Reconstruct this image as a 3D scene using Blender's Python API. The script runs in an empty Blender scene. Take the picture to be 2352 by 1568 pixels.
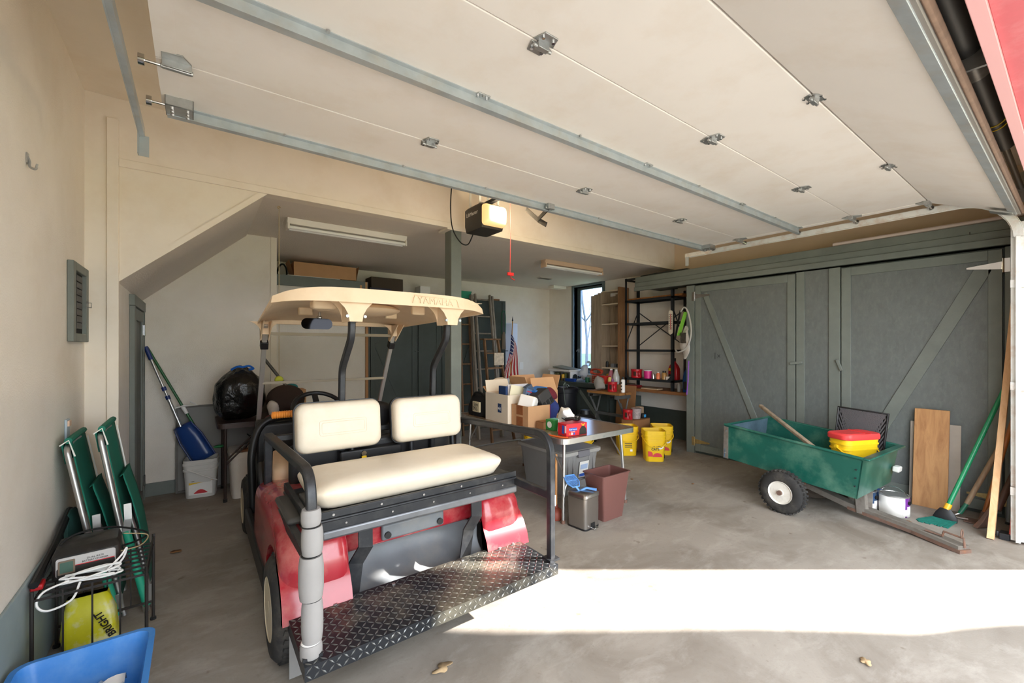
import bpy, bmesh, math, random
from mathutils import Vector, Matrix, Quaternion, noise
random.seed(7)
PI = math.pi
scene = bpy.context.scene
COL = scene.collection
V = Vector

# ------------------------------------------------------------------ camera, world, sun, exposure
cam_d = bpy.data.cameras.new('camera'); cam = bpy.data.objects.new('camera', cam_d); COL.objects.link(cam)
cam.location = (0, 0, 1.5)
cam.rotation_euler = (PI/2, 0, -0.6386)
cam_d.sensor_width = 36.0
cam_d.lens = 36.0*977/2352
cam_d.shift_y = 12/2352
cam_d.clip_start = 0.02
scene.camera = cam

world = bpy.data.worlds.new('world'); scene.world = world; world.use_nodes = True
wn = world.node_tree.nodes; wl = world.node_tree.links
bg = wn['Background']; bg.inputs['Color'].default_value = (0.87, 0.93, 1.0, 1); bg.inputs['Strength'].default_value = 3.2

sun_el = math.radians(28)
sun_d = bpy.data.lights.new('sun', 'SUN'); sun = bpy.data.objects.new('sun', sun_d); COL.objects.link(sun)
sun_v = V((-0.803*math.cos(sun_el), 0.596*math.cos(sun_el), -math.sin(sun_el)))
sun.rotation_euler = sun_v.to_track_quat('-Z', 'Y').to_euler()
sun.location = (12, -9, 9)
sun_d.energy = 12.0; sun_d.angle = math.radians(0.55); sun_d.color = (1.0, 0.95, 0.88)

scene.view_settings.view_transform = 'Standard'
scene.view_settings.look = 'None'
scene.view_settings.gamma = 1.0
scene.view_settings.use_curve_mapping = False
scene.view_settings.exposure = 1.35
scene.cycles.diffuse_bounces = 8
scene.cycles.max_bounces = 14

# ------------------------------------------------------------------ materials
def lin(c):
    return tuple(((x/255)/12.92 if x/255 <= 0.04045 else ((x/255+0.055)/1.055)**2.4) for x in c)
MATS = {}
def mat(name, rgb, rough=0.55, metal=0.0, var=0.0, scale=6.0, dirt=None, bump=0.0, bscale=60.0, stretch=None,
        trans=0.0, alpha=1.0, emit=None, estr=1.0, coat=0.0, spec=None, ior=None, bdist=0.01):
    """procedural material: base colour, soft value variation, optional dirt patches (rgb, amount, scale) and bump"""
    if name in MATS: return MATS[name]
    m = bpy.data.materials.new(name); m.use_nodes = True; MATS[name] = m
    N = m.node_tree.nodes; L = m.node_tree.links; P = N['Principled BSDF']
    c = lin(rgb)
    P.inputs['Base Color'].default_value = (*c, 1); P.inputs['Roughness'].default_value = rough
    P.inputs['Metallic'].default_value = metal
    if trans: P.inputs['Transmission Weight'].default_value = trans
    if ior: P.inputs['IOR'].default_value = ior
    if alpha < 1: P.inputs['Alpha'].default_value = alpha
    if coat: P.inputs['Coat Weight'].default_value = coat; P.inputs['Coat Roughness'].default_value = 0.12
    if spec is not None: P.inputs['Specular IOR Level'].default_value = spec
    if emit: P.inputs['Emission Color'].default_value = (*lin(emit), 1); P.inputs['Emission Strength'].default_value = estr
    if var or dirt or bump:
        tc = N.new('ShaderNodeTexCoord'); src = tc.outputs['Object']
        if stretch:
            mp = N.new('ShaderNodeMapping'); mp.inputs['Scale'].default_value = stretch; L.new(src, mp.inputs['Vector']); src = mp.outputs['Vector']
        out = None
        if var:
            n = N.new('ShaderNodeTexNoise'); n.inputs['Scale'].default_value = scale; n.inputs['Detail'].default_value = 6; n.inputs['Roughness'].default_value = 0.6
            L.new(src, n.inputs['Vector'])
            r = N.new('ShaderNodeMapRange'); r.inputs[1].default_value = 0.3; r.inputs[2].default_value = 0.7
            r.inputs[3].default_value = 1-var; r.inputs[4].default_value = 1+var; L.new(n.outputs['Fac'], r.inputs[0])
            h = N.new('ShaderNodeHueSaturation'); h.inputs['Color'].default_value = (*c, 1); L.new(r.outputs[0], h.inputs['Value']); out = h.outputs['Color']
        if dirt:
            dc, da, ds = dirt
            n2 = N.new('ShaderNodeTexNoise'); n2.inputs['Scale'].default_value = ds; n2.inputs['Detail'].default_value = 8; n2.inputs['Roughness'].default_value = 0.65
            L.new(src, n2.inputs['Vector'])
            r2 = N.new('ShaderNodeMapRange'); r2.inputs[1].default_value = 0.48; r2.inputs[2].default_value = 0.72; r2.inputs[3].default_value = 0; r2.inputs[4].default_value = da
            L.new(n2.outputs['Fac'], r2.inputs[0])
            mx = N.new('ShaderNodeMix'); mx.data_type = 'RGBA'; L.new(r2.outputs[0], mx.inputs[0])
            if out: L.new(out, mx.inputs[6])
            else: mx.inputs[6].default_value = (*c, 1)
            mx.inputs[7].default_value = (*lin(dc), 1); out = mx.outputs[2]
        if out: L.new(out, P.inputs['Base Color'])
        if bump:
            n3 = N.new('ShaderNodeTexNoise'); n3.inputs['Scale'].default_value = bscale; n3.inputs['Detail'].default_value = 4
            L.new(src, n3.inputs['Vector'])
            b = N.new('ShaderNodeBump'); b.inputs['Strength'].default_value = bump; b.inputs['Distance'].default_value = bdist
            L.new(n3.outputs['Fac'], b.inputs['Height']); L.new(b.outputs['Normal'], P.inputs['Normal'])
    return m

def wood(name, rgb, dark, stretch=(9, 9, 0.8), scale=2.5, rough=0.6, amt=0.8):
    if name in MATS: return MATS[name]
    m = bpy.data.materials.new(name); m.use_nodes = True; MATS[name] = m
    N = m.node_tree.nodes; L = m.node_tree.links; P = N['Principled BSDF']; P.inputs['Roughness'].default_value = rough
    tc = N.new('ShaderNodeTexCoord'); mp = N.new('ShaderNodeMapping'); mp.inputs['Scale'].default_value = stretch
    L.new(tc.outputs['Object'], mp.inputs['Vector'])
    n = N.new('ShaderNodeTexNoise'); n.inputs['Scale'].default_value = scale; n.inputs['Detail'].default_value = 8; n.inputs['Roughness'].default_value = 0.65; n.inputs['Distortion'].default_value = 0.6
    L.new(mp.outputs['Vector'], n.inputs['Vector'])
    r = N.new('ShaderNodeMapRange'); r.inputs[1].default_value = 0.4; r.inputs[2].default_value = 0.68; r.inputs[3].default_value = 0; r.inputs[4].default_value = amt
    L.new(n.outputs['Fac'], r.inputs[0])
    mx = N.new('ShaderNodeMix'); mx.data_type = 'RGBA'; mx.inputs[6].default_value = (*lin(rgb), 1); mx.inputs[7].default_value = (*lin(dark), 1)
    L.new(r.outputs[0], mx.inputs[0]); L.new(mx.outputs[2], P.inputs['Base Color'])
    return m

def concrete(name, rgb, dark, light, rough=0.8):
    m = bpy.data.materials.new(name); m.use_nodes = True; MATS[name] = m
    N = m.node_tree.nodes; L = m.node_tree.links; P = N['Principled BSDF']; P.inputs['Roughness'].default_value = rough
    tc = N.new('ShaderNodeTexCoord'); src = tc.outputs['Object']
    def nz(scale, detail, rg=0.6, dist=0.0, st=None):
        n = N.new('ShaderNodeTexNoise'); n.inputs['Scale'].default_value = scale; n.inputs['Detail'].default_value = detail; n.inputs['Roughness'].default_value = rg; n.inputs['Distortion'].default_value = dist
        if st:
            mp = N.new('ShaderNodeMapping'); mp.inputs['Scale'].default_value = st; mp.inputs['Rotation'].default_value = (0, 0, 0.5); L.new(src, mp.inputs['Vector']); L.new(mp.outputs['Vector'], n.inputs['Vector'])
        else: L.new(src, n.inputs['Vector'])
        return n.outputs['Fac']
    def rng(s, a, b, c, d):
        r = N.new('ShaderNodeMapRange'); r.inputs[1].default_value = a; r.inputs[2].default_value = b; r.inputs[3].default_value = c; r.inputs[4].default_value = d; L.new(s, r.inputs[0]); return r.outputs[0]
    def mix(f, a, b):
        x = N.new('ShaderNodeMix'); x.data_type = 'RGBA'; L.new(f, x.inputs[0])
        for k, q in ((6, a), (7, b)):
            if isinstance(q, tuple): x.inputs[k].default_value = (*lin(q), 1)
            else: L.new(q, x.inputs[k])
        return x.outputs[2]
    c1 = mix(rng(nz(1.3, 8, 0.62, 0.8), 0.42, 0.66, 0, 0.75), rgb, dark)
    c2 = mix(rng(nz(2.6, 10, 0.7, 0.4, (1, 2.2, 1)), 0.5, 0.72, 0, 0.55), c1, light)
    c3 = mix(rng(nz(38, 4), 0.58, 0.72, 0, 0.28), c2, dark)
    c4 = mix(rng(nz(9, 3, 0.5), 0.69, 0.74, 0, 0.55), c3, (98, 84, 70))
    L.new(c4, P.inputs['Base Color'])
    b = N.new('ShaderNodeBump'); b.inputs['Strength'].default_value = 0.12; b.inputs['Distance'].default_value = 0.01
    L.new(nz(90, 5), b.inputs['Height']); L.new(b.outputs['Normal'], P.inputs['Normal'])
    return m

# ------------------------------------------------------------------ geometry helpers
class B:
    """collects vertices and faces of ONE mesh"""
    def __init__(s): s.v = []; s.f = []
    def add(s, vs, fs, M=None):
        o = len(s.v)
        s.v += [tuple(M @ V(p)) if M is not None else tuple(p) for p in vs]
        s.f += [tuple(i+o for i in f) for f in fs]
        return s
    def box(s, x0, x1, y0, y1, z0, z1, M=None):
        return s.add([(x0,y0,z0),(x1,y0,z0),(x1,y1,z0),(x0,y1,z0),(x0,y0,z1),(x1,y0,z1),(x1,y1,z1),(x0,y1,z1)],
            [(0,3,2,1),(4,5,6,7),(0,1,5,4),(1,2,6,5),(2,3,7,6),(3,0,4,7)], M)
    def cbox(s, c, size, M=None):
        a, b, d = size[0]/2, size[1]/2, size[2]/2
        return s.box(c[0]-a, c[0]+a, c[1]-b, c[1]+b, c[2]-d, c[2]+d, M)
    def bar(s, p0, p1, w, h, up=(0,0,1)):
        p0, p1 = V(p0), V(p1); t = (p1-p0).normalized(); u = V(up)
        if abs(t.dot(u)) > 0.98: u = V((1,0,0))
        a = t.cross(u).normalized(); b = a.cross(t).normalized()
        vs = [p+a*x*w/2+b*y*h/2 for p in (p0, p1) for x, y in ((-1,-1),(1,-1),(1,1),(-1,1))]
        return s.add(vs, [(0,1,2,3),(7,6,5,4),(0,4,5,1),(1,5,6,2),(2,6,7,3),(3,7,4,0)])
    def sweep(s, pts, prof, closed=False, cap=True, up=(0,0,1), scl=None):
        """sweep a closed 2-D profile along a path (parallel transport)"""
        pts = [V(p) for p in pts]; n = len(pts); k = len(prof); rings = []
        t0 = (pts[1]-pts[0]).normalized(); u = V(up)
        if abs(t0.dot(u)) > 0.95: u = V((1,0,0)) if abs(t0.x) < 0.9 else V((0,1,0))
        a = t0.cross(u).normalized(); tp = t0
        for i in range(n):
            if closed: t = (pts[(i+1)%n]-pts[i-1]).normalized()
            elif i == 0: t = t0
            elif i == n-1: t = (pts[i]-pts[i-1]).normalized()
            else: t = ((pts[i+1]-pts[i]).normalized()+(pts[i]-pts[i-1]).normalized()).normalized()
            q = tp.rotation_difference(t); a = (q @ a); a = (a-t*a.dot(t)).normalized(); tp = t
            b = a.cross(t)
            m = 1.0 if scl is None else scl[i]
            if not closed and 0 < i < n-1:
                ca = (pts[i+1]-pts[i]).normalized().dot((pts[i]-pts[i-1]).normalized()); m *= 1/max(0.5, math.sqrt(max(0.02,(1+ca)/2))) if k == 4 else 1
            rings.append([pts[i]+a*x*m+b*y*m for x, y in prof])
        o = len(s.v)
        for r in rings: s.v += [tuple(p) for p in r]
        m = n if closed else n-1
        for i in range(m):
            for j in range(k):
                A = o+i*k; C = o+((i+1)%n)*k
                s.f.append((A+j, A+(j+1)%k, C+(j+1)%k, C+j))
        if cap and not closed:
            s.f.append(tuple(o+j for j in reversed(range(k)))); s.f.append(tuple(o+(n-1)*k+j for j in range(k)))
        return s
    def tube(s, pts, r, n=8, closed=False, cap=True, scl=None):
        return s.sweep(pts, [(r*math.cos(2*PI*i/n), r*math.sin(2*PI*i/n)) for i in range(n)], closed, cap, scl=scl)
    def rtube(s, pts, w, h, closed=False, up=(0,0,1)):
        return s.sweep(pts, [(-w/2,-h/2),(w/2,-h/2),(w/2,h/2),(-w/2,h/2)], closed, True, up)
    def cyl(s, p0, p1, r, r1=None, n=16, cap=True):
        r1 = r if r1 is None else r1
        return s.sweep([p0, p1], [(math.cos(2*PI*i/n), math.sin(2*PI*i/n)) for i in range(n)], False, cap, scl=[r, r1])
    def lathe(s, prof, n=24, M=None, close=False):
        vs = [(r*math.cos(2*PI*j/n), r*math.sin(2*PI*j/n), z) for r, z in prof for j in range(n)]
        fs = []
        m = len(prof)
        for i in range(m if close else m-1):
            for j in range(n):
                a = i*n; c = ((i+1)%m)*n
                fs.append((a+j, a+(j+1)%n, c+(j+1)%n, c+j))
        if not close:
            if prof[0][0] > 1e-5: fs.append(tuple(reversed(range(n))))
            if prof[-1][0] > 1e-5: fs.append(tuple((m-1)*n+j for j in range(n)))
        return s.add(vs, fs, M)
    def prism(s, poly, d0, d1, M=None):
        n = len(poly)
        vs = [(x, y, d0) for x, y in poly]+[(x, y, d1) for x, y in poly]
        fs = [tuple(reversed(range(n))), tuple(range(n, 2*n))]+[(i, (i+1)%n, n+(i+1)%n, n+i) for i in range(n)]
        return s.add(vs, fs, M)
    def loft(s, rings, cap0=True, cap1=True, M=None):
        k = len(rings[0]); vs = [p for r in rings for p in r]; fs = []
        for i in range(len(rings)-1):
            for j in range(k): fs.append((i*k+j, i*k+(j+1)%k, (i+1)*k+(j+1)%k, (i+1)*k+j))
        if cap0: fs.append(tuple(reversed(range(k))))
        if cap1: fs.append(tuple((len(rings)-1)*k+j for j in range(k)))
        return s.add(vs, fs, M)
    def grid(s, P, M=None):
        """P[i][j] points -> open sheet"""
        a, b = len(P), len(P[0]); vs = [p for r in P for p in r]
        return s.add(vs, [(i*b+j, i*b+j+1, (i+1)*b+j+1, (i+1)*b+j) for i in range(a-1) for j in range(b-1)], M)
    def ell(s, c, r, n=16, m=10, f=None, M=None):
        vs = [(c[0], c[1], c[2]-r[2])]; 
        for i in range(1, m):
            th = -PI/2+PI*i/m
            for j in range(n):
                ph = 2*PI*j/n; vs.append((c[0]+r[0]*math.cos(th)*math.cos(ph), c[1]+r[1]*math.cos(th)*math.sin(ph), c[2]+r[2]*math.sin(th)))
        vs.append((c[0], c[1], c[2]+r[2]))
        if f: vs = [f(V(p)) for p in vs]
        fs = [(0, 1+(j+1)%n, 1+j) for j in range(n)]
        for i in range(m-2):
            for j in range(n): fs.append((1+i*n+j, 1+i*n+(j+1)%n, 1+(i+1)*n+(j+1)%n, 1+(i+1)*n+j))
        e = 1+(m-1)*n
        fs += [(e-n+j, e-n+(j+1)%n, e) for j in range(n)]
        return s.add(vs, fs, M)

def rrect(w, h, r, seg=4, cx=0, cy=0):
    out = []
    for qx, qy, a0 in ((1,-1,-PI/2),(1,1,0),(-1,1,PI/2),(-1,-1,PI)):
        for i in range(seg+1):
            a = a0+PI/2*i/seg
            out.append((cx+qx*(w/2-r)+r*math.cos(a), cy+qy*(h/2-r)+r*math.sin(a)))
    return out
def ring3(poly, z): return [(x, y, z) for x, y in poly]
def arc(c, r, a0, a1, n, plane='xy', off=0.0):
    P = []
    for i in range(n+1):
        a = a0+(a1-a0)*i/n; u, w = c[0]+r*math.cos(a), c[1]+r*math.sin(a)
        P.append({'xy': (u, w, off), 'xz': (u, off, w), 'yz': (off, u, w)}[plane])
    return P
def smooth_path(pts, per=6):
    """Catmull-Rom through points"""
    P = [V(p) for p in pts]; P = [P[0]*2-P[1]]+P+[P[-1]*2-P[-2]]; out = []
    for i in range(1, len(P)-2):
        for k in range(per):
            t = k/per; a, b, c, d = P[i-1], P[i], P[i+1], P[i+2]
            out.append(0.5*((2*b)+(c-a)*t+(2*a-5*b+4*c-d)*t*t+(3*b-a-3*c+d)*t*t*t))
    out.append(P[-2]); return out
def round_path(pts, r, n=5):
    """polyline with rounded corners"""
    P = [V(p) for p in pts]; out = [P[0]]
    for i in range(1, len(P)-1):
        a = (P[i-1]-P[i]); c = (P[i+1]-P[i]); d = min(r, a.length*0.49, c.length*0.49)
        s, e = P[i]+a.normalized()*d, P[i]+c.normalized()*d
        for k in range(n+1):
            t = k/n; out.append(s*(1-t)**2+P[i]*2*t*(1-t)+e*t*t)
    out.append(P[-1]); return out
def lookM(o, x, y):
    """matrix with origin o, local x along x, local y near y"""
    x = V(x).normalized(); y = V(y); z = x.cross(y).normalized(); y = z.cross(x)
    return Matrix(((x.x,y.x,z.x,o[0]),(x.y,y.y,z.y,o[1]),(x.z,y.z,z.z,o[2]),(0,0,0,1)))
def T(x, y, z): return Matrix.Translation((x, y, z))
def R(a, ax): return Matrix.Rotation(a, 4, ax)

MW = {}
def props(o, label=None, cat=None, group=None, kind=None):
    if label: o['label'] = label
    if cat: o['category'] = cat
    if group: o['group'] = group
    if kind: o['kind'] = kind
    return o
def thing(name, label, cat, loc=(0,0,0), rz=0.0, group=None, kind=None):
    o = bpy.data.objects.new(name, None); COL.objects.link(o); o.empty_display_size = 0.1
    o.location = loc; o.rotation_euler = (0, 0, rz); MW[o.name] = T(*loc) @ R(rz, 'Z')
    return props(o, label, cat, group, kind)
def mk(b, name, m, smooth, bev, seg, sub, ang):
    me = bpy.data.meshes.new(name); me.from_pydata(b.v, [], b.f)
    bm = bmesh.new(); bm.from_mesh(me); bmesh.ops.recalc_face_normals(bm, faces=bm.faces); bm.to_mesh(me); bm.free()
    me.materials.append(m)
    if smooth or bev or sub:
        me.polygons.foreach_set('use_smooth', [True]*len(me.polygons)); me.set_sharp_from_angle(angle=math.radians(ang))
    o = bpy.data.objects.new(name, me); COL.objects.link(o)
    if bev:
        md = o.modifiers.new('bevel', 'BEVEL'); md.width = bev; md.segments = seg; md.limit_method = 'ANGLE'; md.angle_limit = math.radians(35); md.harden_normals = False
    if sub:
        md = o.modifiers.new('sub', 'SUBSURF'); md.levels = sub; md.render_levels = sub
    return o
def part(b, name, m, parent, smooth=False, bev=0, seg=2, sub=0, ang=40, local=False, label=None, kind=None):
    """a part (or sub-part): vertices in world space unless local"""
    if not local:
        I = MW[parent.name].inverted(); b.v = [tuple(I @ V(p)) for p in b.v]
    o = mk(b, name, m, smooth, bev, seg, sub, ang); o.parent = parent; MW[o.name] = MW[parent.name]
    if label: o['label'] = label
    if kind: o['kind'] = kind
    return o
def solo(b, name, m, label, cat, smooth=False, bev=0, seg=2, sub=0, ang=40, group=None, kind=None, origin=None):
    """a thing that is one mesh; origin at the middle of its base"""
    xs = [p[0] for p in b.v]; ys = [p[1] for p in b.v]; zs = [p[2] for p in b.v]
    c = V(origin) if origin else V(((min(xs)+max(xs))/2, (min(ys)+max(ys))/2, min(zs)))
    b.v = [tuple(V(p)-c) for p in b.v]
    o = mk(b, name, m, smooth, bev, seg, sub, ang); o.location = c; MW[o.name] = T(*c)
    return props(o, label, cat, group, kind)
def struct(b, name, m, parent=None, **k):
    if parent: return part(b, name, m, parent, **k)
    o = mk(b, name, m, k.get('smooth', False), k.get('bev', 0), 2, 0, 40); MW[o.name] = Matrix.Identity(4); o['kind'] = 'structure'; return o
def copy_tree(o, parent=None, loc=None, rz=None, label=None):
    c = o.copy(); COL.objects.link(c)
    if parent: c.parent = parent; MW[c.name] = MW[parent.name]
    else:
        if loc is not None: c.location = loc
        if rz is not None: c.rotation_euler = (0, 0, rz)
        MW[c.name] = T(*c.location) @ R(c.rotation_euler.z, 'Z')
    if label: c['label'] = label
    for ch in list(o.children): copy_tree(ch, c)
    return c
def text(s, size, M, m, parent, ext=0.0006, name='lettering', local=False, sx=1.0, bold=0.0):
    cu = bpy.data.curves.new('t', 'FONT'); cu.body = s; cu.size = size; cu.extrude = ext; cu.align_x = 'CENTER'; cu.align_y = 'CENTER'; cu.offset = bold; cu.resolution_u = 2
    to = bpy.data.objects.new('t', cu); COL.objects.link(to); dg = bpy.context.evaluated_depsgraph_get(); dg.update()
    me = bpy.data.meshes.new_from_object(to.evaluated_get(dg)); bpy.data.objects.remove(to); bpy.data.curves.remove(cu)
    me.name = name; me.transform(M @ Matrix.Diagonal((sx, 1, 1, 1)) if local else MW[parent.name].inverted() @ M @ Matrix.Diagonal((sx, 1, 1, 1)))
    me.materials.clear(); me.materials.append(m)
    o = bpy.data.objects.new(name, me); COL.objects.link(o); o.parent = parent; MW[o.name] = MW[parent.name]; return o
def lumpy(amp, freq, seed=0.0):
    def f(p):
        n = noise.noise_vector(p*freq+V((seed, seed*1.7, seed*0.3))); return p+n*amp
    return f

# shared materials
WALL = mat('cream_wall', (233, 226, 215), 0.75, var=0.03, scale=3, bump=0.35, bscale=130, dirt=((206,188,164), 0.25, 2.2))
WALLF = mat('cream_board', (234, 225, 210), 0.6, var=0.02, scale=4, dirt=((206,184,152), 0.25, 3.0))
CEIL = mat('ceiling_paint', (228, 218, 206), 0.8, var=0.03, scale=2, bump=0.4, bscale=70)
WALLT = mat('tan_wall', (206, 186, 158), 0.7, var=0.04, scale=2)
GRN = mat('grey_green_paint', (110, 116, 110), 0.5, var=0.10, scale=5, dirt=((124,131,122), 0.3, 9), bump=0.1, bscale=40)
GRND = mat('dark_green_paint_and_shade', (62, 70, 66), 0.5, var=0.12, scale=6)  # dark paint; on the rear cabinet it stands for shade
STEEL = mat('galvanised_steel', (182, 190, 194), 0.42, 0.45, var=0.10, scale=14, dirt=((150,140,125), 0.35, 7))
ZINC = mat('zinc_plate', (176, 178, 178), 0.3, 0.75, var=0.1, scale=30)
CHROME = mat('chrome', (205, 205, 205), 0.12, 1.0)
ALU = mat('brushed_aluminium', (190, 190, 188), 0.33, 0.9, var=0.05, scale=20)
BLK = mat('black_metal', (40, 42, 46), 0.42, 0.3, var=0.15, scale=8, dirt=((96,94,92), 0.35, 10))
BLKP = mat('black_plastic', (24, 24, 26), 0.45, var=0.1, scale=10)
BLKM = mat('matte_black', (16, 16, 17), 0.8)
RUB = mat('black_rubber', (40, 39, 38), 0.85, var=0.2, scale=12, dirt=((105,98,88), 0.5, 6))
WHT = mat('white_plastic', (232, 230, 226), 0.45, var=0.02, scale=5)
CARD = mat('cardboard', (196, 152, 110), 0.8, var=0.06, scale=5)
CARDD = mat('brown_cardboard', (150, 105, 66), 0.8, var=0.08, scale=5)
RED = mat('red_plastic', (190, 32, 38), 0.4)
YEL = mat('yellow_plastic', (238, 196, 30), 0.4, var=0.04, scale=8)
BLU = mat('blue_plastic', (42, 92, 168), 0.4)
WDP = wood('pine_wood', (214, 170, 118), (178, 126, 76))
WDD = wood('weathered_wood', (164, 146, 124), (120, 102, 84))
WDB = wood('brown_wood', (140, 92, 52), (92, 56, 30), (9, 0.8, 9))
# ================================================================== THE SETTING
FLOOR = concrete('garage_concrete', (154, 146, 136), (116, 106, 95), (182, 175, 166), 0.7)
DRIVE = concrete('driveway_concrete', (176, 170, 160), (140, 132, 122), (194, 188, 180), 0.85)
GRASS = mat('lawn', (110, 116, 70), 0.95, var=0.3, scale=3)
RPAINT = mat('red_trim_paint', (208, 96, 106), 0.5, var=0.06, scale=9, dirt=((222,150,152), 0.4, 12))
CURB = mat('curb_paint', (142, 158, 162), 0.6, var=0.08, scale=5, dirt=((170,178,176), 0.5, 3))
LX = -0.595; HY_ = 3.95; BY = 7.1; RX = 6.3; RXF = 6.2; CZ = 3.2; RZ = 2.76; FY0 = -0.14; FY1 = 0.2

struct(B().box(LX-0.3, RX+0.3, FY0, BY+0.2, -0.2, 0), 'floor', FLOOR)
struct(B().box(-6, 16, -9, FY0, -0.25, -0.012), 'driveway', DRIVE)
# evergreen added out of view to block the sun over most of the doorway
t = thing('added_shade_evergreen', 'tall dense evergreen added out of view to shade the doorway', 'tree', (5.80, -3.93, -0.012))
b = B(); rg = []
for k in range(40):
    z = 0.5+5.9*k/39; q = min(1, (k+1)/5)*min(1, (39-k+0.3)/9)**0.5
    rg.append([(5.80+1.95*q*(1+0.13*noise.noise(V((math.cos(a)*2.2, math.sin(a)*2.2, z*1.3))))*math.cos(a), -3.93+1.95*q*(1+0.13*noise.noise(V((math.cos(a)*2.2, math.sin(a)*2.2, z*1.3+7))))*math.sin(a), z) for a in [2*PI*i/48 for i in range(48)]])
part(b.loft(rg), 'foliage', mat('evergreen_foliage', (58, 78, 46), 0.9, var=0.35, scale=8, bump=1.0, bscale=14, bdist=0.1), t, smooth=True)
part(B().cyl((5.80, -3.93, -0.012), (5.80, -3.93, 0.7), 0.18, 0.14, n=12), 'trunk', mat('bark', (88, 70, 54), 0.9), t)
b = B().box(-70, 70, -70, -9, -0.3, -0.02).box(-70, -6, -9, 70, -0.3, -0.02).box(16, 70, -9, 70, -0.3, -0.02).box(-6, 16, BY+0.2, 70, -0.3, -0.02)
b.box(RX+0.3, 16, FY0, BY+0.2, -0.3, -0.02).box(-6, LX-0.3, FY0, BY+0.2, -0.3, -0.02)
struct(b, 'lawn', GRASS)
# left wall, curb, return
struct(B().box(LX-0.2, LX, FY0, HY_, 0, CZ), 'wall_left', WALL)
struct(B().box(LX, LX+0.012, FY1, HY_, 0, 0.49), 'baseboard_left', CURB, bev=0.004)
struct(B().box(LX-0.2, -0.44, HY_, HY_+0.12, 0, CZ), 'wall_left_return', WALLF)
struct(B().box(-0.485, -0.425, HY_-0.022, HY_+0.02, 0, 3.05), 'trim_1', WALLF, bev=0.003)
# ceilings
struct(B().box(LX-0.2, RX+0.2, FY0, HY_+0.12, CZ, CZ+0.15), 'ceiling', WALLF)
struct(B().box(LX-0.2, RX+0.2, HY_+0.12, BY+0.2, RZ, RZ+0.5), 'ceiling_rear', CEIL)
# header beam across the middle and its bottom trim
struct(B().box(-0.44, RX+0.1, HY_, HY_+0.12, 2.742, CZ), 'wall_header', WALLF)
struct(B().box(-0.425, RXF, HY_-0.014, HY_, 2.735, 2.79), 'trim_2', WALLF, bev=0.003)
# stair soffit: sloping underside, front panel and slanting trim
b = B().prism([(-0.44, 1.95), (0.45, 2.742), (0.45, 2.95), (-0.44, 2.95)], -(5.65), -(HY_+0.02), R(PI/2, 'X'))
struct(b, 'wall_stair_soffit', CEIL)
b = B().prism([(-0.44, 1.985), (-0.44, 1.935), (0.47, 2.742), (0.41, 2.742)], -(HY_+0.025), -(HY_+0.0), R(PI/2, 'X'))
struct(b, 'trim_3', WALLF)
b = B().prism([(-0.44, 1.985), (0.41, 2.742), (-0.44, 2.742)], -(HY_+0.03), -(HY_+0.012), R(PI/2, 'X'))
struct(b, 'wall_stair_panel', WALLF)
struct(B().box(-0.6, -0.44, HY_+0.12, 5.72, 0, 2.9), 'wall_stair_side', WALL)
struct(B().box(-0.44, 0.73, 5.6, 5.72, 0, RZ), 'wall_partition', WALL)
struct(B().box(0.69, 0.75, 5.585, 5.735, 0, RZ), 'trim_4', WALLF)
struct(B().box(0.58, 0.735, 5.72, BY, 0, RZ), 'wall_closet_side', WALL)
struct(B().box(-0.44, 0.69, 5.585, 5.6, 0, 0.13), 'baseboard_partition', GRN)
# rear and right walls
struct(B().box(0.5, RX+0.2, BY, BY+0.2, 0, RZ+0.1), 'wall_back', WALL)
wy0, wy1, wz0, wz1 = 5.55, 6.32, 1.02, 2.72
b = B().box(RX, RX+0.2, 3.42, HY_, 0, 2.45).box(RX, RX+0.2, HY_, wy0, 0, RZ).box(RX, RX+0.2, wy1, BY, 0, RZ).box(RX, RX+0.2, wy0, wy1, 0, wz0).box(RX, RX+0.2, wy0, wy1, wz1, RZ)
struct(b, 'wall_right_rear', WALL)
struct(B().box(RXF, RX+0.2, FY0, 3.42, 0, CZ).box(RXF, RX+0.2, 3.42, HY_, 2.45, CZ), 'wall_right', WALLT)
struct(B().box(RX-0.014, RX, 3.45, 7.1, 0, 0.46).box(RX-0.03, RX-0.014, 3.45, 7.1, 0.40, 0.47), 'baseboard_right', GRND)
# window with casing, sash and pane
WFR = mat('window_frame_paint', (92, 106, 110), 0.35, var=0.06, scale=6)
win = struct(B().box(RX-0.02, RX+0.15, wy1, wy1+0.06, wz0-0.05, wz1+0.04).box(RX-0.02, RX+0.15, wy0-0.06, wy0, wz0-0.05, wz1+0.04)
    .box(RX-0.02, RX+0.15, wy0, wy1, wz1, wz1+0.04).box(RX-0.03, RX+0.15, wy0-0.03, wy1+0.03, wz0-0.05, wz0), 'window_1', WFR, bev=0.004)
b = B()
for a0, a1, c0, c1 in ((wy1-0.085, wy1, wz0, wz1), (wy0, wy0+0.05, wz0, wz1), (wy0+0.05, wy1-0.05, wz0, wz0+0.05), (wy0+0.05, wy1-0.05, wz1-0.05, wz1)):
    b.box(RX+0.09, RX+0.14, a0, a1, c0, c1)
sash = part(b, 'window_frame', WFR, win, bev=0.006)
part(B().box(RX+0.113, RX+0.118, wy0+0.05, wy1-0.05, wz0+0.05, wz1-0.05), 'pane', mat('window_glass', (140, 165, 200), 0.03, trans=1.0, ior=1.02), sash)
part(B().box(RX+0.075, RX+0.09, wy1-0.055, wy1-0.035, 1.38, 1.46).bar((RX+0.07, wy1-0.028, 1.44), (RX+0.03, wy1-0.04, 1.40), 0.012, 0.02), 'window_latch', ZINC, sash)
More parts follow.
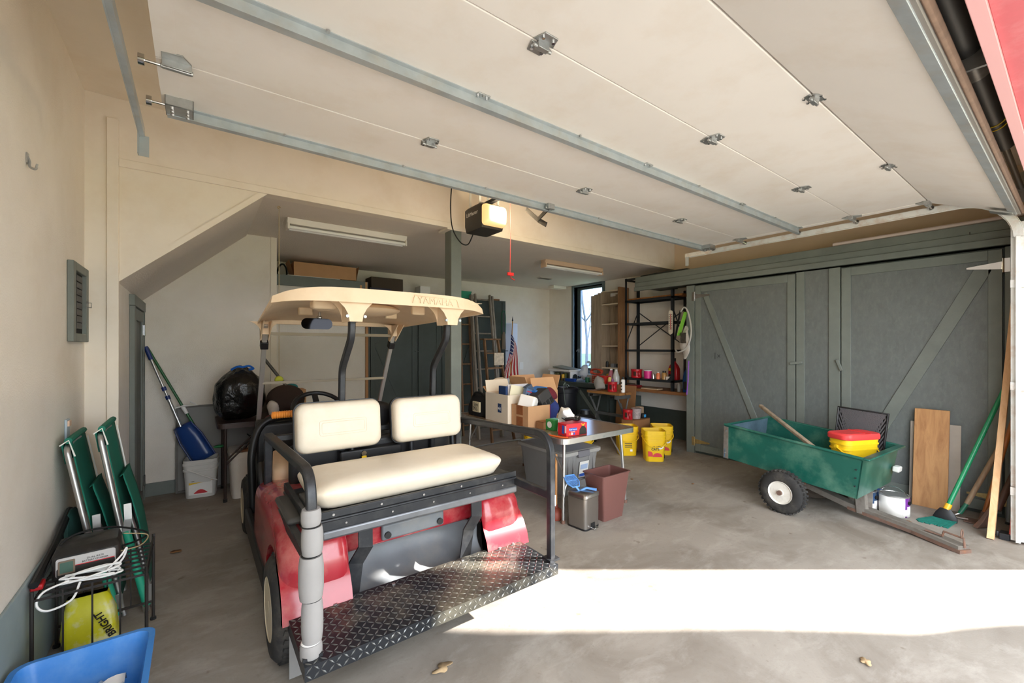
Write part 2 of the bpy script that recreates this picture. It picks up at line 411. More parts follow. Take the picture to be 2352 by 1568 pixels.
# front wall round the door opening
struct(B().box(LX-0.2, RX+0.2, FY0, FY1, 2.50, CZ), 'wall_front', WALLT)
struct(B().box(4.99, RX+0.2, FY0, FY1, 0, 2.50), 'wall_front_right', WALLT)
struct(B().box(LX-0.2, -0.3, FY0, FY1, 0, 2.50), 'wall_front_left', WALLT)
# red boards on the underside of the door head
hd = struct(B().box(-0.3, 4.99, -0.02, 0.165, 2.485, 2.50), 'trim_5', RPAINT, bev=0.002)
part(B().box(-0.3, 4.99, FY0-0.03, -0.024, 2.478, 2.50), 'board', RPAINT, hd, bev=0.002)
part(B().box(-0.3, 4.99, 0.165, 0.202, 2.472, 2.50), 'weather_strip', mat('pale_red_strip', (224, 170, 172), 0.5), hd, bev=0.002)
struct(B().box(LX-0.5, RX+0.5, FY0-0.5, BY+0.5, CZ+0.3, CZ+0.42), 'roof', mat('roof_felt', (90, 88, 86), 0.9))
# post
struct(B().box(2.14, 2.265, HY_, 4.09, 0, 2.742), 'trim_6', GRN, bev=0.006)
struct(B().box(2.09, 2.31, HY_-0.012, 4.14, 2.72, 2.742), 'trim_7', WALLF)
# left side door in the stair wall (seen edge on)
d1 = struct(B().box(-0.44, -0.405, 4.66, 4.75, 0, 1.84).box(-0.44, -0.405, 5.46, 5.53, 0, 1.84).box(-0.44, -0.402, 4.64, 5.55, 1.84, 1.93), 'door_1', GRN, bev=0.003)
lf = part(B().box(-0.44, -0.425, 4.76, 5.45, 0.01, 1.83), 'door_leaf', GRND, d1)
part(B().box(-0.425, -0.412, 4.76, 4.86, 0.01, 1.83).box(-0.425, -0.412, 5.35, 5.45, 0.01, 1.83).box(-0.425, -0.412, 4.86, 5.35, 1.73, 1.83).box(-0.425, -0.412, 4.86, 5.35, 0.01, 0.13), 'door_frame_boards', GRN, lf, bev=0.002)
for z in (0.2, 1.66):
    part(B().box(-0.412, -0.40, 5.44, 5.47, z-0.05, z+0.05).cyl((-0.402, 5.455, z-0.055), (-0.402, 5.455, z+0.055), 0.006, n=8), 'hinge', CHROME, lf)

# ---------------------------------------------------------------- overhead garage door
DOORW = mat('door_white', (236, 231, 225), 0.45, var=0.02, scale=2, dirt=((204,180,146), 0.22, 2.6))
STL = mat('strut_steel', (176, 184, 188), 0.42, 0.35, var=0.12, scale=9, dirt=((178,160,132), 0.35, 8))
DX0, DX1, DZ = -0.135, 4.93, 2.70
gd = thing('garage_door', 'raised white sectional garage door hanging under the ceiling', 'garage door', (2.4, 1.6, DZ))
ys = [0.775, 1.28, 1.755, 2.29, 2.755]
for i in range(4):
    b = B().box(DX0, DX1, ys[i]+0.002, ys[i+1]-0.002, DZ, DZ+0.045)
    p = part(b, 'door_section', DOORW, gd, bev=0.004)
    for x0 in (DX0, DX1-0.07): part(B().box(x0, x0+0.07, ys[i]+0.004, ys[i+1]-0.004, DZ-0.003, DZ+0.002), 'end_stile', DOORW, p)
q0, q1 = V((0, 0.772, DZ)), V((0, 0.295, 2.50)); dn = (q1-q0).normalized(); nn = V((0, -dn.z, dn.y)) if dn.y > 0 else V((0, dn.z, -dn.y))
def sec(x0, x1, a0, a1, h0, h1):
    """box on the tilted bottom section: a along the slope, h above its lower face"""
    M = lookM((0, q0.y, q0.z), (1, 0, 0), dn); return B().box(x0, x1, a0, a1, -h1, -h0, M) if M.col[2].z < 0 else B().box(x0, x1, a0, a1, h0, h1, M)
SL = (q1-q0).length
p = part(sec(DX0, DX1, 0.002, SL, 0, 0.045), 'door_section', DOORW, gd, bev=0.004)
part(sec(DX0, DX1, SL-0.045, SL, -0.018, 0.0), 'bottom_rail', STL, p, bev=0.002)
part(sec(DX0, DX1, SL, SL+0.014, -0.012, 0.03), 'seal_retainer', mat('grey_vinyl', (150, 146, 140), 0.6), p)
part(sec(DX0, DX1, SL+0.014, SL+0.030, -0.006, 0.026), 'bottom_seal', mat('worn_rubber', (128, 104, 88), 0.85, var=0.2, scale=20), p, bev=0.008)
for y, h in ((2.715, 0.055), (1.735, 0.055)):
    b = B().sweep([(DX0+0.02, y, DZ-h/2), (DX1-0.02, y, DZ-h/2)], [(-0.022, h/2), (-0.022, h/2-0.004), (-0.006, h/2-0.008), (-0.006, -h/2+0.01), (-0.018, -h/2+0.004), (-0.018, -h/2), (0.018, -h/2), (0.018, -h/2+0.004), (0.006, -h/2+0.01), (0.006, h/2-0.008), (0.022, h/2-0.004), (0.022, h/2)])
    st = part(b, 'strut', STL, gd)
    for x in (0.4, 1.1, 1.75, 2.4, 3.0, 3.65, 4.3): part(B().cyl((x, y-0.03, DZ-0.004), (x, y-0.03, DZ-0.014), 0.008, n=6), 'bolt', ZINC, st)
def hinge(x, y, M=None, wide=0.05):
    M = M or T(x, y, DZ)
    b = B()
    for s in (-1, 1):
        b.prism([(-wide, 0.006*s), (wide, 0.006*s), (wide*0.65, 0.058*s), (-wide*0.65, 0.058*s)] if s > 0 else [(-wide*0.65, -0.058), (wide*0.65, -0.058), (wide, -0.006), (-wide, -0.006)], -0.006, 0.0, M)
    b.prism([(-wide*0.55, -0.012), (wide*0.55, -0.012), (wide*0.55, 0.012), (-wide*0.55, 0.012)], -0.028, -0.004, M)
    b.cyl(M @ V((-wide*0.9, 0, -0.02)), M @ V((wide*0.9, 0, -0.02)), 0.008, n=8)
    h = part(b, 'hinge', ZINC, gd, bev=0.002)
    b = B()
    for sx in (-0.5, 0.5):
        for sy in (-0.036, 0.036): b.cyl(M @ V((sx*wide, sy, -0.004)), M @ V((sx*wide, sy, -0.013)), 0.007, n=6)
    part(b, 'bolt', CHROME, h)
for y in ys[:4]:
    for x in (1.10, 2.39, 3.68):
        M = T(x, y, DZ) if y > 1 else T(x, y, DZ) @ R(0.18, 'X')
        hinge(x, y, M)
for x, s in ((DX0+0.07, -1), (DX1-0.07, 1)):
    for y in ys[1:4]+[ys[0]]:
        b = B().prism([(-0.05, -0.06), (0.02, -0.075), (0.05, -0.02), (0.05, 0.02), (0.02, 0.075), (-0.05, 0.06)] if s < 0 else [(-0.05, -0.02), (-0.02, -0.075), (0.05, -0.06), (0.05, 0.06), (-0.02, 0.075), (-0.05, 0.02)], -0.006, 0, T(x, y, DZ))
        b.box(x-0.05, x+0.05, y-0.018, y+0.018, DZ-0.034, DZ-0.004).cyl((x+0.055, y, DZ-0.03), (x-0.055, y, DZ-0.03), 0.010, n=8)
        h = part(b, 'roller_hinge', ZINC, gd, bev=0.002)
        part(B().cyl((x, y, DZ-0.03), (x+s*0.11, y, DZ-0.03), 0.006, n=8).cyl((x+s*0.105, y, DZ-0.03), (x+s*0.125, y, DZ-0.03), 0.022, n=14), 'roller', CHROME, h, smooth=True)
    b = B().box(x-0.055, x+0.055, 2.60, 2.72, DZ-0.05, DZ-0.044).box(x-0.055, x-0.05, 2.60, 2.72, DZ-0.05, DZ).box(x+0.05, x+0.055, 2.60, 2.72, DZ-0.05, DZ).box(x-0.055, x+0.055, 2.60, 2.606, DZ-0.05, DZ)
    h = part(b, 'top_bracket', ZINC, gd, bev=0.002)
    b = B()
    for sx in (-0.03, 0.03):
        for sy in (2.625, 2.66, 2.695): b.cyl((x+sx, sy, DZ-0.05), (x+sx, sy, DZ-0.058), 0.008, n=6)
    part(b, 'bolt', CHROME, h)
    part(B().cyl((x-s*0.02, 2.65, DZ-0.03), (x+s*0.11, 2.65, DZ-0.03), 0.006, n=8).cyl((x+s*0.105, 2.65, DZ-0.03), (x+s*0.125, 2.65, DZ-0.03), 0.022, n=14), 'roller', CHROME, h, smooth=True)
    M = lookM((x, q1.y, q1.z), (1, 0, 0), dn)
    part(sec(x-0.05, x+0.05, SL-0.14, SL-0.01, -0.03, -0.018), 'bottom_bracket', ZINC, gd, bev=0.002)
# opener arm bracket on the upper strut
b = B().bar((2.39, 2.70, 2.67), (2.39, 2.845, 2.605), 0.008, 0.035).bar((2.40, 3.015, 2.744), (2.40, 2.845, 2.605), 0.008, 0.035).bar((2.40, 2.845, 2.605), (2.40, 2.74, 2.541), 0.008, 0.04)
part(b, 'opener_arm', BLK, gd)
part(B().box(2.355, 2.425, 2.66, 2.705, 2.655, 2.699).cyl((2.34, 2.685, 2.665), (2.44, 2.685, 2.665), 0.010, n=8), 'arm_bracket', ZINC, gd, bev=0.003)

# ---------------------------------------------------------------- door tracks
TRK = mat('track_steel', (188, 190, 188), 0.4, 0.7, var=0.1, scale=10, dirt=((170,110,60), 0.4, 11))
TRKW = mat('track_painted_white', (222, 222, 218), 0.45, 0.2, var=0.04, scale=8, dirt=((176,120,70), 0.5, 9))
def track(x, s, label, m):
    t = thing('door_track', label, 'track', (x, 1.6, 0))
    prof = [(-0.012, -0.03), (-0.007, -0.03), (-0.007, -0.03+0.004), (0.012, -0.024), (0.012, 0.024), (-0.007, 0.026), (-0.007, 0.03), (-0.012, 0.03), (-0.012, 0.028), (0.009, 0.021), (0.009, -0.021), (-0.012, -0.026)]
    prof = [(s*a, c) for a, c in prof]
    zc = DZ-0.045
    rail = part(B().sweep([(x, 3.03, zc), (x, 0.62, zc)], prof), 'horizontal_rail', STL if s < 0 else m, t)
    path = [(x, 0.62, zc)]+[(x, 0.62-0.32*math.sin(a), zc-0.32*(1-math.cos(a))) for a in [PI/2*i/10 for i in range(1, 11)]]
    part(B().sweep(path, prof), 'curved_rail', m, t, smooth=True, ang=30)
    v = part(B().sweep([(x, 0.30, zc-0.32), (x, 0.30, 0.02)], prof), 'vertical_rail', m, t)
    # perforated wall angle beside the vertical rail
    xa = x+s*0.02
    b = B().box(min(xa, xa+s*0.004), max(xa, xa+s*0.004), 0.203, 0.34, 0.02, 2.45)
    a_ = part(b, 'wall_angle', m, t)
    for k in range(14): part(B().cyl((xa-s*0.001, 0.252, 0.12+k*0.165), (xa-s*0.006, 0.252, 0.12+k*0.165), 0.008, n=8), 'bolt', mat('bolt_dark', (60, 58, 56), 0.5, 0.6), a_)
    for z in (0.4, 1.2, 1.98): part(B().box(x-0.006, x+0.006, 0.208, 0.34, z-0.03, z+0.03), 'track_bracket', m, t)
    part(B().box(x-0.015, x-0.011, 2.98, 3.02, zc-0.13, zc-0.02).box(x-0.015, x+0.03, 3.02, 3.024, zc-0.13, zc-0.02), 'end_plate', STEEL, t)
    return t
track(-0.235, -1, 'galvanised overhead track along the left end of the garage door', STEEL)
track(5.0, 1, 'white painted track curving down beside the leaning garden tools', TRKW)
# torsion spring over the opening
t = thing('torsion_spring', 'black torsion spring tube above the red door head', 'spring', (2.4, 0.28, 2.60))
part(B().cyl((0.5, 0.28, 2.67), (2.55, 0.28, 2.67), 0.062, n=24).cyl((2.60, 0.28, 2.67), (3.70, 0.28, 2.67), 0.055, n=24), 'coil', BLKP, t, smooth=True)
part(B().cyl((2.5, 0.28, 2.67), (2.62, 0.28, 2.67), 0.064, n=24), 'sleeve', mat('clear_tape', (88, 84, 80), 0.3, var=0.3, scale=40), t, smooth=True)
part(B().tube([(3.2+0.001*i*2, 0.28+0.0565*math.cos(i*0.20), 2.67+0.0565*math.sin(i*0.20)) for i in range(0, 60)], 0.003, 5), 'paint_stripe', YEL, t)
part(B().cyl((-0.2, 0.28, 2.67), (4.95, 0.28, 2.67), 0.017, n=12), 'shaft', mat('shaft_steel', (120, 116, 110), 0.4, 0.7), t, smooth=True)
part(B().box(4.86, 4.875, 0.215, 0.36, 2.56, 2.78).cyl((4.875, 0.28, 2.67), (4.92, 0.28, 2.67), 0.055, n=20), 'cable_drum', ZINC, t)
part(B().box(2.38, 2.395, 0.215, 0.34, 2.56, 2.80), 'centre_bearing', ZINC, t)
# ================================================================== RIGHT WALL CABINETS
CX = 5.667
OSB = mat('painted_board', (99, 104, 102), 0.45, var=0.10, scale=7, dirt=((120,130,122), 0.4, 16), bump=0.25, bscale=22, stretch=(1, 2.0, 1))
cb = thing('wall_cabinet', 'tall grey green built-in cabinet along the right wall', 'cabinet', (5.93, 1.9, 0))
part(B().box(CX+0.02, RXF-0.006, 0.36, 3.41, 0.0, 2.37), 'body', GRND, cb)
def board(y0, y1, z0, z1, x0=CX-0.018, x1=CX+0.02, n='face_board', p=None, m=GRN): return part(B().box(x0, x1, y0, y1, z0, z1), n, m, p or cb, bev=0.003)
board(3.29, 3.41, 0.0, 2.37); board(1.935, 2.02, 0.0, 2.37); board(1.595, 1.70, 0.0, 2.37); board(0.36, 0.415, 0.0, 2.37)
part(B().box(CX, CX+0.02, 1.70, 1.935, 0.0, 2.37), 'panel', OSB, cb)
def cdoor(y0, y1, brace, bw, hy):
    d = part(B().box(CX, CX+0.02, y0, y1, 0.035, 2.355), 'door', OSB, cb)
    board(y0, y0+0.085, 0.035, 2.355, CX-0.016, CX+0.001, 'door_stile', d); board(y1-0.085, y1, 0.035, 2.355, CX-0.016, CX+0.001, 'door_stile', d)
    board(y0+0.085, y1-0.085, 2.265, 2.355, CX-0.016, CX+0.001, 'door_rail', d); board(y0+0.085, y1-0.085, 0.035, 0.13, CX-0.016, CX+0.001, 'door_rail', d)
    part(B().bar((CX-0.007, brace[0], brace[1]), (CX-0.007, brace[2], brace[3]), bw, 0.018, up=(1, 0, 0)), 'door_brace', GRN, d, bev=0.003)
    for z in (0.17, 2.21):
        s = 1 if hy > 2 else -1
        b = B().box(CX-0.022, CX-0.016, hy+s*0.008, hy+s*0.04, z-0.06, z+0.06).cyl((CX-0.022, hy, z-0.062), (CX-0.022, hy, z+0.062), 0.008, n=8)
        b.prism([(0, -0.035), (0, 0.035), (-s*0.22, 0.008), (-s*0.22, -0.008)] if s > 0 else [(0, 0.035), (0, -0.035), (0.22, -0.008), (0.22, 0.008)], 0.016, 0.022, lookM((CX, hy, z), (0, 1, 0), (0, 0, 1)) @ R(PI, 'Y') @ Matrix.Diagonal((-1, 1, 1, 1)))
        part(b, 'strap_hinge', CHROME if z > 1 else mat('brass_worn', (190, 168, 116), 0.35, 0.7, var=0.2, scale=30), d)
    return d
d1 = cdoor(2.03, 3.28, (3.14, 2.24, 2.42, 0.42), 0.075, 3.285)
d2 = cdoor(0.43, 1.585, (0.53, 2.22, 1.42, 0.30), 0.11, 0.425)
for (y, z, a) in ((2.015, 1.31, 1.45), (1.60, 1.30, 0.35)):
    part(B().bar((CX-0.03, y-0.065*math.sin(a), z-0.065*math.cos(a)*(1 if a < 1 else -1)), (CX-0.03, y+0.065*math.sin(a), z+0.065*math.cos(a)*(1 if a < 1 else -1)), 0.032, 0.022, up=(1, 0, 0)), 'turn_button', GRN, cb, bev=0.006)
b = B().bar((CX-0.001, 3.0, 1.42), (CX-0.001, 3.0, 1.33), 0.004, 0.003, up=(1, 0, 0)).bar((CX-0.001, 2.965, 1.355), (CX-0.001, 2.93, 1.395), 0.004, 0.003, up=(1, 0, 0)).bar((CX-0.001, 2.965, 1.395), (CX-0.001, 2.93, 1.355), 0.004, 0.003, up=(1, 0, 0))
part(b, 'pencil_mark', BLKM, d1)
# fascia with two boards and the shelf that runs on past the cabinet
sh = thing('storage_shelf', 'grey green overhead shelf with stepped fascia above the wall cabinet', 'shelf', (5.93, 2.2, 2.40))
part(B().box(5.64, RXF-0.006, 0.215, 3.42, 2.40, 2.60).box(5.64, RXF-0.006, 3.42, 3.94, 2.44, 2.60), 'shelf_board', GRND, sh)
part(B().box(5.64, RX-0.006, 3.95, 4.277, 2.44, 2.60), 'shelf_end', GRND, sh)
part(B().box(5.622, 5.642, 0.215, 4.277, 2.515, 2.602), 'fascia', GRN, sh, bev=0.003)
part(B().box(5.61, 5.642, 0.215, 4.277, 2.445, 2.513), 'fascia', GRN, sh, bev=0.003)
part(B().box(5.59, 5.642, 0.215, 4.277, 2.382, 2.443), 'fascia', GRN, sh, bev=0.004)
part(B().bar((5.615, 0.62, 2.50), (5.612, 0.62, 2.535), 0.006, 0.006), 'nail', BLK, sh)
# two long pipes lying on the shelf
for i, (x, z) in enumerate(((5.66, 2.625), (5.72, 2.632))):
    solo(B().cyl((x, 0.23, z), (x+0.02*i, 1.66-0.0*i, z), 0.022, n=14), 'plastic_pipe', mat('pale_pipe', (206, 190, 182), 0.45), ('front one of two long pale pipes lying on the storage shelf', 'rear one of two long pale pipes lying on the storage shelf')[i], 'pipe', smooth=True, group='pipes on the storage shelf')
# things at the cabinet's left end: hanging leash, trimmer line bag, dust on shelf top
t = thing('hanging_bag', 'clear plastic bag with green card hung on the cabinet edge', 'bag', (5.60, 3.36, 1.35))
b = B().ell((5.582, 3.385, 1.56), (0.022, 0.075, 0.23), 16, 14, f=lumpy(0.035, 11, 3))
part(b, 'pouch', mat('clear_plastic_bag', (205, 196, 186), 0.25, trans=0.35, var=0.12, scale=14), t, smooth=True)
part(B().bar((5.55, 3.47, 1.66), (5.55, 3.36, 1.99), 0.012, 0.075, up=(1, 0, 0)), 'header_card', mat('lime_card', (120, 178, 56), 0.5), t)
part(B().bar((5.541, 3.465, 1.72), (5.541, 3.375, 1.96), 0.006, 0.035, up=(1, 0, 0)), 'card_print', WHT, t)
part(B().tube(smooth_path([(5.60, 3.55, 1.45), (5.56, 3.48, 1.42), (5.555, 3.34, 1.50), (5.555, 3.28, 1.72), (5.56, 3.33, 1.98), (5.575, 3.40, 2.06), (5.58, 3.46, 2.0)]), 0.012, 8), 'tube', mat('grey_tube', (176, 172, 164), 0.4), t, smooth=True)
part(B().box(5.545, 5.575, 3.36, 3.44, 1.55, 1.70), 'dark_label', mat('dark_print', (60, 54, 48), 0.5, var=0.5, scale=40), t)
part(B().tube([(5.60, 3.56, 1.6), (5.58, 3.50, 1.85), (5.58, 3.46, 2.02)], 0.014, 6), 'black_rod', BLKP, t)
b = B().tube(smooth_path([(5.60, 3.345, 1.30), (5.592, 3.345, 1.2), (5.594, 3.352, 1.02), (5.594, 3.372, 0.82)]), 0.009, 6)
solo(b, 'leash', mat('purple_cord', (128, 74, 168), 0.5, var=0.2, scale=30), 'purple cord hanging straight down the cabinet end', 'cord', smooth=True)
# flattened dark material on top of the shelf by the header
b = B().box(5.66, 6.15, 3.5, 4.26, 2.604, 2.625).box(5.70, 6.16, 3.62, 4.10, 2.626, 2.66)
solo(B().prism([(5.68, 3.42), (6.16, 3.42), (6.16, 4.22), (5.70, 4.24), (5.66, 3.9)], 2.603, 2.635), 'folded_tarp', mat('dark_tarp', (42, 46, 42), 0.7, var=0.2, scale=7), 'dark folded tarp lying on the shelf under the beam', 'tarp', bev=0.01)

# ================================================================== CEILING THINGS
OPB = mat('opener_body', (50, 47, 44), 0.45)
t = thing('garage_door_opener', 'dark ceiling mounted door opener with a glowing lamp cover', 'door opener', (2.33, 3.5, 2.62))
part(B().loft([ring3(rrect(0.25, 0.30, 0.02, 3, 2.305, 3.57), 2.64), ring3(rrect(0.27, 0.32, 0.02, 3, 2.305, 3.57), 2.70), ring3(rrect(0.27, 0.32, 0.02, 3, 2.305, 3.57), 2.86), ring3(rrect(0.24, 0.29, 0.03, 3, 2.305, 3.57), 2.88)]), 'housing', OPB, t, smooth=True)
LENS = mat('lamp_lens', (238, 222, 190), 0.4, emit=(255, 190, 104), estr=0.32)
rings = []
for k, (y, g) in enumerate(((3.41, 0.0), (3.375, 0.004), (3.345, 0.02), (3.335, 0.04))):
    rings.append([(2.305+x, y, 2.76+z) for x, z in rrect(0.26-2*g, 0.20-2*g, 0.03, 4)])
part(B().loft(rings), 'lamp_cover', LENS, t, smooth=True)
bl = bpy.data.lights.new('opener_bulb', 'POINT'); bo = bpy.data.objects.new('opener_bulb', bl); COL.objects.link(bo); bo.location = (2.38, 3.27, 2.78); bl.energy = 9; bl.color = (1.0, 0.78, 0.5); bl.shadow_soft_size = 0.05
part(B().ell((2.36, 3.355, 2.775), (0.045, 0.03, 0.05), 14, 10), 'bulb', mat('lit_bulb', (255, 240, 210), 0.4, emit=(255, 226, 170), estr=3), t, smooth=True)
text('LiftMaster', 0.052, lookM((2.168, 3.58, 2.80), (0, -1, 0), (0, 0, 1)), mat('white_print', (220, 218, 212), 0.5), t)
part(B().box(2.283, 2.327, 0.3, 3.7, 2.895, 2.925), 'drive_rail', BLK, t)
for y in (3.48, 3.66):
    for x in (2.20, 2.41):
        part(B().box(x-0.012, x+0.012, y-0.002, y+0.002, 2.87, CZ), 'hanger_strap', STEEL, t)
part(B().tube(smooth_path([(2.28, 3.72, 2.70), (2.26, 3.73, 2.62), (2.20, 3.72, 2.53), (2.12, 3.73, 2.55), (2.04, 3.74, 2.68), (2.02, 3.74, 2.9), (2.05, 3.76, CZ)]), 0.006, 6), 'power_cord', BLKM, t, smooth=True)
part(B().tube([(2.50, 3.395, 2.915), (2.503, 3.395, 2.6), (2.50, 3.40, 2.235)], 0.003, 5), 'release_rope', mat('red_cord', (214, 70, 66), 0.6), t)
part(B().box(2.47, 2.54, 3.39, 3.41, 2.205, 2.235).tube([(2.505, 3.4, 2.205), (2.515, 3.4, 2.18), (2.56, 3.4, 2.165)], 0.005, 6), 'rope_handle', mat('red_handle', (220, 44, 44), 0.4), t, bev=0.006)
# fluorescent fittings
FIXB = mat('fitting_white', (226, 220, 210), 0.5, var=0.03, scale=5); TUBE = mat('tube_glass', (238, 238, 236), 0.25)
def fluo(x0, x1, label, fm):
    t = thing('fluorescent_light', label, 'light', ((x0+x1)/2, 4.66, 2.65), group='fluorescent ceiling fittings')
    part(B().prism([(4.60, 2.757), (4.72, 2.757), (4.70, 2.70), (4.62, 2.70)], x0, x1, Matrix(((0,0,1,0),(1,0,0,0),(0,1,0,0),(0,0,0,1)))), 'channel', fm, t, bev=0.003)
    for y in (4.625, 4.695):
        part(B().cyl((x0+0.02, y, 2.668), (x1-0.02, y, 2.668), 0.017, n=12), 'tube', TUBE, t, smooth=True)
    for x in (x0, x1-0.02):
        part(B().box(x, x+0.02, 4.60, 4.72, 2.645, 2.71), 'lamp_holder', fm, t, bev=0.004)
fluo(0.71, 1.93, 'white twin tube ceiling fitting above the golf cart roof', FIXB)
fluo(4.02, 5.24, 'tan twin tube ceiling fitting near the window', mat('fitting_tan', (206, 176, 148), 0.5))
t = thing('ceiling_vent', 'small slatted ceiling vent beside the window', 'vent', (5.12, 5.9, 2.745))
part(B().box(4.97, 5.27, 5.84, 5.96, 2.748, 2.757), 'frame', FIXB, t, bev=0.002)
for k in range(5): part(B().box(4.985, 5.255, 5.852+k*0.021, 5.862+k*0.021, 2.742, 2.748), 'slat', mat('vent_slat', (120, 112, 104), 0.5), t)
solo(B().box(5.85, 6.2, 6.45, 6.62, 2.70, 2.757), 'ceiling_bracket', WALLF, 'cream box on the ceiling left of the window', 'bracket')
# hook with cord at header
t = thing('tennis_ball_cord', 'yellow ball hung on a thin cord as a parking guide', 'ball', (0.595, 4.30, 1.16))
part(B().tube([(0.595, 4.30, 2.757), (0.595, 4.30, 1.24)], 0.0025, 5), 'cord', mat('string', (190, 170, 130), 0.8), t)
part(B().ell((0.595, 4.30, 1.205), (0.036, 0.034, 0.034), 16, 10), 'ball', mat('ball_felt', (206, 212, 72), 0.9), t, smooth=True)
part(B().tube(arc((0.595, 2.745), 0.010, 0, 4.5, 8, "xz", 4.30), 0.0025, 5), 'hook', mat('brass', (190, 150, 70), 0.4, 0.8), t)
# ================================================================== GOLF CART
CREAM = mat('cream_vinyl', (231, 219, 199), 0.5, var=0.03, scale=4, dirt=((206,180,140), 0.25, 5))
TANSEAT = mat('tan_vinyl', (206, 172, 138), 0.5, var=0.04, scale=4)
ROOFM = mat('tan_roof_plastic', (232, 206, 172), 0.5, var=0.03, scale=5, dirt=((208,170,124), 0.3, 6))
CRED = mat('faded_red_body', (160, 34, 46), 0.25, coat=0.5, var=0.10, scale=4, dirt=((206,140,128), 0.55, 3.5))
GRYP = mat('grey_well_plastic', (108, 112, 116), 0.5, var=0.12, scale=5, dirt=((146,138,126), 0.45, 4))
FOAM = mat('grey_foam', (150, 147, 145), 0.8, var=0.05, scale=8)
RIM = mat('cream_rim', (220, 206, 176), 0.4, 0.2, var=0.06, scale=8, dirt=((150,130,100), 0.4, 9))
DPL = mat('diamond_plate', (52, 55, 60), 0.34, 0.65, var=0.2, scale=5, dirt=((190,182,160), 0.75, 2.4))
DPT = mat('tread_worn_metal', (118, 120, 120), 0.34, 0.8, var=0.15, scale=9, dirt=((205,196,172), 0.6, 2.4))
SILV = mat('silver_strut', (198, 194, 188), 0.35, 0.6)
GLS = mat('clear_acrylic', (240, 238, 232), 0.04, trans=1.0, ior=1.08)
cart = thing('golf_cart', 'red golf cart with cream rear seat, tan roof and diamond plate step', 'golf cart', (0.985, 3.1, 0))
MYZ = Matrix(((0,0,1,0),(1,0,0,0),(0,1,0,0),(0,0,0,1)))   # prism: poly (y,z) extruded along x
def wheel(xo, s, y, r, w):
    """xo outer face, s = direction inwards"""
    M = lookM((xo, y, r), (0, 1, 0), (0, 0, 1)) if s > 0 else lookM((xo, y, r), (0, -1, 0), (0, 0, 1))   # local z = +x or -x
    ty = part(B().lathe([(r*0.56, 0.012), (r*0.62, 0.0), (r*0.86, 0.004), (r*0.96, 0.022), (r, 0.05), (r, w-0.05), (r*0.96, w-0.02), (r*0.6, w), (r*0.56, w-0.02)], 40, M, close=True), 'tyre', RUB, cart, smooth=True, ang=50)
    b = B()
    for k in range(36):
        a = 2*PI*k/36
        for z0, z1 in ((0.035, 0.085), (w-0.085, w-0.035)):
            aa = a if z0 < 0.05 else a+PI/36
            c = M @ V((r*math.cos(aa), r*math.sin(aa), z0)); d = M @ V((r*math.cos(aa+0.06), r*math.sin(aa+0.06), z1)); b.bar(c, d, 0.020, 0.014, up=(M @ V((math.cos(aa), math.sin(aa), 0)))-M.translation)
    part(b, 'tread', RUB, ty, kind='stuff')
    rim = part(B().lathe([(r*0.60, 0.004), (r*0.585, 0.0), (r*0.56, 0.006), (r*0.53, 0.030), (r*0.40, 0.036), (r*0.36, 0.028), (r*0.20, 0.018), (r*0.17, 0.006), (r*0.12, 0.002), (0.0, 0.002)], 32, M), 'rim', RIM, cart, smooth=True, ang=50)
    for k in range(4):
        a = PI/4+k*PI/2; p0 = M @ V((r*0.27*math.cos(a), r*0.27*math.sin(a), 0.024)); p1 = M @ V((r*0.27*math.cos(a), r*0.27*math.sin(a), 0.006)); part(B().cyl(p0, p1, 0.010, n=6), 'lug_nut', CHROME, rim)
wheel(0.275, 1, 2.34, 0.24, 0.20); wheel(1.695, -1, 2.34, 0.24, 0.20); wheel(0.295, 1, 4.02, 0.23, 0.20); wheel(1.675, -1, 4.02, 0.23, 0.20)
# rear fenders with wheel arches
def fender(x0, x1, out):
    arch = [(2.355+0.285*math.cos(a), 0.235+0.285*math.sin(a)) for a in [PI*0.02+i*(PI*0.93)/12 for i in range(13)]]
    top = [(2.135, 0.30), (2.12, 0.40), (2.122, 0.48), (2.145, 0.55), (2.19, 0.605), (2.26, 0.64), (2.38, 0.662), (2.6, 0.675), (2.95, 0.67), (3.14, 0.655), (3.21, 0.60), (3.235, 0.50), (3.20, 0.30)]
    rings = []; r = 0.11
    for k in range(15):
        x = x0+(x1-x0)*(0.5-0.5*math.cos(PI*k/14)); e = min(x-x0, x1-x); i = r-math.sqrt(max(0, r*r-max(0, r-e)**2)) if (out*(x-(x0+x1)/2) > 0) else 0.05-math.sqrt(max(0, 0.0025-max(0, 0.05-e)**2))
        pol = []
        for y, z in top:
            dy, dz = (y-2.68), (z-0.25); l = math.hypot(dy, dz); w = min(1, max(0, (z-0.28)/0.12)); pol.append((x, y-dy/l*i*w*(0.7 if abs(dy) > 0.3 else 1), z-dz/l*i*w))
        pol += [(x, 2.9, 0.27)]+[(x, y, z) for y, z in arch]+[(x, 2.115, 0.275)]
        rings.append(pol)
    return B().loft(rings)
part(fender(0.30, 0.60, -1), 'fender', CRED, cart, smooth=True, ang=55)
part(fender(1.37, 1.67, 1), 'fender', CRED, cart, smooth=True, ang=55)
part(B().prism([(2.285, 0.425), (2.255, 0.66), (2.35, 0.675), (2.55, 0.68), (2.55, 0.45), (2.45, 0.425)], 0.575, 1.395, MYZ), 'rear_body', CRED, cart, bev=0.02, seg=3)
for x in (0.34, 1.42): part(B().box(x, x+0.22, 2.22, 2.62, 0.655, 0.69), 'fender_pad', mat('dark_trim_plastic', (64, 62, 58), 0.7, var=0.1, scale=8), cart, bev=0.02)
for x0, x1 in ((0.33, 0.47), (1.50, 1.64)): part(B().box(x0, x1, 2.095, 2.105, 0.03, 0.29), 'mud_flap', mat('grey_flap', (120, 118, 116), 0.5, var=0.1, scale=6), cart)
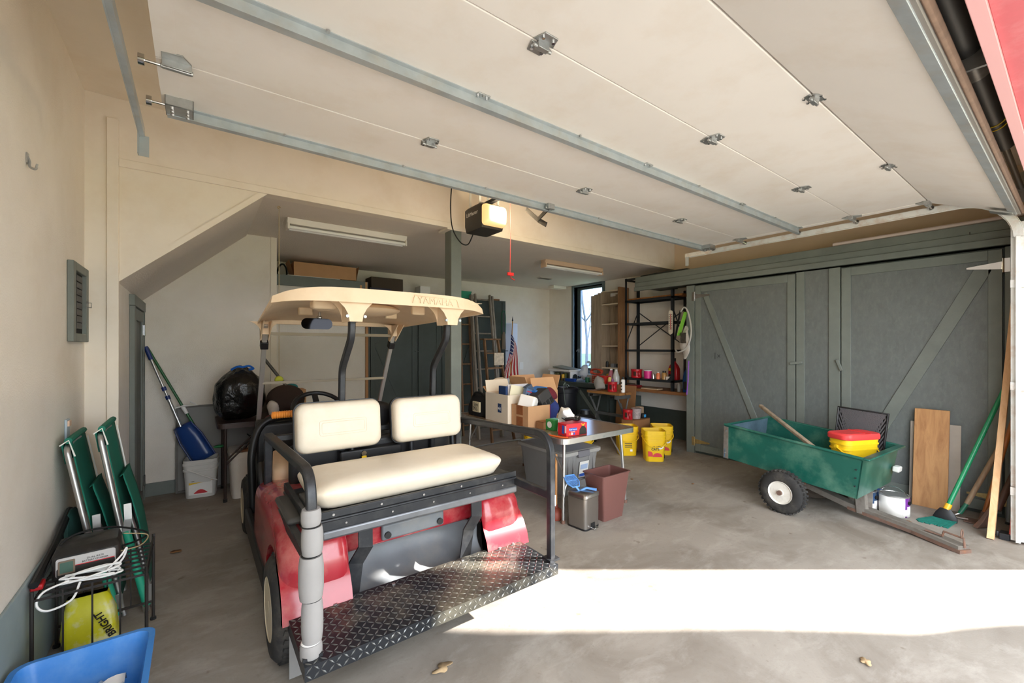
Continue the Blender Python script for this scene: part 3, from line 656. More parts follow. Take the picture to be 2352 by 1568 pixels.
# grey rear well between the fenders
P_ = []
for i in range(9):
    row = []
    for j in range(15):
        x = 0.585+0.80*j/14; e = abs(2*j/14-1); s = i/8
        y = 2.15+0.30*min(1, s*1.6)*(1-e**4*0.75)-0.03*(1-abs(math.sin(j*0.9)))*(1 if s < 0.4 else 0)
        z = 0.20+0.23*max(0, (s-0.35)/0.65)**0.8+0.06*e**4*(1-s)+0.012*math.cos(j*1.8)*(1-s)
        row.append((x, y, z))
    P_.append(row)
well = part(B().grid(P_), 'rear_well', GRYP, cart, smooth=True, ang=60)
md = well.modifiers.new('t', 'SOLIDIFY'); md.thickness = 0.012
wp = part(B().box(0.80, 1.17, 2.245, 2.275, 0.455, 0.54), 'access_plate', GRYP, cart, bev=0.012, seg=3)
for x in (0.83, 1.14): part(B().cyl((x, 2.245, 0.485), (x, 2.233, 0.485), 0.018, n=14), 'rubber_stud', BLKP, wp, smooth=True)
for x in (0.66, 0.9, 1.1, 1.3): part(B().cyl((x, 2.435, 0.38), (x, 2.42, 0.38), 0.009, n=8), 'rivet', BLKP, well)
# step plate with raised tread
ZP = 0.30
pl = part(B().box(0.325, 1.605, 1.735, 2.115, ZP-0.006, ZP).box(0.325, 1.605, 1.735, 1.741, ZP-0.055, ZP-0.006).box(0.325, 0.331, 1.741, 2.115, ZP-0.055, ZP-0.006).box(1.599, 1.605, 1.741, 2.115, ZP-0.055, ZP-0.006), 'step_plate', DPL, cart)
b = B()
def loz(c, ang, M):
    l, w, h = 0.0165, 0.0042, 0.0026; ca, sa = math.cos(ang), math.sin(ang)
    vs = [(c[0]+l*ca, c[1]+l*sa, 0), (c[0]-w*sa, c[1]+w*ca, 0), (c[0]-l*ca, c[1]-l*sa, 0), (c[0]+w*sa, c[1]-w*ca, 0), (c[0]+l*0.5*ca, c[1]+l*0.5*sa, h), (c[0]-l*0.5*ca, c[1]-l*0.5*sa, h)]
    b.add(vs, [(0,1,4),(1,2,5),(1,5,4),(2,3,5),(3,0,4),(3,4,5)], M)
g = 0.0265
for i in range(47):
    for j in range(14): loz((0.340+i*0.0270, 1.750+j*g), PI/4 if (i+j)%2 else -PI/4, T(0, 0, ZP))
for i in range(47):
    for j in range(2): loz((0.340+i*0.0270, 0.014+j*0.026), PI/4 if (i+j)%2 else -PI/4, lookM((0, 1.735, ZP-0.055), (1, 0, 0), (0, 0, 1)))
part(b, 'tread_pattern', DPT, pl, kind='stuff')
for x in (0.40, 0.52, 0.8, 1.2, 1.45, 1.55): part(B().cyl((x, 2.08, ZP), (x, 2.08, ZP+0.006), 0.009, n=8), 'bolt', ZINC, pl)
for x0, x1 in ((0.62, 0.70), (1.27, 1.35)):
    b = B(); xm = (x0+x1)/2
    b.sweep([(xm+0.02, 2.150, 0.66), (xm+0.02, 2.145, 0.50), (xm-0.02, 2.17, 0.42), (xm-0.035, 2.185, 0.26)], [(-0.035, -0.005), (0.035, -0.005), (0.035, 0.005), (-0.035, 0.005)], up=(0, 1, 0))
    part(b, 'step_bracket', BLK, cart)
for x in (0.62, 0.98, 1.33): part(B().box(x-0.03, x+0.03, 1.80, 2.10, 0.235, 0.275), 'step_support', BLK, cart)
# side rails
def rail(x, yf, legz):
    p = round_path([(x, 1.80, 0.30), (x, 1.80, 1.005), (x, yf, 0.945)], 0.13, 7)+[V((x, yf+0.03, legz))]
    return part(B().rtube(p, 0.036, 0.038, up=(1, 0, 0)), 'side_rail', BLK, cart, bev=0.006, ang=50)
rail(0.36, 3.02, 0.56); rail(1.61, 2.86, 0.62)
part(B().bar((0.36, 1.80, 0.66), (0.36, 3.05, 0.605), 0.034, 0.045), 'side_bar', BLK, cart, bev=0.004)
part(B().bar((1.61, 1.80, 0.662), (1.61, 2.86, 0.66), 0.034, 0.045), 'side_bar', BLK, cart, bev=0.004)
part(B().bar((0.36, 2.98, 0.935), (1.61, 2.90, 0.935), 0.038, 0.036), 'cross_bar', BLK, cart, bev=0.005)
for x in (0.36, 1.61): part(B().box(x-0.035, x+0.035, 1.765, 1.835, ZP, ZP+0.012), 'post_foot', BLK, cart)
part(B().box(1.628, 1.634, 1.785, 1.815, 0.60, 0.66), 'paint_chip', WHT, cart)
# foam padding on the left post
zz = [0.285, 0.352, 0.518, 0.690, 0.803, 0.872]
for k in range(5):
    a, c = zz[k], zz[k+1]; r0 = (0.041, 0.040, 0.046, 0.040, 0.037)[k]; n = 8; pr_ = []
    for i in range(n+1):
        t_ = i/n; pr_.append((r0*(0.88+0.12*math.sin(PI*min(1, max(0, t_*3)) / 2 if t_ < 0.5 else PI*min(1, (1-t_)*3)/2)), a+0.003+(c-a-0.006)*t_))
    part(B().lathe(pr_, 20, T(0.36+0.004*(k%2), 1.80, 0)), 'foam_sleeve', FOAM, cart, smooth=True, ang=60)
    if k: part(B().lathe([(0.031, a-0.004), (0.037, a), (0.031, a+0.004)], 18, T(0.36, 1.80, 0)), 'cable_tie', BLKP if k != 1 else WHT, cart, smooth=True)
# rear seat: tray, hinge strips, cushion
tray = part(B().box(0.395, 1.605, 2.135, 2.70, 0.645, 0.685), 'seat_tray', BLK, cart, bev=0.004)
part(B().box(0.395, 1.605, 2.118, 2.140, 0.690, 0.725), 'tray_lip', BLK, cart, bev=0.003)
part(B().box(0.395, 1.605, 2.122, 2.140, 0.632, 0.676), 'tray_lip', BLK, cart, bev=0.003)
part(B().cyl((0.40, 2.116, 0.684), (1.60, 2.116, 0.684), 0.007, n=10), 'piano_hinge', BLK, cart, smooth=True)
part(B().box(0.47, 1.62, 2.125, 2.20, 0.585, 0.632), 'seat_bracket', mat('bare_steel', (120, 122, 126), 0.4, 0.6, var=0.15, scale=10), cart, bev=0.012)
for k, x in enumerate((0.52, 0.75, 0.98, 1.21, 1.44)):
    part(B().cyl((x, 2.118, 0.708), (x, 2.110, 0.708), 0.006, n=8), 'bolt', CHROME, tray); part(B().cyl((x+0.06, 2.122, 0.655), (x+0.06, 2.116, 0.655), 0.005, n=8), 'bolt', CHROME, tray)
part(B().box(0.40, 0.425, 2.13, 2.72, 0.685, 0.725), 'tray_lip', BLK, cart, bev=0.003)
part(B().box(0.425, 0.455, 2.16, 2.42, 0.688, 0.745), 'hinge_block', mat('scuffed_black', (64, 64, 66), 0.5, var=0.3, scale=20), cart, bev=0.006)
rings = []
for k in range(9):
    s = k/8; inset = 0.07*(1-math.sin(PI*min(1, 0.2+s*0.8)/2))+(0.13*max(0, (s-0.55)/0.45)**2.2); z = 0.69+0.155*s**0.9
    rings.append(ring3(rrect(1.13-2*inset, 0.51-2*inset*0.85, max(0.02, 0.075-0.02*s), 5, 1.0, 2.42-0.02*s), z))
part(B().loft(rings), 'seat_cushion', CREAM, cart, smooth=True, ang=70, sub=1)
# backrests facing the rear
def pad(xc, zc, w, h, y, tilt, name, m, d=0.085):
    M = T(xc, y, zc) @ R(tilt, 'X') @ R(PI/2, 'X')
    rg = []
    for k in range(7):
        s = k/6; ins = 0.035*(1-math.sqrt(max(0, 1-(max(0, s-0.35)/0.65)**2)))
        rg.append(ring3(rrect(w-2*ins, h-2*ins, 0.055, 6), d*s-d*0.5))
    p = part(B().loft(rg, M=M), name, m, cart, smooth=True, ang=60)
    part(B().loft([ring3(rrect(w+0.012, h+0.012, 0.055, 6), -d*0.5-0.025), ring3(rrect(w+0.012, h+0.012, 0.055, 6), -d*0.5+0.004)], M=M), 'back_shell', BLKP, p, smooth=True, ang=60)
    for q in (0.0, 0.012):
        part(B().tube([M @ V((x, y_, d*0.5)) for x, y_ in rrect(w*0.55-q*2, h*0.30-q*2, 0.012, 3, 0.01, -0.005)], 0.0028, 6, closed=True), 'stitched_panel', m, p, smooth=True)
    return p
pad(0.715, 1.015, 0.50, 0.295, 2.74, -0.10, 'backrest', CREAM); pad(1.305, 1.005, 0.50, 0.295, 2.74, -0.10, 'backrest', CREAM)
part(B().box(0.45, 1.55, 2.84, 2.92, 0.60, 0.90), 'seat_back_panel', BLKP, cart, bev=0.03)
part(B().ell((1.0, 2.98, 1.02), (0.16, 0.06, 0.10), 14, 10), 'front_headrest', BLKP, cart, smooth=True)
for x in (0.80, 1.20, 1.52): part(B().tube(round_path([(x, 2.76, 0.66), (x, 2.79, 0.80), (x, 2.80, 0.92)], 0.05), 0.016, 10), 'back_support', BLK, cart, smooth=True)
t_ = part(B().box(0.72, 1.12, 2.76, 2.83, 0.765, 0.845), 'battery_tray', BLKP, cart, bev=0.01)
part(B().cyl((0.86, 2.765, 0.82), (0.86, 2.74, 0.82), 0.016, n=14), 'key_lock', CHROME, t_, smooth=True)
part(B().box(0.845, 0.875, 2.738, 2.743, 0.77, 0.805), 'key_tag', YEL, t_)
# front seat and floor
rings = []
for k in range(6):
    s = k/5; ins = 0.05*max(0, (s-0.5)/0.5)**2; rings.append(ring3(rrect(1.22-2*ins, 0.46-2*ins, 0.07, 5, 0.985, 3.24), 0.64+0.13*s))
part(B().loft(rings), 'front_seat', TANSEAT, cart, smooth=True, ang=70)
part(B().box(0.42, 1.56, 2.62, 3.46, 0.30, 0.64), 'seat_base', BLKP, cart)
part(B().box(0.335, 1.63, 2.62, 4.35, 0.20, 0.26), 'floor_pan', mat('floor_mat', (58, 56, 54), 0.85), cart)
for x in (0.31, 1.66): part(B().box(x-0.02, x+0.02, 2.66, 3.72, 0.16, 0.30), 'rocker_panel', BLKP, cart, bev=0.012)
part(B().tube(round_path([(0.345, 3.12, 0.57), (0.335, 3.14, 0.68), (0.34, 3.20, 0.74)], 0.05), 0.022, 8), 'hip_guard', BLKP, cart, smooth=True)
# front cowl, dash, steering
cw = part(B().prism([(3.86, 0.28), (3.84, 0.80), (3.92, 0.90), (4.15, 0.92), (4.45, 0.82), (4.62, 0.55), (4.60, 0.25)], 0.46, 1.50, MYZ), 'front_cowl', CRED, cart, bev=0.05, seg=4, ang=70)
part(B().prism([(3.76, 0.50), (3.79, 0.90), (3.90, 0.93), (3.90, 0.30), (3.80, 0.30)], 0.37, 1.60, MYZ), 'dash', BLKP, cart, bev=0.02, seg=3)
part(B().tube(round_path([(0.345, 3.72, 0.20), (0.33, 3.74, 0.72), (0.40, 3.80, 0.93), (0.75, 3.82, 0.96)], 0.16, 8), 0.028, 10), 'cowl_trim', BLKP, cart, smooth=True)
part(B().tube(round_path([(1.63, 3.72, 0.20), (1.64, 3.74, 0.72), (1.57, 3.80, 0.93), (1.25, 3.82, 0.96)], 0.16, 8), 0.028, 10), 'cowl_trim', BLKP, cart, smooth=True)
M = T(0.755, 3.52, 1.03) @ R(0.62, 'X')
sw = part(B().tube([M @ V((0.175*math.cos(a), 0.175*math.sin(a), 0)) for a in [2*PI*i/32 for i in range(32)]], 0.017, 10, closed=True), 'steering_wheel', BLKP, cart, smooth=True)
b = B()
for a in (PI/2, PI*1.17, PI*1.83): b.bar(M @ V((0, 0, -0.02)), M @ V((0.17*math.cos(a), 0.17*math.sin(a), 0)), 0.04, 0.016)
part(b.ell(tuple(M @ V((0, 0, -0.02))), (0.05, 0.05, 0.03), 12, 8), 'spokes', BLKP, sw)
part(B().cyl(M @ V((0, 0, -0.03)), V((0.755, 3.84, 0.62)), 0.03, n=12), 'steering_column', BLKP, cart, smooth=True)
M = lookM((0.375, 3.0, 1.075), (1, 0, 0), (0, 0, 1)) @ R(PI/2, 'Y')
prf = [(0.0, -0.005), (0.018, 0.0)]
for k in range(9): prf += [(0.0235, 0.006+k*0.013), (0.0205, 0.0125+k*0.013)]
prf += [(0.021, 0.13), (0.019, 0.22), (0.0, 0.222)]
part(B().lathe(prf, 18, M), 'ribbed_grip', mat('amber_plastic', (224, 136, 48), 0.3, coat=0.4), cart, smooth=True, ang=25)
# roof canopy
RXC = 0.985
def roof_b(u, v): return 1.752-0.062*v-0.015*abs(u)**8
def roof_z(u, v):  # u -1..1 across, v 0 rear..1 front
    g = 0.78+0.22*math.sin(PI*min(1, v*2.2)/2) if v < 0.6 else 1.0-0.75*((v-0.6)/0.4)**2
    return roof_b(u, v)+0.034+0.062*(1-abs(u)**5)*g
top = []; n, m = 25, 21
def roof_xy(u, v):
    hw = 0.660-0.075*v; cr = 0.05*(abs(u)**6)
    y = 2.475+1.60*v
    y += 0.10*(abs(u)**5)*(1-2*v if v < 0.5 else -(2*v-1)); return RXC+u*hw, y
for i in range(m):
    v = i/(m-1); top.append([(*roof_xy(-1+2*j/(n-1), v), roof_z(-1+2*j/(n-1), v)) for j in range(n)])
bot = [[(RXC+(p[0]-RXC)*0.985, 3.27+(p[1]-3.27)*0.985, p[2]-0.012) for p in r] for r in top]
# rim drops below the shell edge
b = B(); nv = n*m
vs = [p for r in top for p in r]+[p for r in bot for p in r]
fs = [(i*n+j, i*n+j+1, (i+1)*n+j+1, (i+1)*n+j) for i in range(m-1) for j in range(n-1)]
fs += [(nv+i*n+j, nv+(i+1)*n+j, nv+(i+1)*n+j+1, nv+i*n+j+1) for i in range(m-1) for j in range(n-1)]
edge = [j for j in range(n)]+[i*n+n-1 for i in range(1, m)]+[(m-1)*n+j for j in range(n-2, -1, -1)]+[i*n for i in range(m-2, 0, -1)]
o = len(vs); E_ = len(edge)
def drop(p):
    v = min(1, max(0, (p[1]-2.475)/1.6)); u = (p[0]-RXC)/(0.660-0.075*v); return (RXC+(p[0]-RXC)*1.012, 3.27+(p[1]-3.27)*1.008, roof_b(max(-1, min(1, u)), v))
vs += [drop(vs[e]) for e in edge]
vs += [(RXC+(q[0]-RXC)*0.982, 3.27+(q[1]-3.27)*0.985, q[2]+0.002) for q in vs[o:o+E_]]
for k in range(E_):
    a, c = edge[k], edge[(k+1)%E_]
    fs += [(a, c, o+(k+1)%E_, o+k), (o+k, o+(k+1)%E_, o+E_+(k+1)%E_, o+E_+k), (o+E_+k, o+E_+(k+1)%E_, nv+c, nv+a)]
b.add(vs, fs)
rf = part(b, 'roof', ROOFM, cart, smooth=True, ang=50)
# raised lettering panel on the rear edge
M = lookM((1.235, 2.470, 1.786), (1, 0.03, -0.03), (0, 0.12, 1))
part(B().tube([M @ V(p) for p in ((-0.165, -0.022, 0.0), (-0.15, 0.028, 0.0), (0.15, 0.028, -0.002), (0.165, -0.022, 0.0))], 0.003, 6), 'logo_border', ROOFM, rf)
text('YAMAHA', 0.058, M @ T(-0.005, 0.0, 0.0), ROOFM, rf, ext=0.003, name='raised_lettering', sx=1.05)
# flared roof supports at the struts
def flare(xc, y, zb, zt, hw, ht, th, name='roof_support'):
    pol = []
    for k in range(7):
        s = k/6; pol.append((xc-hw-(ht-hw)*(1-math.cos(s*PI/2)), zb+(zt-zb)*math.sin(s*PI/2)))
    for k in range(6, -1, -1):
        s = k/6; pol.append((xc+hw+(ht-hw)*(1-math.cos(s*PI/2)), zb+(zt-zb)*math.sin(s*PI/2)))
    return part(B().prism(pol, -(y+th), -y, R(PI/2, 'X')), name, ROOFM, rf, smooth=True, ang=35)
for x in (0.74, 1.37):
    flare(x, 2.50+0.02*abs(x-0.985), 1.645, 1.80, 0.036, 0.235, 0.012); flare(x, 2.655, 1.645, 1.80, 0.036, 0.20, 0.01)
    part(B().box(x-0.038, x-0.030, 2.515, 2.66, 1.645, 1.80).box(x+0.030, x+0.038, 2.515, 2.66, 1.645, 1.80), 'support_web', ROOFM, rf)
    for s in (-0.05, 0.05): part(B().cyl((x+s, 2.508, 1.675), (x+s, 2.495, 1.675), 0.009, n=10), 'bolt', STEEL, rf, smooth=True)
    p = round_path([(x, 2.59, 1.68), (x, 2.59, 1.56), (x, 2.80, 1.36), (x, 2.83, 0.66)], 0.05, 5)
    part(B().rtube(p, 0.042, 0.036, up=(1, 0, 0)), 'rear_strut', BLK, cart, bev=0.006, ang=50)
for x, s in ((0.445, 1), (1.51, -1)):
    top_, bt = V((x, 3.90, 1.68)), V((x, 4.40, 0.80))
    path = [top_, top_.lerp(bt, 0.9)]+round_path([top_.lerp(bt, 0.92), bt, bt+V((s*0.16, 0.02, -0.03))], 0.09, 6)[1:]
    part(B().rtube(path, 0.032, 0.036, up=(1, 0, 0)), 'front_strut', SILV, cart, bev=0.006, ang=50)
    part(B().bar(top_.lerp(bt, 0.155), top_.lerp(bt, 0.215), 0.056, 0.062), 'strut_clip', BLKP, cart, bev=0.004)
    for q in (-0.028, 0.028): part(B().prism([(3.74, 1.70), (4.0, 1.70), (3.985, 1.56), (3.95, 1.55)], x+q-0.004, x+q+0.004, MYZ), 'strut_bracket', ROOFM, rf)
    flare(x, 3.90, 1.60, 1.70, 0.03, 0.13, 0.01)
# underside mouldings of the roof and the mirror
part(B().ell((0.985, 3.25, 1.775), (0.30, 0.28, 0.05), 24, 10), 'roof_dome', ROOFM, rf, smooth=True)
for x, y in ((0.66, 2.95), (1.32, 2.95), (0.66, 3.5), (1.32, 3.5)): part(B().box(x-0.05, x+0.05, y-0.02, y+0.02, 1.735, 1.80), 'roof_rib', ROOFM, rf, bev=0.01)
for x in (1.42, 0.62): part(B().box(x-0.07, x+0.07, 2.70, 2.80, 1.725, 1.78), 'roof_pocket', ROOFM, rf, bev=0.015)
mr = part(B().loft([[(0.70+a, 3.30, 1.665+c) for a, c in rrect(0.21*k, 0.078*k, 0.038*k, 6)] for k in (0.85, 1.0)]+[[(0.70+a, 3.335, 1.665+c) for a, c in rrect(0.20, 0.072, 0.034, 6)]]), 'mirror', mat('mirror_glass', (30, 30, 32), 0.06, 0.9), cart, smooth=True, ang=30)
part(B().cyl((0.72, 3.32, 1.70), (0.72, 3.32, 1.75), 0.010, n=10).ell((0.72, 3.32, 1.712), (0.02, 0.02, 0.016), 10, 8), 'mirror_mount', CHROME, mr, smooth=True)
# windscreen: two sheets, frame bars
w0, w1, w2 = V((0, 3.935, 1.60)), V((0, 4.175, 1.19)), V((0, 4.40, 0.80))
for a, c in ((w0, w1), (w1, w2)):
    dv = (c-a).normalized(); nv_ = V((0, -dv.z, dv.y))*0.003
    b = B().add([(0.45, *(a+nv_)[1:]), (1.505, *(a+nv_)[1:]), (1.505, *(c+nv_)[1:]), (0.45, *(c+nv_)[1:]), (0.45, *(a-nv_)[1:]), (1.505, *(a-nv_)[1:]), (1.505, *(c-nv_)[1:]), (0.45, *(c-nv_)[1:])], [(0,1,2,3),(7,6,5,4),(0,4,5,1),(1,5,6,2),(2,6,7,3),(3,7,4,0)])
    part(b, 'windscreen', GLS, cart)
part(B().bar((0.45, 3.93, 1.605), (1.505, 3.93, 1.605), 0.03, 0.026), 'windscreen_bar', mat('bronze_trim', (120, 106, 84), 0.4, 0.3), cart)
part(B().bar((0.45, 4.17, 1.19), (1.505, 4.17, 1.19), 0.022, 0.022), 'windscreen_bar', mat('bronze_trim', (120, 106, 84), 0.4, 0.3), cart)
# ================================================================== DUMP TRAILER
TGRN = mat('trailer_green', (22, 86, 74), 0.36, 0.1, var=0.12, scale=5, dirt=((112,150,128), 0.45, 4.5))
RUST = mat('rusty_steel', (112, 88, 76), 0.8, 0.2, var=0.2, scale=9, dirt=((150,96,62), 0.6, 14))
RUSTG = mat('dirty_grey_steel', (116, 110, 102), 0.75, 0.2, var=0.15, scale=7, dirt=((82,66,54), 0.7, 9))
tr = thing('garden_trailer', 'green steel dump trailer with white wheels and a rusty tongue', 'trailer', (4.785, 1.65, 0), -0.056)
TM = MW[tr.name] @ T(0, 0, 0.305) @ R(0.0925, 'X')
def tp(b): b.v = [tuple(TM @ V(p)) for p in b.v]; return b
hw, hl, th_ = 0.43, 0.58, 0.343
for s in (-1, 1):
    sd = part(tp(B().add([(s*(hw-0.03), -hl+0.02, 0), (s*(hw-0.03), hl-0.02, 0), (s*hw, hl, th_), (s*hw, -hl, th_), (s*(hw-0.038), -hl+0.02, 0), (s*(hw-0.038), hl-0.02, 0), (s*(hw-0.008), hl, th_), (s*(hw-0.008), -hl, th_)], [(0,1,2,3),(7,6,5,4),(0,4,5,1),(1,5,6,2),(2,6,7,3),(3,7,4,0)])), 'side_panel', TGRN, tr)
    part(tp(B().tube([(s*(hw+0.004), -hl, th_), (s*(hw+0.004), hl, th_)], 0.013, 10)), 'rolled_rim', TGRN, sd, smooth=True)
    part(tp(B().add([(s*(hw-0.024), hl-0.05, -0.01), (s*(hw-0.024), hl+0.0, -0.01), (s*(hw+0.005), hl+0.004, th_-0.02), (s*(hw+0.005), hl-0.04, th_-0.02), (s*(hw-0.035), hl-0.05, -0.01), (s*(hw-0.035), hl, -0.01), (s*(hw-0.004), hl+0.004, th_-0.02), (s*(hw-0.004), hl-0.04, th_-0.02)], [(0,1,2,3),(7,6,5,4),(0,4,5,1),(1,5,6,2),(2,6,7,3),(3,7,4,0)])), 'tailgate_channel', RUSTG, sd)
    for z in (0.05, 0.28): part(tp(B().cyl((s*(hw-0.022+z*0.085), hl-0.025, z), (s*(hw-0.012+z*0.085), hl-0.025, z), 0.008, n=8)), 'bolt', ZINC, sd)
    for z in (0.10, 0.17, 0.24): part(tp(B().cyl((s*(hw-0.030+z*0.085), -hl+0.04, z), (s*(hw-0.02+z*0.085), -hl+0.04, z), 0.006, n=8)), 'bolt', BLK, sd)
fp = part(tp(B().add([(-hw+0.03, -hl+0.02, 0), (hw-0.03, -hl+0.02, 0), (hw, -hl, th_), (-hw, -hl, th_), (-hw+0.03, -hl+0.03, 0), (hw-0.03, -hl+0.03, 0), (hw, -hl+0.01, th_), (-hw, -hl+0.01, th_)], [(0,1,2,3),(7,6,5,4),(0,4,5,1),(1,5,6,2),(2,6,7,3),(3,7,4,0)])), 'front_panel', TGRN, tr)
part(tp(B().box(-hw-0.012, hw+0.012, -hl-0.045, -hl+0.01, th_-0.006, th_+0.010)), 'front_rim', TGRN, fp, bev=0.006)
part(tp(B().box(hw-0.12, hw-0.03, -hl-0.05, -hl, 0.12, 0.17)), 'catch', mat('chipped_white', (206, 206, 200), 0.5), fp, bev=0.01)
tg = part(tp(B().box(-hw+0.015, hw-0.015, hl-0.02, hl-0.012, 0.0, th_)), 'tailgate', mat('worn_blue_steel', (96, 118, 134), 0.45, 0.3, var=0.25, scale=8), tr)
part(tp(B().tube([(-hw+0.01, hl-0.016, th_), (hw-0.01, hl-0.016, th_)], 0.012, 8)), 'rolled_rim', TGRN, tg, smooth=True)
part(tp(B().box(-hw+0.03, hw-0.03, -hl+0.02, hl-0.02, -0.004, 0.004)), 'tub_floor', TGRN, tr)
def twheel(xo, s):
    r, w = 0.19, 0.11; O = MW[tr.name]
    M = O @ (lookM((xo, -0.05, r), (0, 1, 0), (0, 0, 1)) if s > 0 else lookM((xo, -0.05, r), (0, -1, 0), (0, 0, 1)))
    ty = part(B().lathe([(r*0.52, 0.010), (r*0.60, 0.0), (r*0.86, 0.006), (r*0.96, 0.025), (r, 0.045), (r, w-0.045), (r*0.95, w-0.02), (r*0.6, w), (r*0.52, w-0.02)], 40, M, close=True), 'tyre', RUB, tr, smooth=True, ang=50)
    b = B()
    for k in range(34):
        a = 2*PI*k/34
        for z0, z1, o in ((0.022, 0.055, 0), (0.058, 0.09, 0.09)):
            c = M @ V((r*math.cos(a+o), r*math.sin(a+o), z0)); d = M @ V((r*math.cos(a+o+0.05), r*math.sin(a+o+0.05), z1)); b.bar(c, d, 0.018, 0.012, up=(M @ V((math.cos(a), math.sin(a), 0)))-M.translation)
    part(b, 'tread', RUB, ty, kind='stuff')
    rim = part(B().lathe([(r*0.54, 0.012), (r*0.525, 0.002), (r*0.50, 0.004), (r*0.45, 0.018), (r*0.30, 0.028), (r*0.18, 0.024), (r*0.14, 0.006), (0, 0.006)], 32, M), 'rim', mat('white_rim', (226, 222, 212), 0.45, 0.1, dirt=((150,130,110), 0.3, 20)), tr, smooth=True, ang=50)
    part(B().cyl(M @ V((0, 0, 0.02)), M @ V((0, 0, -0.012)), r*0.11, n=14), 'hub', RUST, rim, smooth=True)
twheel(-0.585, 1); twheel(0.585, -1)
O = MW[tr.name]
part(B().cyl(O @ V((-0.56, -0.05, 0.19)), O @ V((0.56, -0.05, 0.19)), 0.014, n=10), 'axle', RUST, tr, smooth=True)
for x in (-0.3, 0.3): part(B().bar(O @ V((x, -0.05, 0.18)), O @ V((x, -0.02, 0.31)), 0.02, 0.16, up=O.to_3x3() @ V((1, 0, 0))), 'axle_bracket', RUSTG, tr)
tn = part(B().sweep([O @ V((-0.04, 0.05, 0.20)), O @ V((-0.05, -0.40, 0.085)), O @ V((-0.12, -0.85, 0.045)), O @ V((-0.24, -1.14, 0.028))], [(-0.05, -0.025), (0.05, -0.025), (0.05, 0.025), (-0.05, 0.025)]), 'tongue', RUSTG, tr, bev=0.004)
part(B().sweep([O @ V((-0.05, -0.40, 0.060)), O @ V((-0.12, -0.85, 0.020)), O @ V((-0.245, -1.15, 0.006))], [(-0.054, -0.006), (0.054, -0.006), (0.054, 0.02), (-0.054, 0.02)]), 'tongue_side', RUST, tn)
for x, z1 in ((-0.10, 0.27), (0.06, 0.27)): part(B().sweep([O @ V((x*0.5-0.06, -0.50, 0.05)), O @ V((x, -0.48, z1-0.01))], [(-0.035, -0.012), (0.035, -0.012), (0.05, 0.012), (-0.05, 0.012)]), 'front_stand', RUSTG, tr, bev=0.004)
b = B().tube([O @ V(p) for p in ((-0.18, -0.92, 0.075), (-0.20, -1.02, 0.07), (-0.205, -1.03, 0.11), (-0.24, -1.14, 0.105), (-0.242, -1.145, 0.04))], 0.008, 6)
part(b, 'hitch_clevis', RUST, tr); part(B().tube([O @ V((-0.235+0.03*math.cos(a), -1.13, 0.135+0.03*math.sin(a))) for a in [2*PI*i/14 for i in range(14)]], 0.004, 6, closed=True), 'pin_ring', RUST, tr)

# ---- what lies in the trailer
def litter_pail(name, label, loc, rz, w, d, h, m, lid=None, handle_up=False, deco='wide', group=None):
    """square plastic pail with reinforcing bands, feet notches, bail handle and printed panels"""
    t = thing(name, label, 'bucket', loc, rz, group); L = MW[t.name]
    rg = []
    for k, (s, z) in enumerate(((0.80, 0), (0.815, 0.012), (0.93, 0.70), (0.93, 0.705), (0.985, 0.71), (0.985, 0.74), (0.945, 0.745), (0.955, 0.83), (1.0, 0.835), (1.0, 0.86), (0.97, 0.865), (0.98, 1.0))): rg.append(ring3(rrect(w*s, d*s, 0.05*w/0.3, 5), z*h))
    rg += [ring3(rrect(w*s, d*s, 0.045*w/0.3, 5), z*h) for s, z in ((0.955, 1.0), (0.93, 0.85), (0.78, 0.03))]
    body = part(B().loft(rg, True, True), 'pail', m, t, smooth=True, ang=35, local=True)
    for sx in (-1, 1):
        part(B().cyl((sx*w*0.475, 0, h*0.78), (sx*w*0.52, 0, h*0.78), 0.016, n=12), 'handle_boss', m, t, smooth=True, local=True)
    a0 = 1.15 if not handle_up else PI/2
    pts = [(w*0.51*math.cos(a), -math.sin(a)*w*0.55*math.sin(a0)-0.0*math.sin(a)-max(0, 0)*1, h*0.78-math.sin(a)*w*0.55*math.cos(a0)) for a in [PI*i/16 for i in range(17)]]
    pts = [(x, min(y, 0) if abs(x) < w*0.505 else y, z) for x, y, z in pts]
    k = d*0.5+0.012
    pts = [(x, -k*min(1, math.sin(PI*i/16)*2.2), h*0.78-math.sin(PI*i/16)*w*0.42) for i, (x, y, z) in enumerate(pts)]
    part(B().tube(pts, 0.006, 6), 'bail_handle', m, t, smooth=True, local=True)
    if lid:
        lr = [ring3(rrect(w*1.03, d*1.03, 0.05*w/0.3, 5), h*0.955), ring3(rrect(w*1.05, d*1.05, 0.05*w/0.3, 5), h*0.97), ring3(rrect(w*1.05, d*1.05, 0.05*w/0.3, 5), h*1.06), ring3(rrect(w*1.0, d*1.0, 0.05*w/0.3, 5), h*1.09), ring3(rrect(w*0.94, d*0.92, 0.045*w/0.3, 5), h*1.085)]
        ld = part(B().loft(lr), 'lid', lid, t, smooth=True, ang=35, local=True)
        part(B().box(w*0.16, w*0.175, -d*0.5, d*0.5, h*1.083, h*1.105), 'lid_ridge', lid, ld, local=True)
        part(B().loft([ring3(rrect(w*0.58, d*0.78, 0.03, 4, -w*0.16), h*1.084), ring3(rrect(w*0.56, d*0.76, 0.03, 4, -w*0.16), h*1.094)]), 'lid_panel', lid, ld, local=True)
    return t
PRED = mat('print_red', (200, 34, 44), 0.5); PBLK = mat('print_black', (34, 30, 26), 0.5); PWHT = mat('print_white', (240, 238, 232), 0.5)
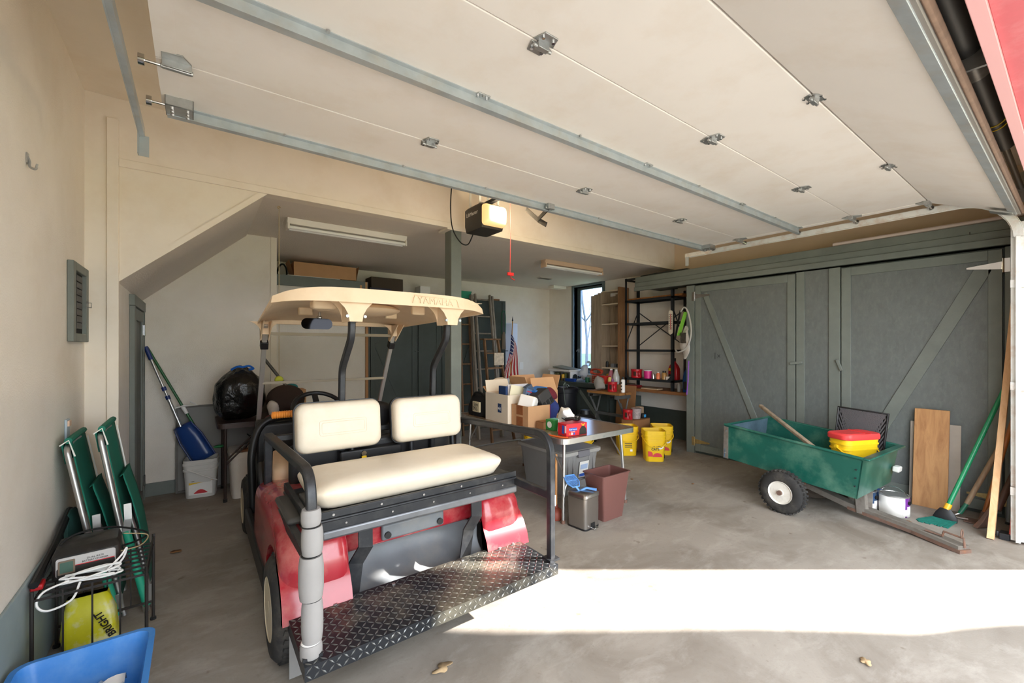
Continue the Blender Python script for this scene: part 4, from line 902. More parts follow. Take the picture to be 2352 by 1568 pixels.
def pail_print(t, w, d, h, full=True):
    """printed front face (local -y)"""
    sl = math.atan((0.93-0.815)*d/2/(0.69*h))
    M = T(0, -d*0.4465, h*0.42) @ R(PI/2-sl*1.0, 'X')
    def dec(poly, m, n, z=0.0015): part(B().prism(poly, 0.0, z, M), n, m, t, local=True)
    if full:
        text('TIDY', 0.042, M @ T(-0.01, 0.03, 0.002), PBLK, t, local=True, bold=0.0012); text('CATS', 0.042, M @ T(-0.005, -0.005, 0.002), PBLK, t, local=True, bold=0.0012)
        dec([(-w*0.34, -h*0.24), (-w*0.13, -h*0.24), (-w*0.14, -h*0.13), (-w*0.22, -h*0.08), (-w*0.34, -h*0.07)], PRED, 'red_print')
        dec([(w*0.08+0.06*math.cos(a), -h*0.25+0.05*math.sin(a)) for a in [PI*i/10 for i in range(11)]], PRED, 'red_print')
        dec([(w*0.21+0.042*math.cos(a), h*0.10+0.042*math.sin(a)) for a in [2*PI*i/16 for i in range(16)]], PWHT, 'white_badge')
        dec([(w*0.21+0.03*math.cos(a), h*0.10+0.03*math.sin(a)*0.8) for a in [2*PI*i/16 for i in range(16)]], mat('print_cat', (110, 96, 78), 0.5, var=0.5, scale=60), 'cat_print', 0.003)
        dec([(w*0.13+0.032*math.cos(a), h*0.24+0.032*math.sin(a)) for a in [2*PI*i/16 for i in range(16)]], PRED, 'red_badge')
        dec([(w*0.13+0.02*math.cos(a), h*0.24+0.02*math.sin(a)) for a in [2*PI*i/16 for i in range(16)]], PWHT, 'badge_centre', 0.003)
    else:
        for k in range(6): dec([(-w*0.2, h*(0.18-k*0.06)), (w*0.15, h*(0.18-k*0.06)), (w*0.15, h*(0.20-k*0.06)), (-w*0.2, h*(0.20-k*0.06))], PBLK, 'small_print')
        dec([(w*0.05, -h*0.26), (w*0.17, -h*0.26), (w*0.17, -h*0.19), (w*0.05, -h*0.19)], PWHT, 'barcode')
    # right-hand side face
    M2 = T(w*0.4365, 0, h*0.36) @ R(PI/2, 'Z') @ R(PI/2-sl, 'X')
    part(B().prism([(-d*0.22+0.0*1, -h*0.28), (d*0.26, -h*0.28), (d*0.26, -h*0.16)]+[(0.02+0.09*math.cos(a)*d/0.3, -h*0.16+0.07*math.sin(a)) for a in [PI*i/10 for i in range(1, 10)]]+[(-d*0.26, -h*0.16)], 0, 0.0015, M2), 'black_print', PBLK, t, local=True)
    part(B().prism([(0.06*d/0.3+0.04*math.cos(a), h*0.06+0.06*math.sin(a)) for a in [2*PI*i/14 for i in range(14)]], 0, 0.002, M2), 'red_badge', PRED, t, local=True)
t = litter_pail('litter_bucket', 'yellow bucket with a red lid riding in the green trailer', (4.86, 1.27, 0.295), -0.42, 0.40, 0.21, 0.385, YEL, lid=mat('lid_red', (226, 66, 66), 0.4))
# black mesh crate, grey wooden handle, odds and ends
t = thing('mesh_crate', 'black plastic lattice crate standing up behind the red lidded bucket', 'crate', (5.08, 1.36, 0.42))
A = V((5.165, 1.47, 0.90)); Bq = V((5.145, 1.085, 0.875)); Cq = V((5.105, 1.12, 0.44)); Dq = V((5.125, 1.50, 0.44))
part(B().tube([A, Bq, Cq, Dq], 0.012, 8, closed=True), 'rim', BLKP, t, smooth=True)
b = B(); nb = 17
for i in range(1, nb):
    for a0, a1, b0, b1 in (((A, Bq), (Dq, Cq), i/nb, min(1, i/nb+0.5)), ((A, Bq), (Dq, Cq), i/nb, max(0, i/nb-0.5))):
        p0 = a0[0].lerp(a0[1], b0); f = b1-b0; q = 0.5
        if abs(f) < 0.5-1e-6: q = abs(f)
        p1 = A.lerp(Dq, 0).lerp(A, 0)
        top = A.lerp(Bq, b0); bot = Dq.lerp(Cq, b1); full = abs(f)/0.5
        b.bar(top, top.lerp(bot.lerp(top, 0), full) if full < 1 else bot, 0.009, 0.006, up=(1, -0.2, 0))
        top2 = A.lerp(Bq, b1); 
    for s in (1, -1):
        st = Dq.lerp(Cq, i/nb); en_t = i/nb+s*0.5; fr = 1.0
        if en_t > 1: fr = (1-i/nb)/0.5; en_t = 1
        if en_t < 0: fr = (i/nb)/0.5; en_t = 0
        en = A.lerp(Bq, en_t); tgt = st.lerp(en, 1.0)
        e2 = Dq.lerp(Cq, en_t).lerp(A.lerp(Bq, en_t), fr); b.bar(st, e2, 0.009, 0.006, up=(1, -0.2, 0))
part(b, 'lattice', mat('crate_plastic', (84, 82, 84), 0.5), t, kind='stuff')
nrm = (Bq-A).cross(Cq-Bq).normalized(); nrm = nrm if nrm.x > 0 else -nrm
part(B().add([A+nrm*0.02, Bq+nrm*0.02, Cq+nrm*0.02, Dq+nrm*0.02, A+nrm*0.026, Bq+nrm*0.026, Cq+nrm*0.026, Dq+nrm*0.026], [(0,1,2,3),(7,6,5,4),(0,4,5,1),(1,5,6,2),(2,6,7,3),(3,7,4,0)]), 'back_sheet', mat('crate_inside', (30, 28, 28), 0.7), t)
solo(B().bar((5.05, 2.16, 0.845), (4.52, 1.40, 0.53), 0.038, 0.034), 'wooden_stick', WDD, 'grey weathered wooden stick sticking out of the green trailer', 'stick', bev=0.008)
solo(B().lathe([(0.0, 0), (0.05, 0.0), (0.06, 0.10), (0.064, 0.105), (0.064, 0.12), (0.0, 0.12)], 20, T(4.55, 1.22, 0.28)), 'paper_tub', PWHT, 'small white tub lying against the yellow bucket in the trailer', 'tub', smooth=True, ang=30)
t = thing('garden_hose_coil', 'dark hose and pale netting heaped under the trailer', 'hose', (4.98, 1.62, 0))
part(B().tube([(4.98+0.16*math.cos(a), 1.62+0.14*math.sin(a), 0.03+0.012*a/3) for a in [0.35*i for i in range(50)]], 0.016, 7), 'hose', mat('brown_hose', (66, 56, 46), 0.7), t, smooth=True)
solo(B().ell((4.98, 1.95, 0.10), (0.14, 0.10, 0.10), 14, 8, f=lumpy(0.04, 8, 5)), 'netting_bundle', mat('pale_cloth', (150, 132, 112), 0.9, var=0.25, scale=20), 'pale wrinkled cloth bundle on the floor behind the trailer wheel', 'cloth', smooth=True)
solo(B().box(5.12, 5.32, 1.10, 1.33, 0.0, 0.13), 'blue_bin', BLU, 'low blue plastic bin on the floor behind the trailer stand', 'bin', bev=0.02)

# ---- paint cans
def paint_can(loc, label, lab, r=0.105, h=0.185):
    t = thing('paint_can', label, 'paint can', loc, -1.05, 'paint cans by the trailer')
    part(B().lathe([(r*0.96, 0), (r, 0.004), (r, h-0.008), (r*1.03, h-0.004), (r*1.03, h), (r*0.90, h), (r*0.88, h-0.012), (r*0.80, h-0.012), (r*0.78, h-0.002), (r*0.55, h-0.006), (0, h-0.006)], 36, None), 'can', mat('tin', (196, 196, 194), 0.3, 0.85, var=0.08, scale=15), t, smooth=True, ang=30, local=True)
    def band(a0, a1, z0, z1, m, n, rr=1.006):
        k = 14; P = [[(r*rr*math.cos(a0+(a1-a0)*j/k), r*rr*math.sin(a0+(a1-a0)*j/k), z) for j in range(k+1)] for z in (z0, z1)]
        o = part(B().grid(P), n, m, t, smooth=True, local=True); mdf = o.modifiers.new('s', 'SOLIDIFY'); mdf.thickness = 0.001
    band(-PI*1.25, -PI*0.36, 0.01, h-0.012, PWHT if lab else PWHT, 'white_label')
    c = mat('purple_label', (104, 40, 130), 0.4) if lab else mat('navy_label', (34, 60, 92), 0.4)
    band(-PI*0.36, PI*0.02, 0.01, h-0.012, c, 'colour_label'); band(-PI*0.30, -PI*0.12, 0.012, h*0.55, PWHT, 'info_label', 1.014); band(-PI*0.42, -PI*0.30, 0.02, h*0.42, PWHT, 'info_label', 1.012)
    a = -0.75
    part(B().cyl((r*math.cos(a), r*math.sin(a), h*0.72), (r*1.10*math.cos(a), r*1.10*math.sin(a), h*0.72), 0.016, n=14), 'ear', BLKP, t, smooth=True, local=True)
    part(B().tube([(r*1.06*math.cos(a)*math.cos(q)*1.0, r*1.06*math.sin(a)*math.cos(q), h*0.72+0.115*math.sin(q)) for q in [PI*i/14 for i in range(15)]], 0.0025, 6), 'wire_bail', CHROME, t, smooth=True, local=True)
paint_can((5.02, 1.02, 0), 'paint can with white and purple label in front of the leaning boards', True)
paint_can((4.98, 1.235, 0), 'paint can with white and navy label half hidden by the trailer stand', False)

# ---- boards leaning on the cabinet
def leanboard(y0, y1, x0, x1, h, th, name, label, m, cat='board'):
    b = B().add([(x0, y0, 0), (x0, y1, 0), (x1, y1, h), (x1, y0, h), (x0+th, y0, 0), (x0+th, y1, 0), (x1+th, y1, h), (x1+th, y0, h)], [(0,1,2,3),(7,6,5,4),(0,4,5,1),(1,5,6,2),(2,6,7,3),(3,7,4,0)])
    return solo(b, name, m, label, cat, bev=0.003)
leanboard(0.745, 0.985, 5.48, 5.60, 0.905, 0.018, 'wood_board', 'knotty light brown wooden board leaning on the cabinet', wood('board_wood', (190, 142, 92), (150, 100, 58), (9, 9, 0.7), 2.2))
leanboard(0.675, 1.02, 5.55, 5.625, 0.775, 0.012, 'plaster_board', 'pale grey broken sheet behind the light brown board', mat('grey_sheet', (168, 158, 146), 0.85, var=0.08, scale=6))
# ---- broom, hoe, rakes, studs by the track
def pole(p0, p1, r, m, nm, t): return part(B().cyl(p0, p1, r, n=14), nm, m, t, smooth=True)
t = thing('broom', 'broom with green handle and teal bristles leaning in the corner', 'broom', (5.05, 0.76, 0))
p0, p1 = V((5.17, 0.695, 0.15)), V((5.61, 0.345, 1.36)); d = (p1-p0).normalized()
pole(p0, p1, 0.017, mat('green_handle', (28, 134, 88), 0.3), 'handle', t); pole(p0-d*0.045, p0+d*0.005, 0.023, mat('yellow_collar', (238, 176, 40), 0.4), 'collar', t)
hd_ = p0-d*0.07
part(B().loft([[tuple(hd_+V((0.02*math.cos(a)*k+0.0, 0.075*k*math.sin(a)*1.0, -0.05*q))) for a in [2*PI*i/14 for i in range(14)]] for k, q in ((0.45, -0.6), (0.8, 0.2), (1.05, 1.0), (1.0, 1.5))]), 'broom_head', BLKP, t, smooth=True)
BR = mat('teal_bristles', (22, 112, 98), 0.8, var=0.2, scale=40)
b = B(); random.seed(3)
for i in range(160):
    u = random.uniform(-1, 1); w = random.uniform(-1, 1); s0 = hd_+V((0.016*w, 0.07*u, -0.06)); e = V((5.045+0.05*w-0.03, hd_.y+0.04+0.10*u+0.02, 0.004)); b.bar(s0, e, 0.005, 0.005)
part(b, 'bristles', BR, t, kind='stuff')
t = thing('garden_hoe', 'hoe with bare wooden handle and curved green neck beside the broom', 'hoe', (5.40, 0.60, 0))
pole((5.40, 0.615, 0.13), (5.60, 0.29, 1.05), 0.019, wood('grey_handle', (166, 140, 112), (130, 104, 80)), 'handle', t); pole((5.375, 0.655, 0.04), (5.402, 0.611, 0.14), 0.016, mat('hoe_socket', (40, 110, 84), 0.4), 'socket', t)
part(B().tube(smooth_path([(5.375, 0.655, 0.04), (5.35, 0.685, 0.02), (5.33, 0.665, 0.012), (5.34, 0.60, 0.012)]), 0.008, 6), 'neck', ALU, t, smooth=True)
part(B().box(5.27, 5.40, 0.52, 0.62, 0.006, 0.014), 'blade', RUST, t)
t = thing('garden_rake', 'rake with shiny orange brown handle behind the pine stud', 'rake', (5.38, 0.50, 0))
pole((5.40, 0.515, 0.06), (5.60, 0.285, 1.30), 0.016, mat('varnished_handle', (172, 100, 44), 0.3, coat=0.4), 'handle', t); pole((5.39, 0.526, 0.02), (5.402, 0.512, 0.09), 0.02, RUST, 'socket', t)
solo(B().sweep([(4.985, 0.44, 0.0), (5.30, 0.385, 1.15), (5.60, 0.33, 2.30)], [(-0.028, -0.019), (0.028, -0.019), (0.028, 0.019), (-0.028, 0.019)], up=(0, 1, 0)), 'pine_stud', wood('stud_pine', (226, 184, 138), (204, 150, 100), (8, 8, 0.8), 3), 'new pine stud leaning upright next to the white track', 'stud')
t = thing('spade', 'rusty brown spade with thick wooden shaft behind the pine stud', 'spade', (5.20, 0.48, 0))
pole((5.27, 0.43, 0.16), (5.56, 0.27, 0.72), 0.024, mat('dark_shaft', (74, 50, 40), 0.5), 'shaft', t)
part(B().loft([[(5.17-0.06*0.3, 0.53, 0.004), (5.17+0.10, 0.47, 0.004), (5.19+0.10, 0.50, 0.012), (5.17, 0.56, 0.012)], [(5.18, 0.505, 0.05), (5.29, 0.445, 0.05), (5.30, 0.465, 0.06), (5.20, 0.53, 0.06)], [(5.25, 0.45, 0.20), (5.28, 0.42, 0.20), (5.29, 0.43, 0.21), (5.26, 0.46, 0.21)]]), 'blade', RUST, t, bev=0.004)
t = thing('steel_rod', 'grey metal pipe standing in the corner behind the garden tools', 'pipe', (5.50, 0.385, 0))
pole((5.50, 0.385, 0.0), (5.62, 0.36, 1.0), 0.016, mat('grey_pipe', (140, 146, 150), 0.4, 0.6), 'pipe', t); part(B().cyl((5.50, 0.385, 0.0), (5.503, 0.384, 0.02), 0.02, n=12), 'pipe_end', BLKP, t)
solo(B().sweep([(5.09, 0.345, 0.03), (5.14, 0.34, 0.16), (5.19, 0.335, 0.34), (5.21, 0.33, 0.52)], [(-0.04, -0.006), (0.04, -0.006), (0.04, 0.006), (-0.04, 0.006)], up=(0, 1, 0)), 'orange_shovel_blade', mat('orange_plastic', (206, 62, 36), 0.45), 'curved orange plastic shovel blade beside the white track', 'shovel', smooth=True)
solo(B().box(5.03, 5.13, 0.345, 0.40, 0.0, 0.05).cyl((5.04, 0.41, 0.02), (5.04, 0.41, 0.06), 0.012, n=10), 'metal_bracket', BLK, 'small dark metal bracket on the floor beside the track foot', 'bracket', bev=0.006)
# ================================================================== FOLDING TABLE AND WHAT IS ON AND UNDER IT
TTOP = mat('table_laminate', (124, 104, 86), 0.18, var=0.08, scale=3, stretch=(1, 0.2, 1))
ft = thing('folding_table', 'long folding table with metal edge beside the golf cart', 'table', (2.88, 3.42, 0))
tz = 0.735
part(B().prism(rrect(0.93, 1.75, 0.06, 5, 2.88, 3.425), tz-0.03, tz-0.001), 'table_top', TTOP, ft)
part(B().sweep([(x, y, tz-0.020) for x, y in rrect(0.945, 1.765, 0.068, 6, 2.88, 3.425)], [(-0.006, -0.022), (0.006, -0.022), (0.006, 0.023), (-0.006, 0.023)], closed=True), 'edge_band', ALU, ft)
for x in (2.51, 3.29):
    for y, sy in ((2.64, 1), (4.22, -1)):
        fx = 2.50 if x < 2.9 else 3.32
        lg = part(B().cyl((x+0.02*(1 if x < 2.9 else -1), y+sy*0.02, tz-0.04), (fx, y, 0.015), 0.014, n=12), 'leg', ALU, ft, smooth=True)
        part(B().cyl((fx, y, 0.0), (fx, y, 0.03), 0.018, n=12), 'leg_tip', mat('rubber_tip', (110, 80, 66), 0.7), lg, smooth=True)
for y, sy in ((2.64, 1), (4.22, -1)):
    part(B().tube(round_path([(2.505, y, 0.22), (2.53, y+0.002, 0.34), (3.29, y+0.002, 0.34), (3.318, y, 0.22)], 0.1, 6), 0.010, 8), 'leg_stretcher', ALU, ft, smooth=True)
    for x in (2.52, 3.30): part(B().cyl((x, y+sy*0.01, 0.42), (x, y+sy*0.24, tz-0.035), 0.007, n=8), 'folding_brace', ALU, ft, smooth=True)
    for z in (0,): part(B().box(2.6, 3.2, y+sy*0.21, y+sy*0.25, tz-0.06, tz-0.03), 'brace_bar', ALU, ft)
part(B().cyl((2.9, 2.532, tz-0.025), (2.9, 2.545, tz-0.025), 0.009, n=8), 'rivet', ZINC, ft)

def carton(name, label, x0, x1, y0, y1, z0, z1, m, flaps=(), th=0.006, cat='box', inner=None, rz=0.0):
    """open cardboard carton with walls and flaps; flaps: (side, length, angle from vertical outwards)"""
    t = thing(name, label, cat, ((x0+x1)/2, (y0+y1)/2, z0), rz)
    w, d, h = (x1-x0)/2, (y1-y0)/2, z1-z0
    b = B().box(-w, w, -d, d, 0, th).box(-w, -w+th, -d, d, th, h).box(w-th, w, -d, d, th, h).box(-w+th, w-th, -d, -d+th, th, h).box(-w+th, w-th, d-th, d, th, h)
    part(b, 'carton', m, t, local=True)
    for side, L, a in flaps:
        c, s_ = math.cos(a)*L, math.sin(a)*L; k = 0.012
        P = {'-x': [(-w, -d+k, h), (-w, d-k, h), (-w-s_, d-k*2, h+c), (-w-s_, -d+k*2, h+c)], '+x': [(w, -d+k, h), (w, d-k, h), (w+s_, d-k*2, h+c), (w+s_, -d+k*2, h+c)],
             '-y': [(-w+k, -d, h), (w-k, -d, h), (w-k*2, -d-s_, h+c), (-w+k*2, -d-s_, h+c)], '+y': [(-w+k, d, h), (w-k, d, h), (w-k*2, d+s_, h+c), (-w+k*2, d+s_, h+c)]}[side]
        o = part(B().add(P, [(0, 1, 2, 3)]), 'flap', m, t, local=True); md = o.modifiers.new('s', 'SOLIDIFY'); md.thickness = 0.004; md.offset = 0
    return t
CRM = mat('cream_card', (226, 212, 190), 0.7, var=0.03, scale=6)
t = carton('archive_box', 'cream cardboard box with a navy logo square on the folding table', 2.465, 2.80, 3.39, 3.79, tz, 1.02, CRM, (('+y', 0.13, 0.35),))
part(B().box(-0.1705, -0.168, -0.09, -0.03, 0.10, 0.19), 'logo_square', mat('navy_print', (26, 54, 100), 0.5), t, local=True)
text('aig', 0.045, T(-0.1715, -0.06, 0.145) @ R(-PI/2, 'Z') @ R(PI/2, 'X'), PWHT, t, local=True)
o = part(B().add([(-0.16, 0.196, 0.285), (0.16, 0.196, 0.285), (0.14, 0.26, 0.335), (-0.15, 0.28, 0.34)], [(0,1,2,3)]), 'flap', CARD, t, local=True); md = o.modifiers.new('s', 'SOLIDIFY'); md.thickness = 0.004
solo(B().box(2.50, 2.525, 3.47, 3.60, 0.79, 1.10), 'ring_binder', mat('navy_binder', (24, 54, 104), 0.4), 'navy blue ring binder standing in the cream box', 'binder', bev=0.004)
solo(B().box(2.53, 2.79, 3.475, 3.50, 0.79, 1.115), 'document_folder', mat('white_folder', (224, 220, 226), 0.5), 'white and purple folder standing behind the navy binder', 'folder', bev=0.003)
solo(B().bar((2.60, 3.435, 0.78), (2.66, 3.425, 1.095), 0.005, 0.26, up=(1, 0, 0)), 'file_folder', mat('manila_paper', (232, 222, 190), 0.6), 'tall ivory paper folder leaning in the cream box', 'folder')
t = carton('cardboard_box', 'brown taped cardboard box holding a black speaker on the folding table', 2.505, 2.775, 3.12, 3.38, tz, 0.935, CARD)
for z0, z1 in ((0.0, 0.09), (0.11, 0.2)): part(B().box(-0.1375, -0.1350, -0.05, 0.05, z0, z1), 'packing_tape', mat('brown_tape', (150, 92, 56), 0.25, var=0.15, scale=30), t, local=True)
t = thing('foam_block', 'white moulded foam block lying in the brown box', 'packing', (2.60, 3.235, 0.86))
part(B().cbox((0, 0, 0), (0.11, 0.17, 0.13), T(2.600, 3.24, 0.955) @ R(0.35, 'Y') @ R(0.5, 'Z')), 'block', mat('white_foam', (236, 232, 226), 0.7), t, bev=0.018, seg=3)
t = thing('speaker', 'black boxy desktop speaker tilted in the brown box', 'speaker', (2.72, 3.22, 0.85))
M = T(2.755, 3.225, 0.985) @ R(-0.5, 'Y') @ R(-0.1, 'X')
part(B().cbox((0, 0, 0), (0.15, 0.17, 0.16), M), 'body', mat('speaker_black', (44, 42, 42), 0.5), t, bev=0.008)
for k in range(3): part(B().cbox((-0.05+k*0.05, -0.087, -0.04), (0.03, 0.006, 0.05), M), 'vent_slot', BLKM, t)
solo(B().bar((2.70, 3.33, 1.05), (2.86, 3.34, 1.085), 0.16, 0.012), 'blue_folder', mat('bright_blue', (38, 124, 214), 0.4), 'bright blue plastic folder behind the black speaker', 'folder')
t = thing('toy_house', 'small blue and white toy house beside the black speaker', 'toy', (2.655, 3.34, 0.93))
M = T(2.665, 3.335, 1.02) @ R(0.3, 'Y')
part(B().cbox((0, 0, 0), (0.08, 0.05, 0.12), M), 'walls', mat('slate_blue', (92, 112, 144), 0.5), t, bev=0.003)
part(B().prism([(-0.055, 0.06), (0.055, 0.06), (0, 0.11)], -0.03, 0.03, M @ R(PI/2, 'X')), 'roof', mat('roof_slate', (70, 84, 104), 0.5), t)
for x in (-0.018, 0.018): part(B().cbox((x, -0.027, -0.01), (0.02, 0.004, 0.03), M), 'window', PBLK, t)
part(B().cbox((0, -0.027, 0.03), (0.06, 0.004, 0.008), M), 'trim', PRED, t)
t = carton('small_carton', 'tiny brown carton beside the taped cardboard box', 2.58, 2.68, 2.985, 3.09, tz, 0.80, CARDD); 
part(B().box(-0.05, 0.05, -0.0525, 0.0525, 0.062, 0.066), 'lid', CARDD, t, local=True)
# big open carton and a beige bag further back on the table
t = carton('open_carton', 'large open brown cardboard box with flaps up at the back of the table', 2.87, 3.25, 3.52, 3.86, tz, 1.02, CARD, (('-x', 0.17, 0.42), ('+x', 0.17, 0.35), ('-y', 0.15, -0.35), ('+y', 0.16, 0.3)))
for k in range(3): part(B().box(-0.12, -0.08, -0.1722, -0.170, 0.20-k*0.055, 0.24-k*0.055), 'printed_symbol', PBLK, t, local=True)
solo(B().box(2.88, 3.18, 3.905, 3.92, tz, 1.07), 'flat_cardboard', CARD, 'flat sheet of cardboard standing behind the open boxes', 'cardboard')
solo(B().ell((2.84, 4.06, 1.02), (0.12, 0.09, 0.12), 16, 12, f=lumpy(0.03, 9, 2)), 'sun_hat', mat('beige_cloth', (206, 190, 168), 0.85, var=0.08, scale=12), 'crumpled beige cloth hat on top of the table clutter', 'hat', smooth=True)
solo(B().box(2.70, 2.98, 3.97, 4.15, tz, 0.875), 'storage_carton', CARDD, 'brown closed carton under the beige hat', 'box', bev=0.004)
t = thing('tote_bag', 'black cloth tote bag with cream lettering panel on the table end', 'bag', (2.56, 4.05, tz))
def tot(p): n = noise.noise_vector(p*9)*0.018; return V((p.x+n.x, p.y+n.y, max(tz, p.z+n.z)))
b = B().loft([ring3([(2.575+0.09*s*math.cos(a), 4.045+0.235*s2*math.sin(a)) for a in [2*PI*i/28 for i in range(28)]], z) for s, s2, z in ((0.95, 0.95, tz), (1.05, 1.03, tz+0.04), (1.0, 0.95, tz+0.10), (0.85, 0.82, tz+0.16), (0.6, 0.68, tz+0.215), (0.35, 0.52, tz+0.245))])
b.v = [tuple(tot(V(p))) for p in b.v]
part(b, 'bag', mat('black_cloth', (20, 20, 21), 0.8, var=0.3, scale=14), t, smooth=True, ang=70)
part(B().box(2.468, 2.485, 3.92, 4.06, tz+0.05, tz+0.16), 'cream_panel', mat('cream_print', (222, 208, 172), 0.7, var=0.06, scale=20), t)
text('Joy', 0.07, lookM((2.466, 3.99, tz+0.13), (0, -1, 0), (0, 0, 1)), PBLK, t); text('Wo', 0.06, lookM((2.466, 4.0, tz+0.08), (0, -1, 0), (0, 0, 1)), PBLK, t)
part(B().tube(smooth_path([(2.56, 3.93, tz+0.20), (2.52, 3.97, tz+0.255), (2.51, 4.07, tz+0.25), (2.55, 4.16, tz+0.20)]), 0.012, 6), 'strap', mat('black_cloth', (20, 20, 21), 0.8), t, smooth=True)
solo(B().ell((2.96, 3.32, 0.86), (0.10, 0.10, 0.12), 14, 10, f=lumpy(0.04, 9, 8)), 'navy_jacket', mat('navy_cloth', (34, 50, 110), 0.85, var=0.2, scale=10), 'crumpled navy cloth beside the taped cardboard box', 'cloth', smooth=True)
solo(B().ell((3.03, 3.44, 0.99), (0.11, 0.08, 0.06), 14, 10, f=lumpy(0.03, 9, 9)), 'maroon_cloth', mat('maroon_cloth', (104, 28, 42), 0.85), 'dark red folded cloth on top of the navy cloth', 'cloth', smooth=True)
solo(B().box(2.79, 2.82, 3.16, 3.34, tz, 0.93), 'red_book', mat('red_cover', (150, 24, 40), 0.5), 'red book standing beside the taped cardboard box', 'book', bev=0.003)
# tissue box, white bag, red bin-liner box, black glasses, orange strap
t = thing('tissue_box', 'green and white tissue box at the front of the table', 'box', (2.66, 2.93, tz))
part(B().box(2.605, 2.715, 2.875, 2.985, tz, 0.83), 'box', mat('leaf_green', (48, 140, 66), 0.5), t, bev=0.003)
part(B().lathe([(0.0, 0.0), (0.03, 0.0), (0.03, 0.002)], 16, lookM((2.604, 2.93, 0.785), (0, -1, 0), (0, 0, 1))), 'round_print', PWHT, t)
part(B().box(2.66, 2.716, 2.874, 2.986, tz+0.001, 0.8305), 'teal_side', mat('aqua_print', (120, 192, 190), 0.5), t)
solo(B().ell((2.725, 2.84, 0.865), (0.07, 0.08, 0.08), 16, 12, f=lumpy(0.045, 11, 4)), 'paper_bag', mat('white_paper', (232, 230, 226), 0.7), 'crumpled white paper bag on top of the tissue box', 'bag', smooth=True)
solo(B().bar((2.60, 2.80, tz+0.003), (2.63, 2.82, 0.84), 0.004, 0.09, up=(1, 0.6, 0)), 'hang_tag', PWHT, 'white hang tag card leaning between tissue box and red box', 'card')
t = thing('bin_liner_box', 'red box of black bin liners at the corner of the table', 'box', (2.64, 2.67, tz), -0.09)
part(B().box(-0.115, 0.115, -0.06, 0.06, 0, 0.105), 'box', mat('box_red', (204, 34, 46), 0.45), t, local=True, bev=0.002)
part(B().box(-0.085, 0.0, -0.0612, -0.06, 0.045, 0.07), 'blue_band', mat('label_blue', (40, 84, 176), 0.5), t, local=True)
text('Multi Purpose', 0.016, T(-0.043, -0.0615, 0.057) @ R(PI/2, 'X'), PWHT, t, local=True); text('heavy duty', 0.011, T(-0.045, -0.0615, 0.037) @ R(PI/2, 'X'), PWHT, t, local=True)
part(B().prism([(0.025, 0.005), (0.11, 0.005), (0.105, 0.05), (0.08, 0.078), (0.055, 0.078), (0.03, 0.05)], 0.0602, 0.062, R(PI/2, 'X')), 'bag_picture', PBLK, t, local=True)
part(B().prism([(0.045, 0.098), (0.067, 0.075), (0.09, 0.098), (0.082, 0.10), (0.067, 0.085), (0.053, 0.10)], 0.0602, 0.0625, R(PI/2, 'X')), 'yellow_tie', YEL, t, local=True)
for k, c in enumerate((mat('label_orange', (226, 120, 60), 0.5), PWHT, mat('label_blue', (40, 84, 176), 0.5))): part(B().cbox((-0.08+k*0.025, -0.0607, 0.02), (0.017, 0.001, 0.017)), 'small_label', c, t, local=True)
part(B().box(-0.1165, -0.115, -0.03, 0.0, 0.02, 0.09), 'side_label', mat('label_blue', (40, 84, 176), 0.5), t, local=True); part(B().box(-0.1165, -0.115, -0.055, -0.04, 0.03, 0.09), 'side_label', PWHT, t, local=True)
t = thing('sunglasses', 'dark wraparound sunglasses lying on the red box', 'glasses', (2.64, 2.69, 0.842))
part(B().tube(smooth_path([(2.58, 2.70, 0.865), (2.62, 2.655, 0.875), (2.67, 2.64, 0.865), (2.715, 2.665, 0.872), (2.72, 2.72, 0.86)]), 0.016, 8), 'lens_frame', mat('glossy_black', (18, 16, 20), 0.1, coat=0.6), t, smooth=True)
part(B().tube(smooth_path([(2.58, 2.70, 0.865), (2.60, 2.76, 0.87), (2.66, 2.79, 0.86)]), 0.008, 6), 'temple', mat('glossy_black', (18, 16, 20), 0.1), t, smooth=True)
solo(B().sweep(smooth_path([(2.44, 2.98, tz+0.004), (2.445, 2.80, tz+0.004), (2.46, 2.66, tz+0.004), (2.50, 2.58, tz+0.004)]), [(-0.012, -0.003), (0.012, -0.003), (0.012, 0.003), (-0.012, 0.003)]), 'orange_strap', mat('orange_strap_plastic', (236, 104, 36), 0.5), 'orange strip lying along the table edge', 'strap')

# ---- under and in front of the table
TOTE = mat('grey_tote', (140, 138, 136), 0.5, var=0.04, scale=6); TLID = mat('grey_lid', (168, 164, 158), 0.5, var=0.04, scale=6)
t = thing('storage_tote', 'large grey plastic storage tote under the folding table', 'tote', (3.16, 3.42, 0))
part(B().loft([ring3(rrect(0.42, 0.62, 0.04, 4, 3.16, 3.42), 0.0), ring3(rrect(0.50, 0.72, 0.04, 4, 3.16, 3.42), 0.40), ring3(rrect(0.53, 0.75, 0.04, 4, 3.16, 3.42), 0.402), ring3(rrect(0.53, 0.75, 0.04, 4, 3.16, 3.42), 0.42)]), 'bin', TOTE, t, smooth=True, ang=30)
for x in (2.98, 3.05, 3.27, 3.34): part(B().box(x-0.012, x+0.012, 3.058, 3.085, 0.10, 0.40), 'rib', TOTE, t, bev=0.004)
ld = part(B().loft([ring3(rrect(0.555, 0.775, 0.045, 4, 3.16, 3.42), 0.415), ring3(rrect(0.555, 0.775, 0.045, 4, 3.16, 3.42), 0.445), ring3(rrect(0.50, 0.72, 0.04, 4, 3.16, 3.42), 0.455), ring3(rrect(0.48, 0.70, 0.04, 4, 3.16, 3.42), 0.445)]), 'lid', TLID, t, smooth=True, ang=30)
part(B().box(3.08, 3.24, 3.022, 3.05, 0.385, 0.450), 'latch', mat('latch_grey', (118, 116, 120), 0.5), t, bev=0.006)
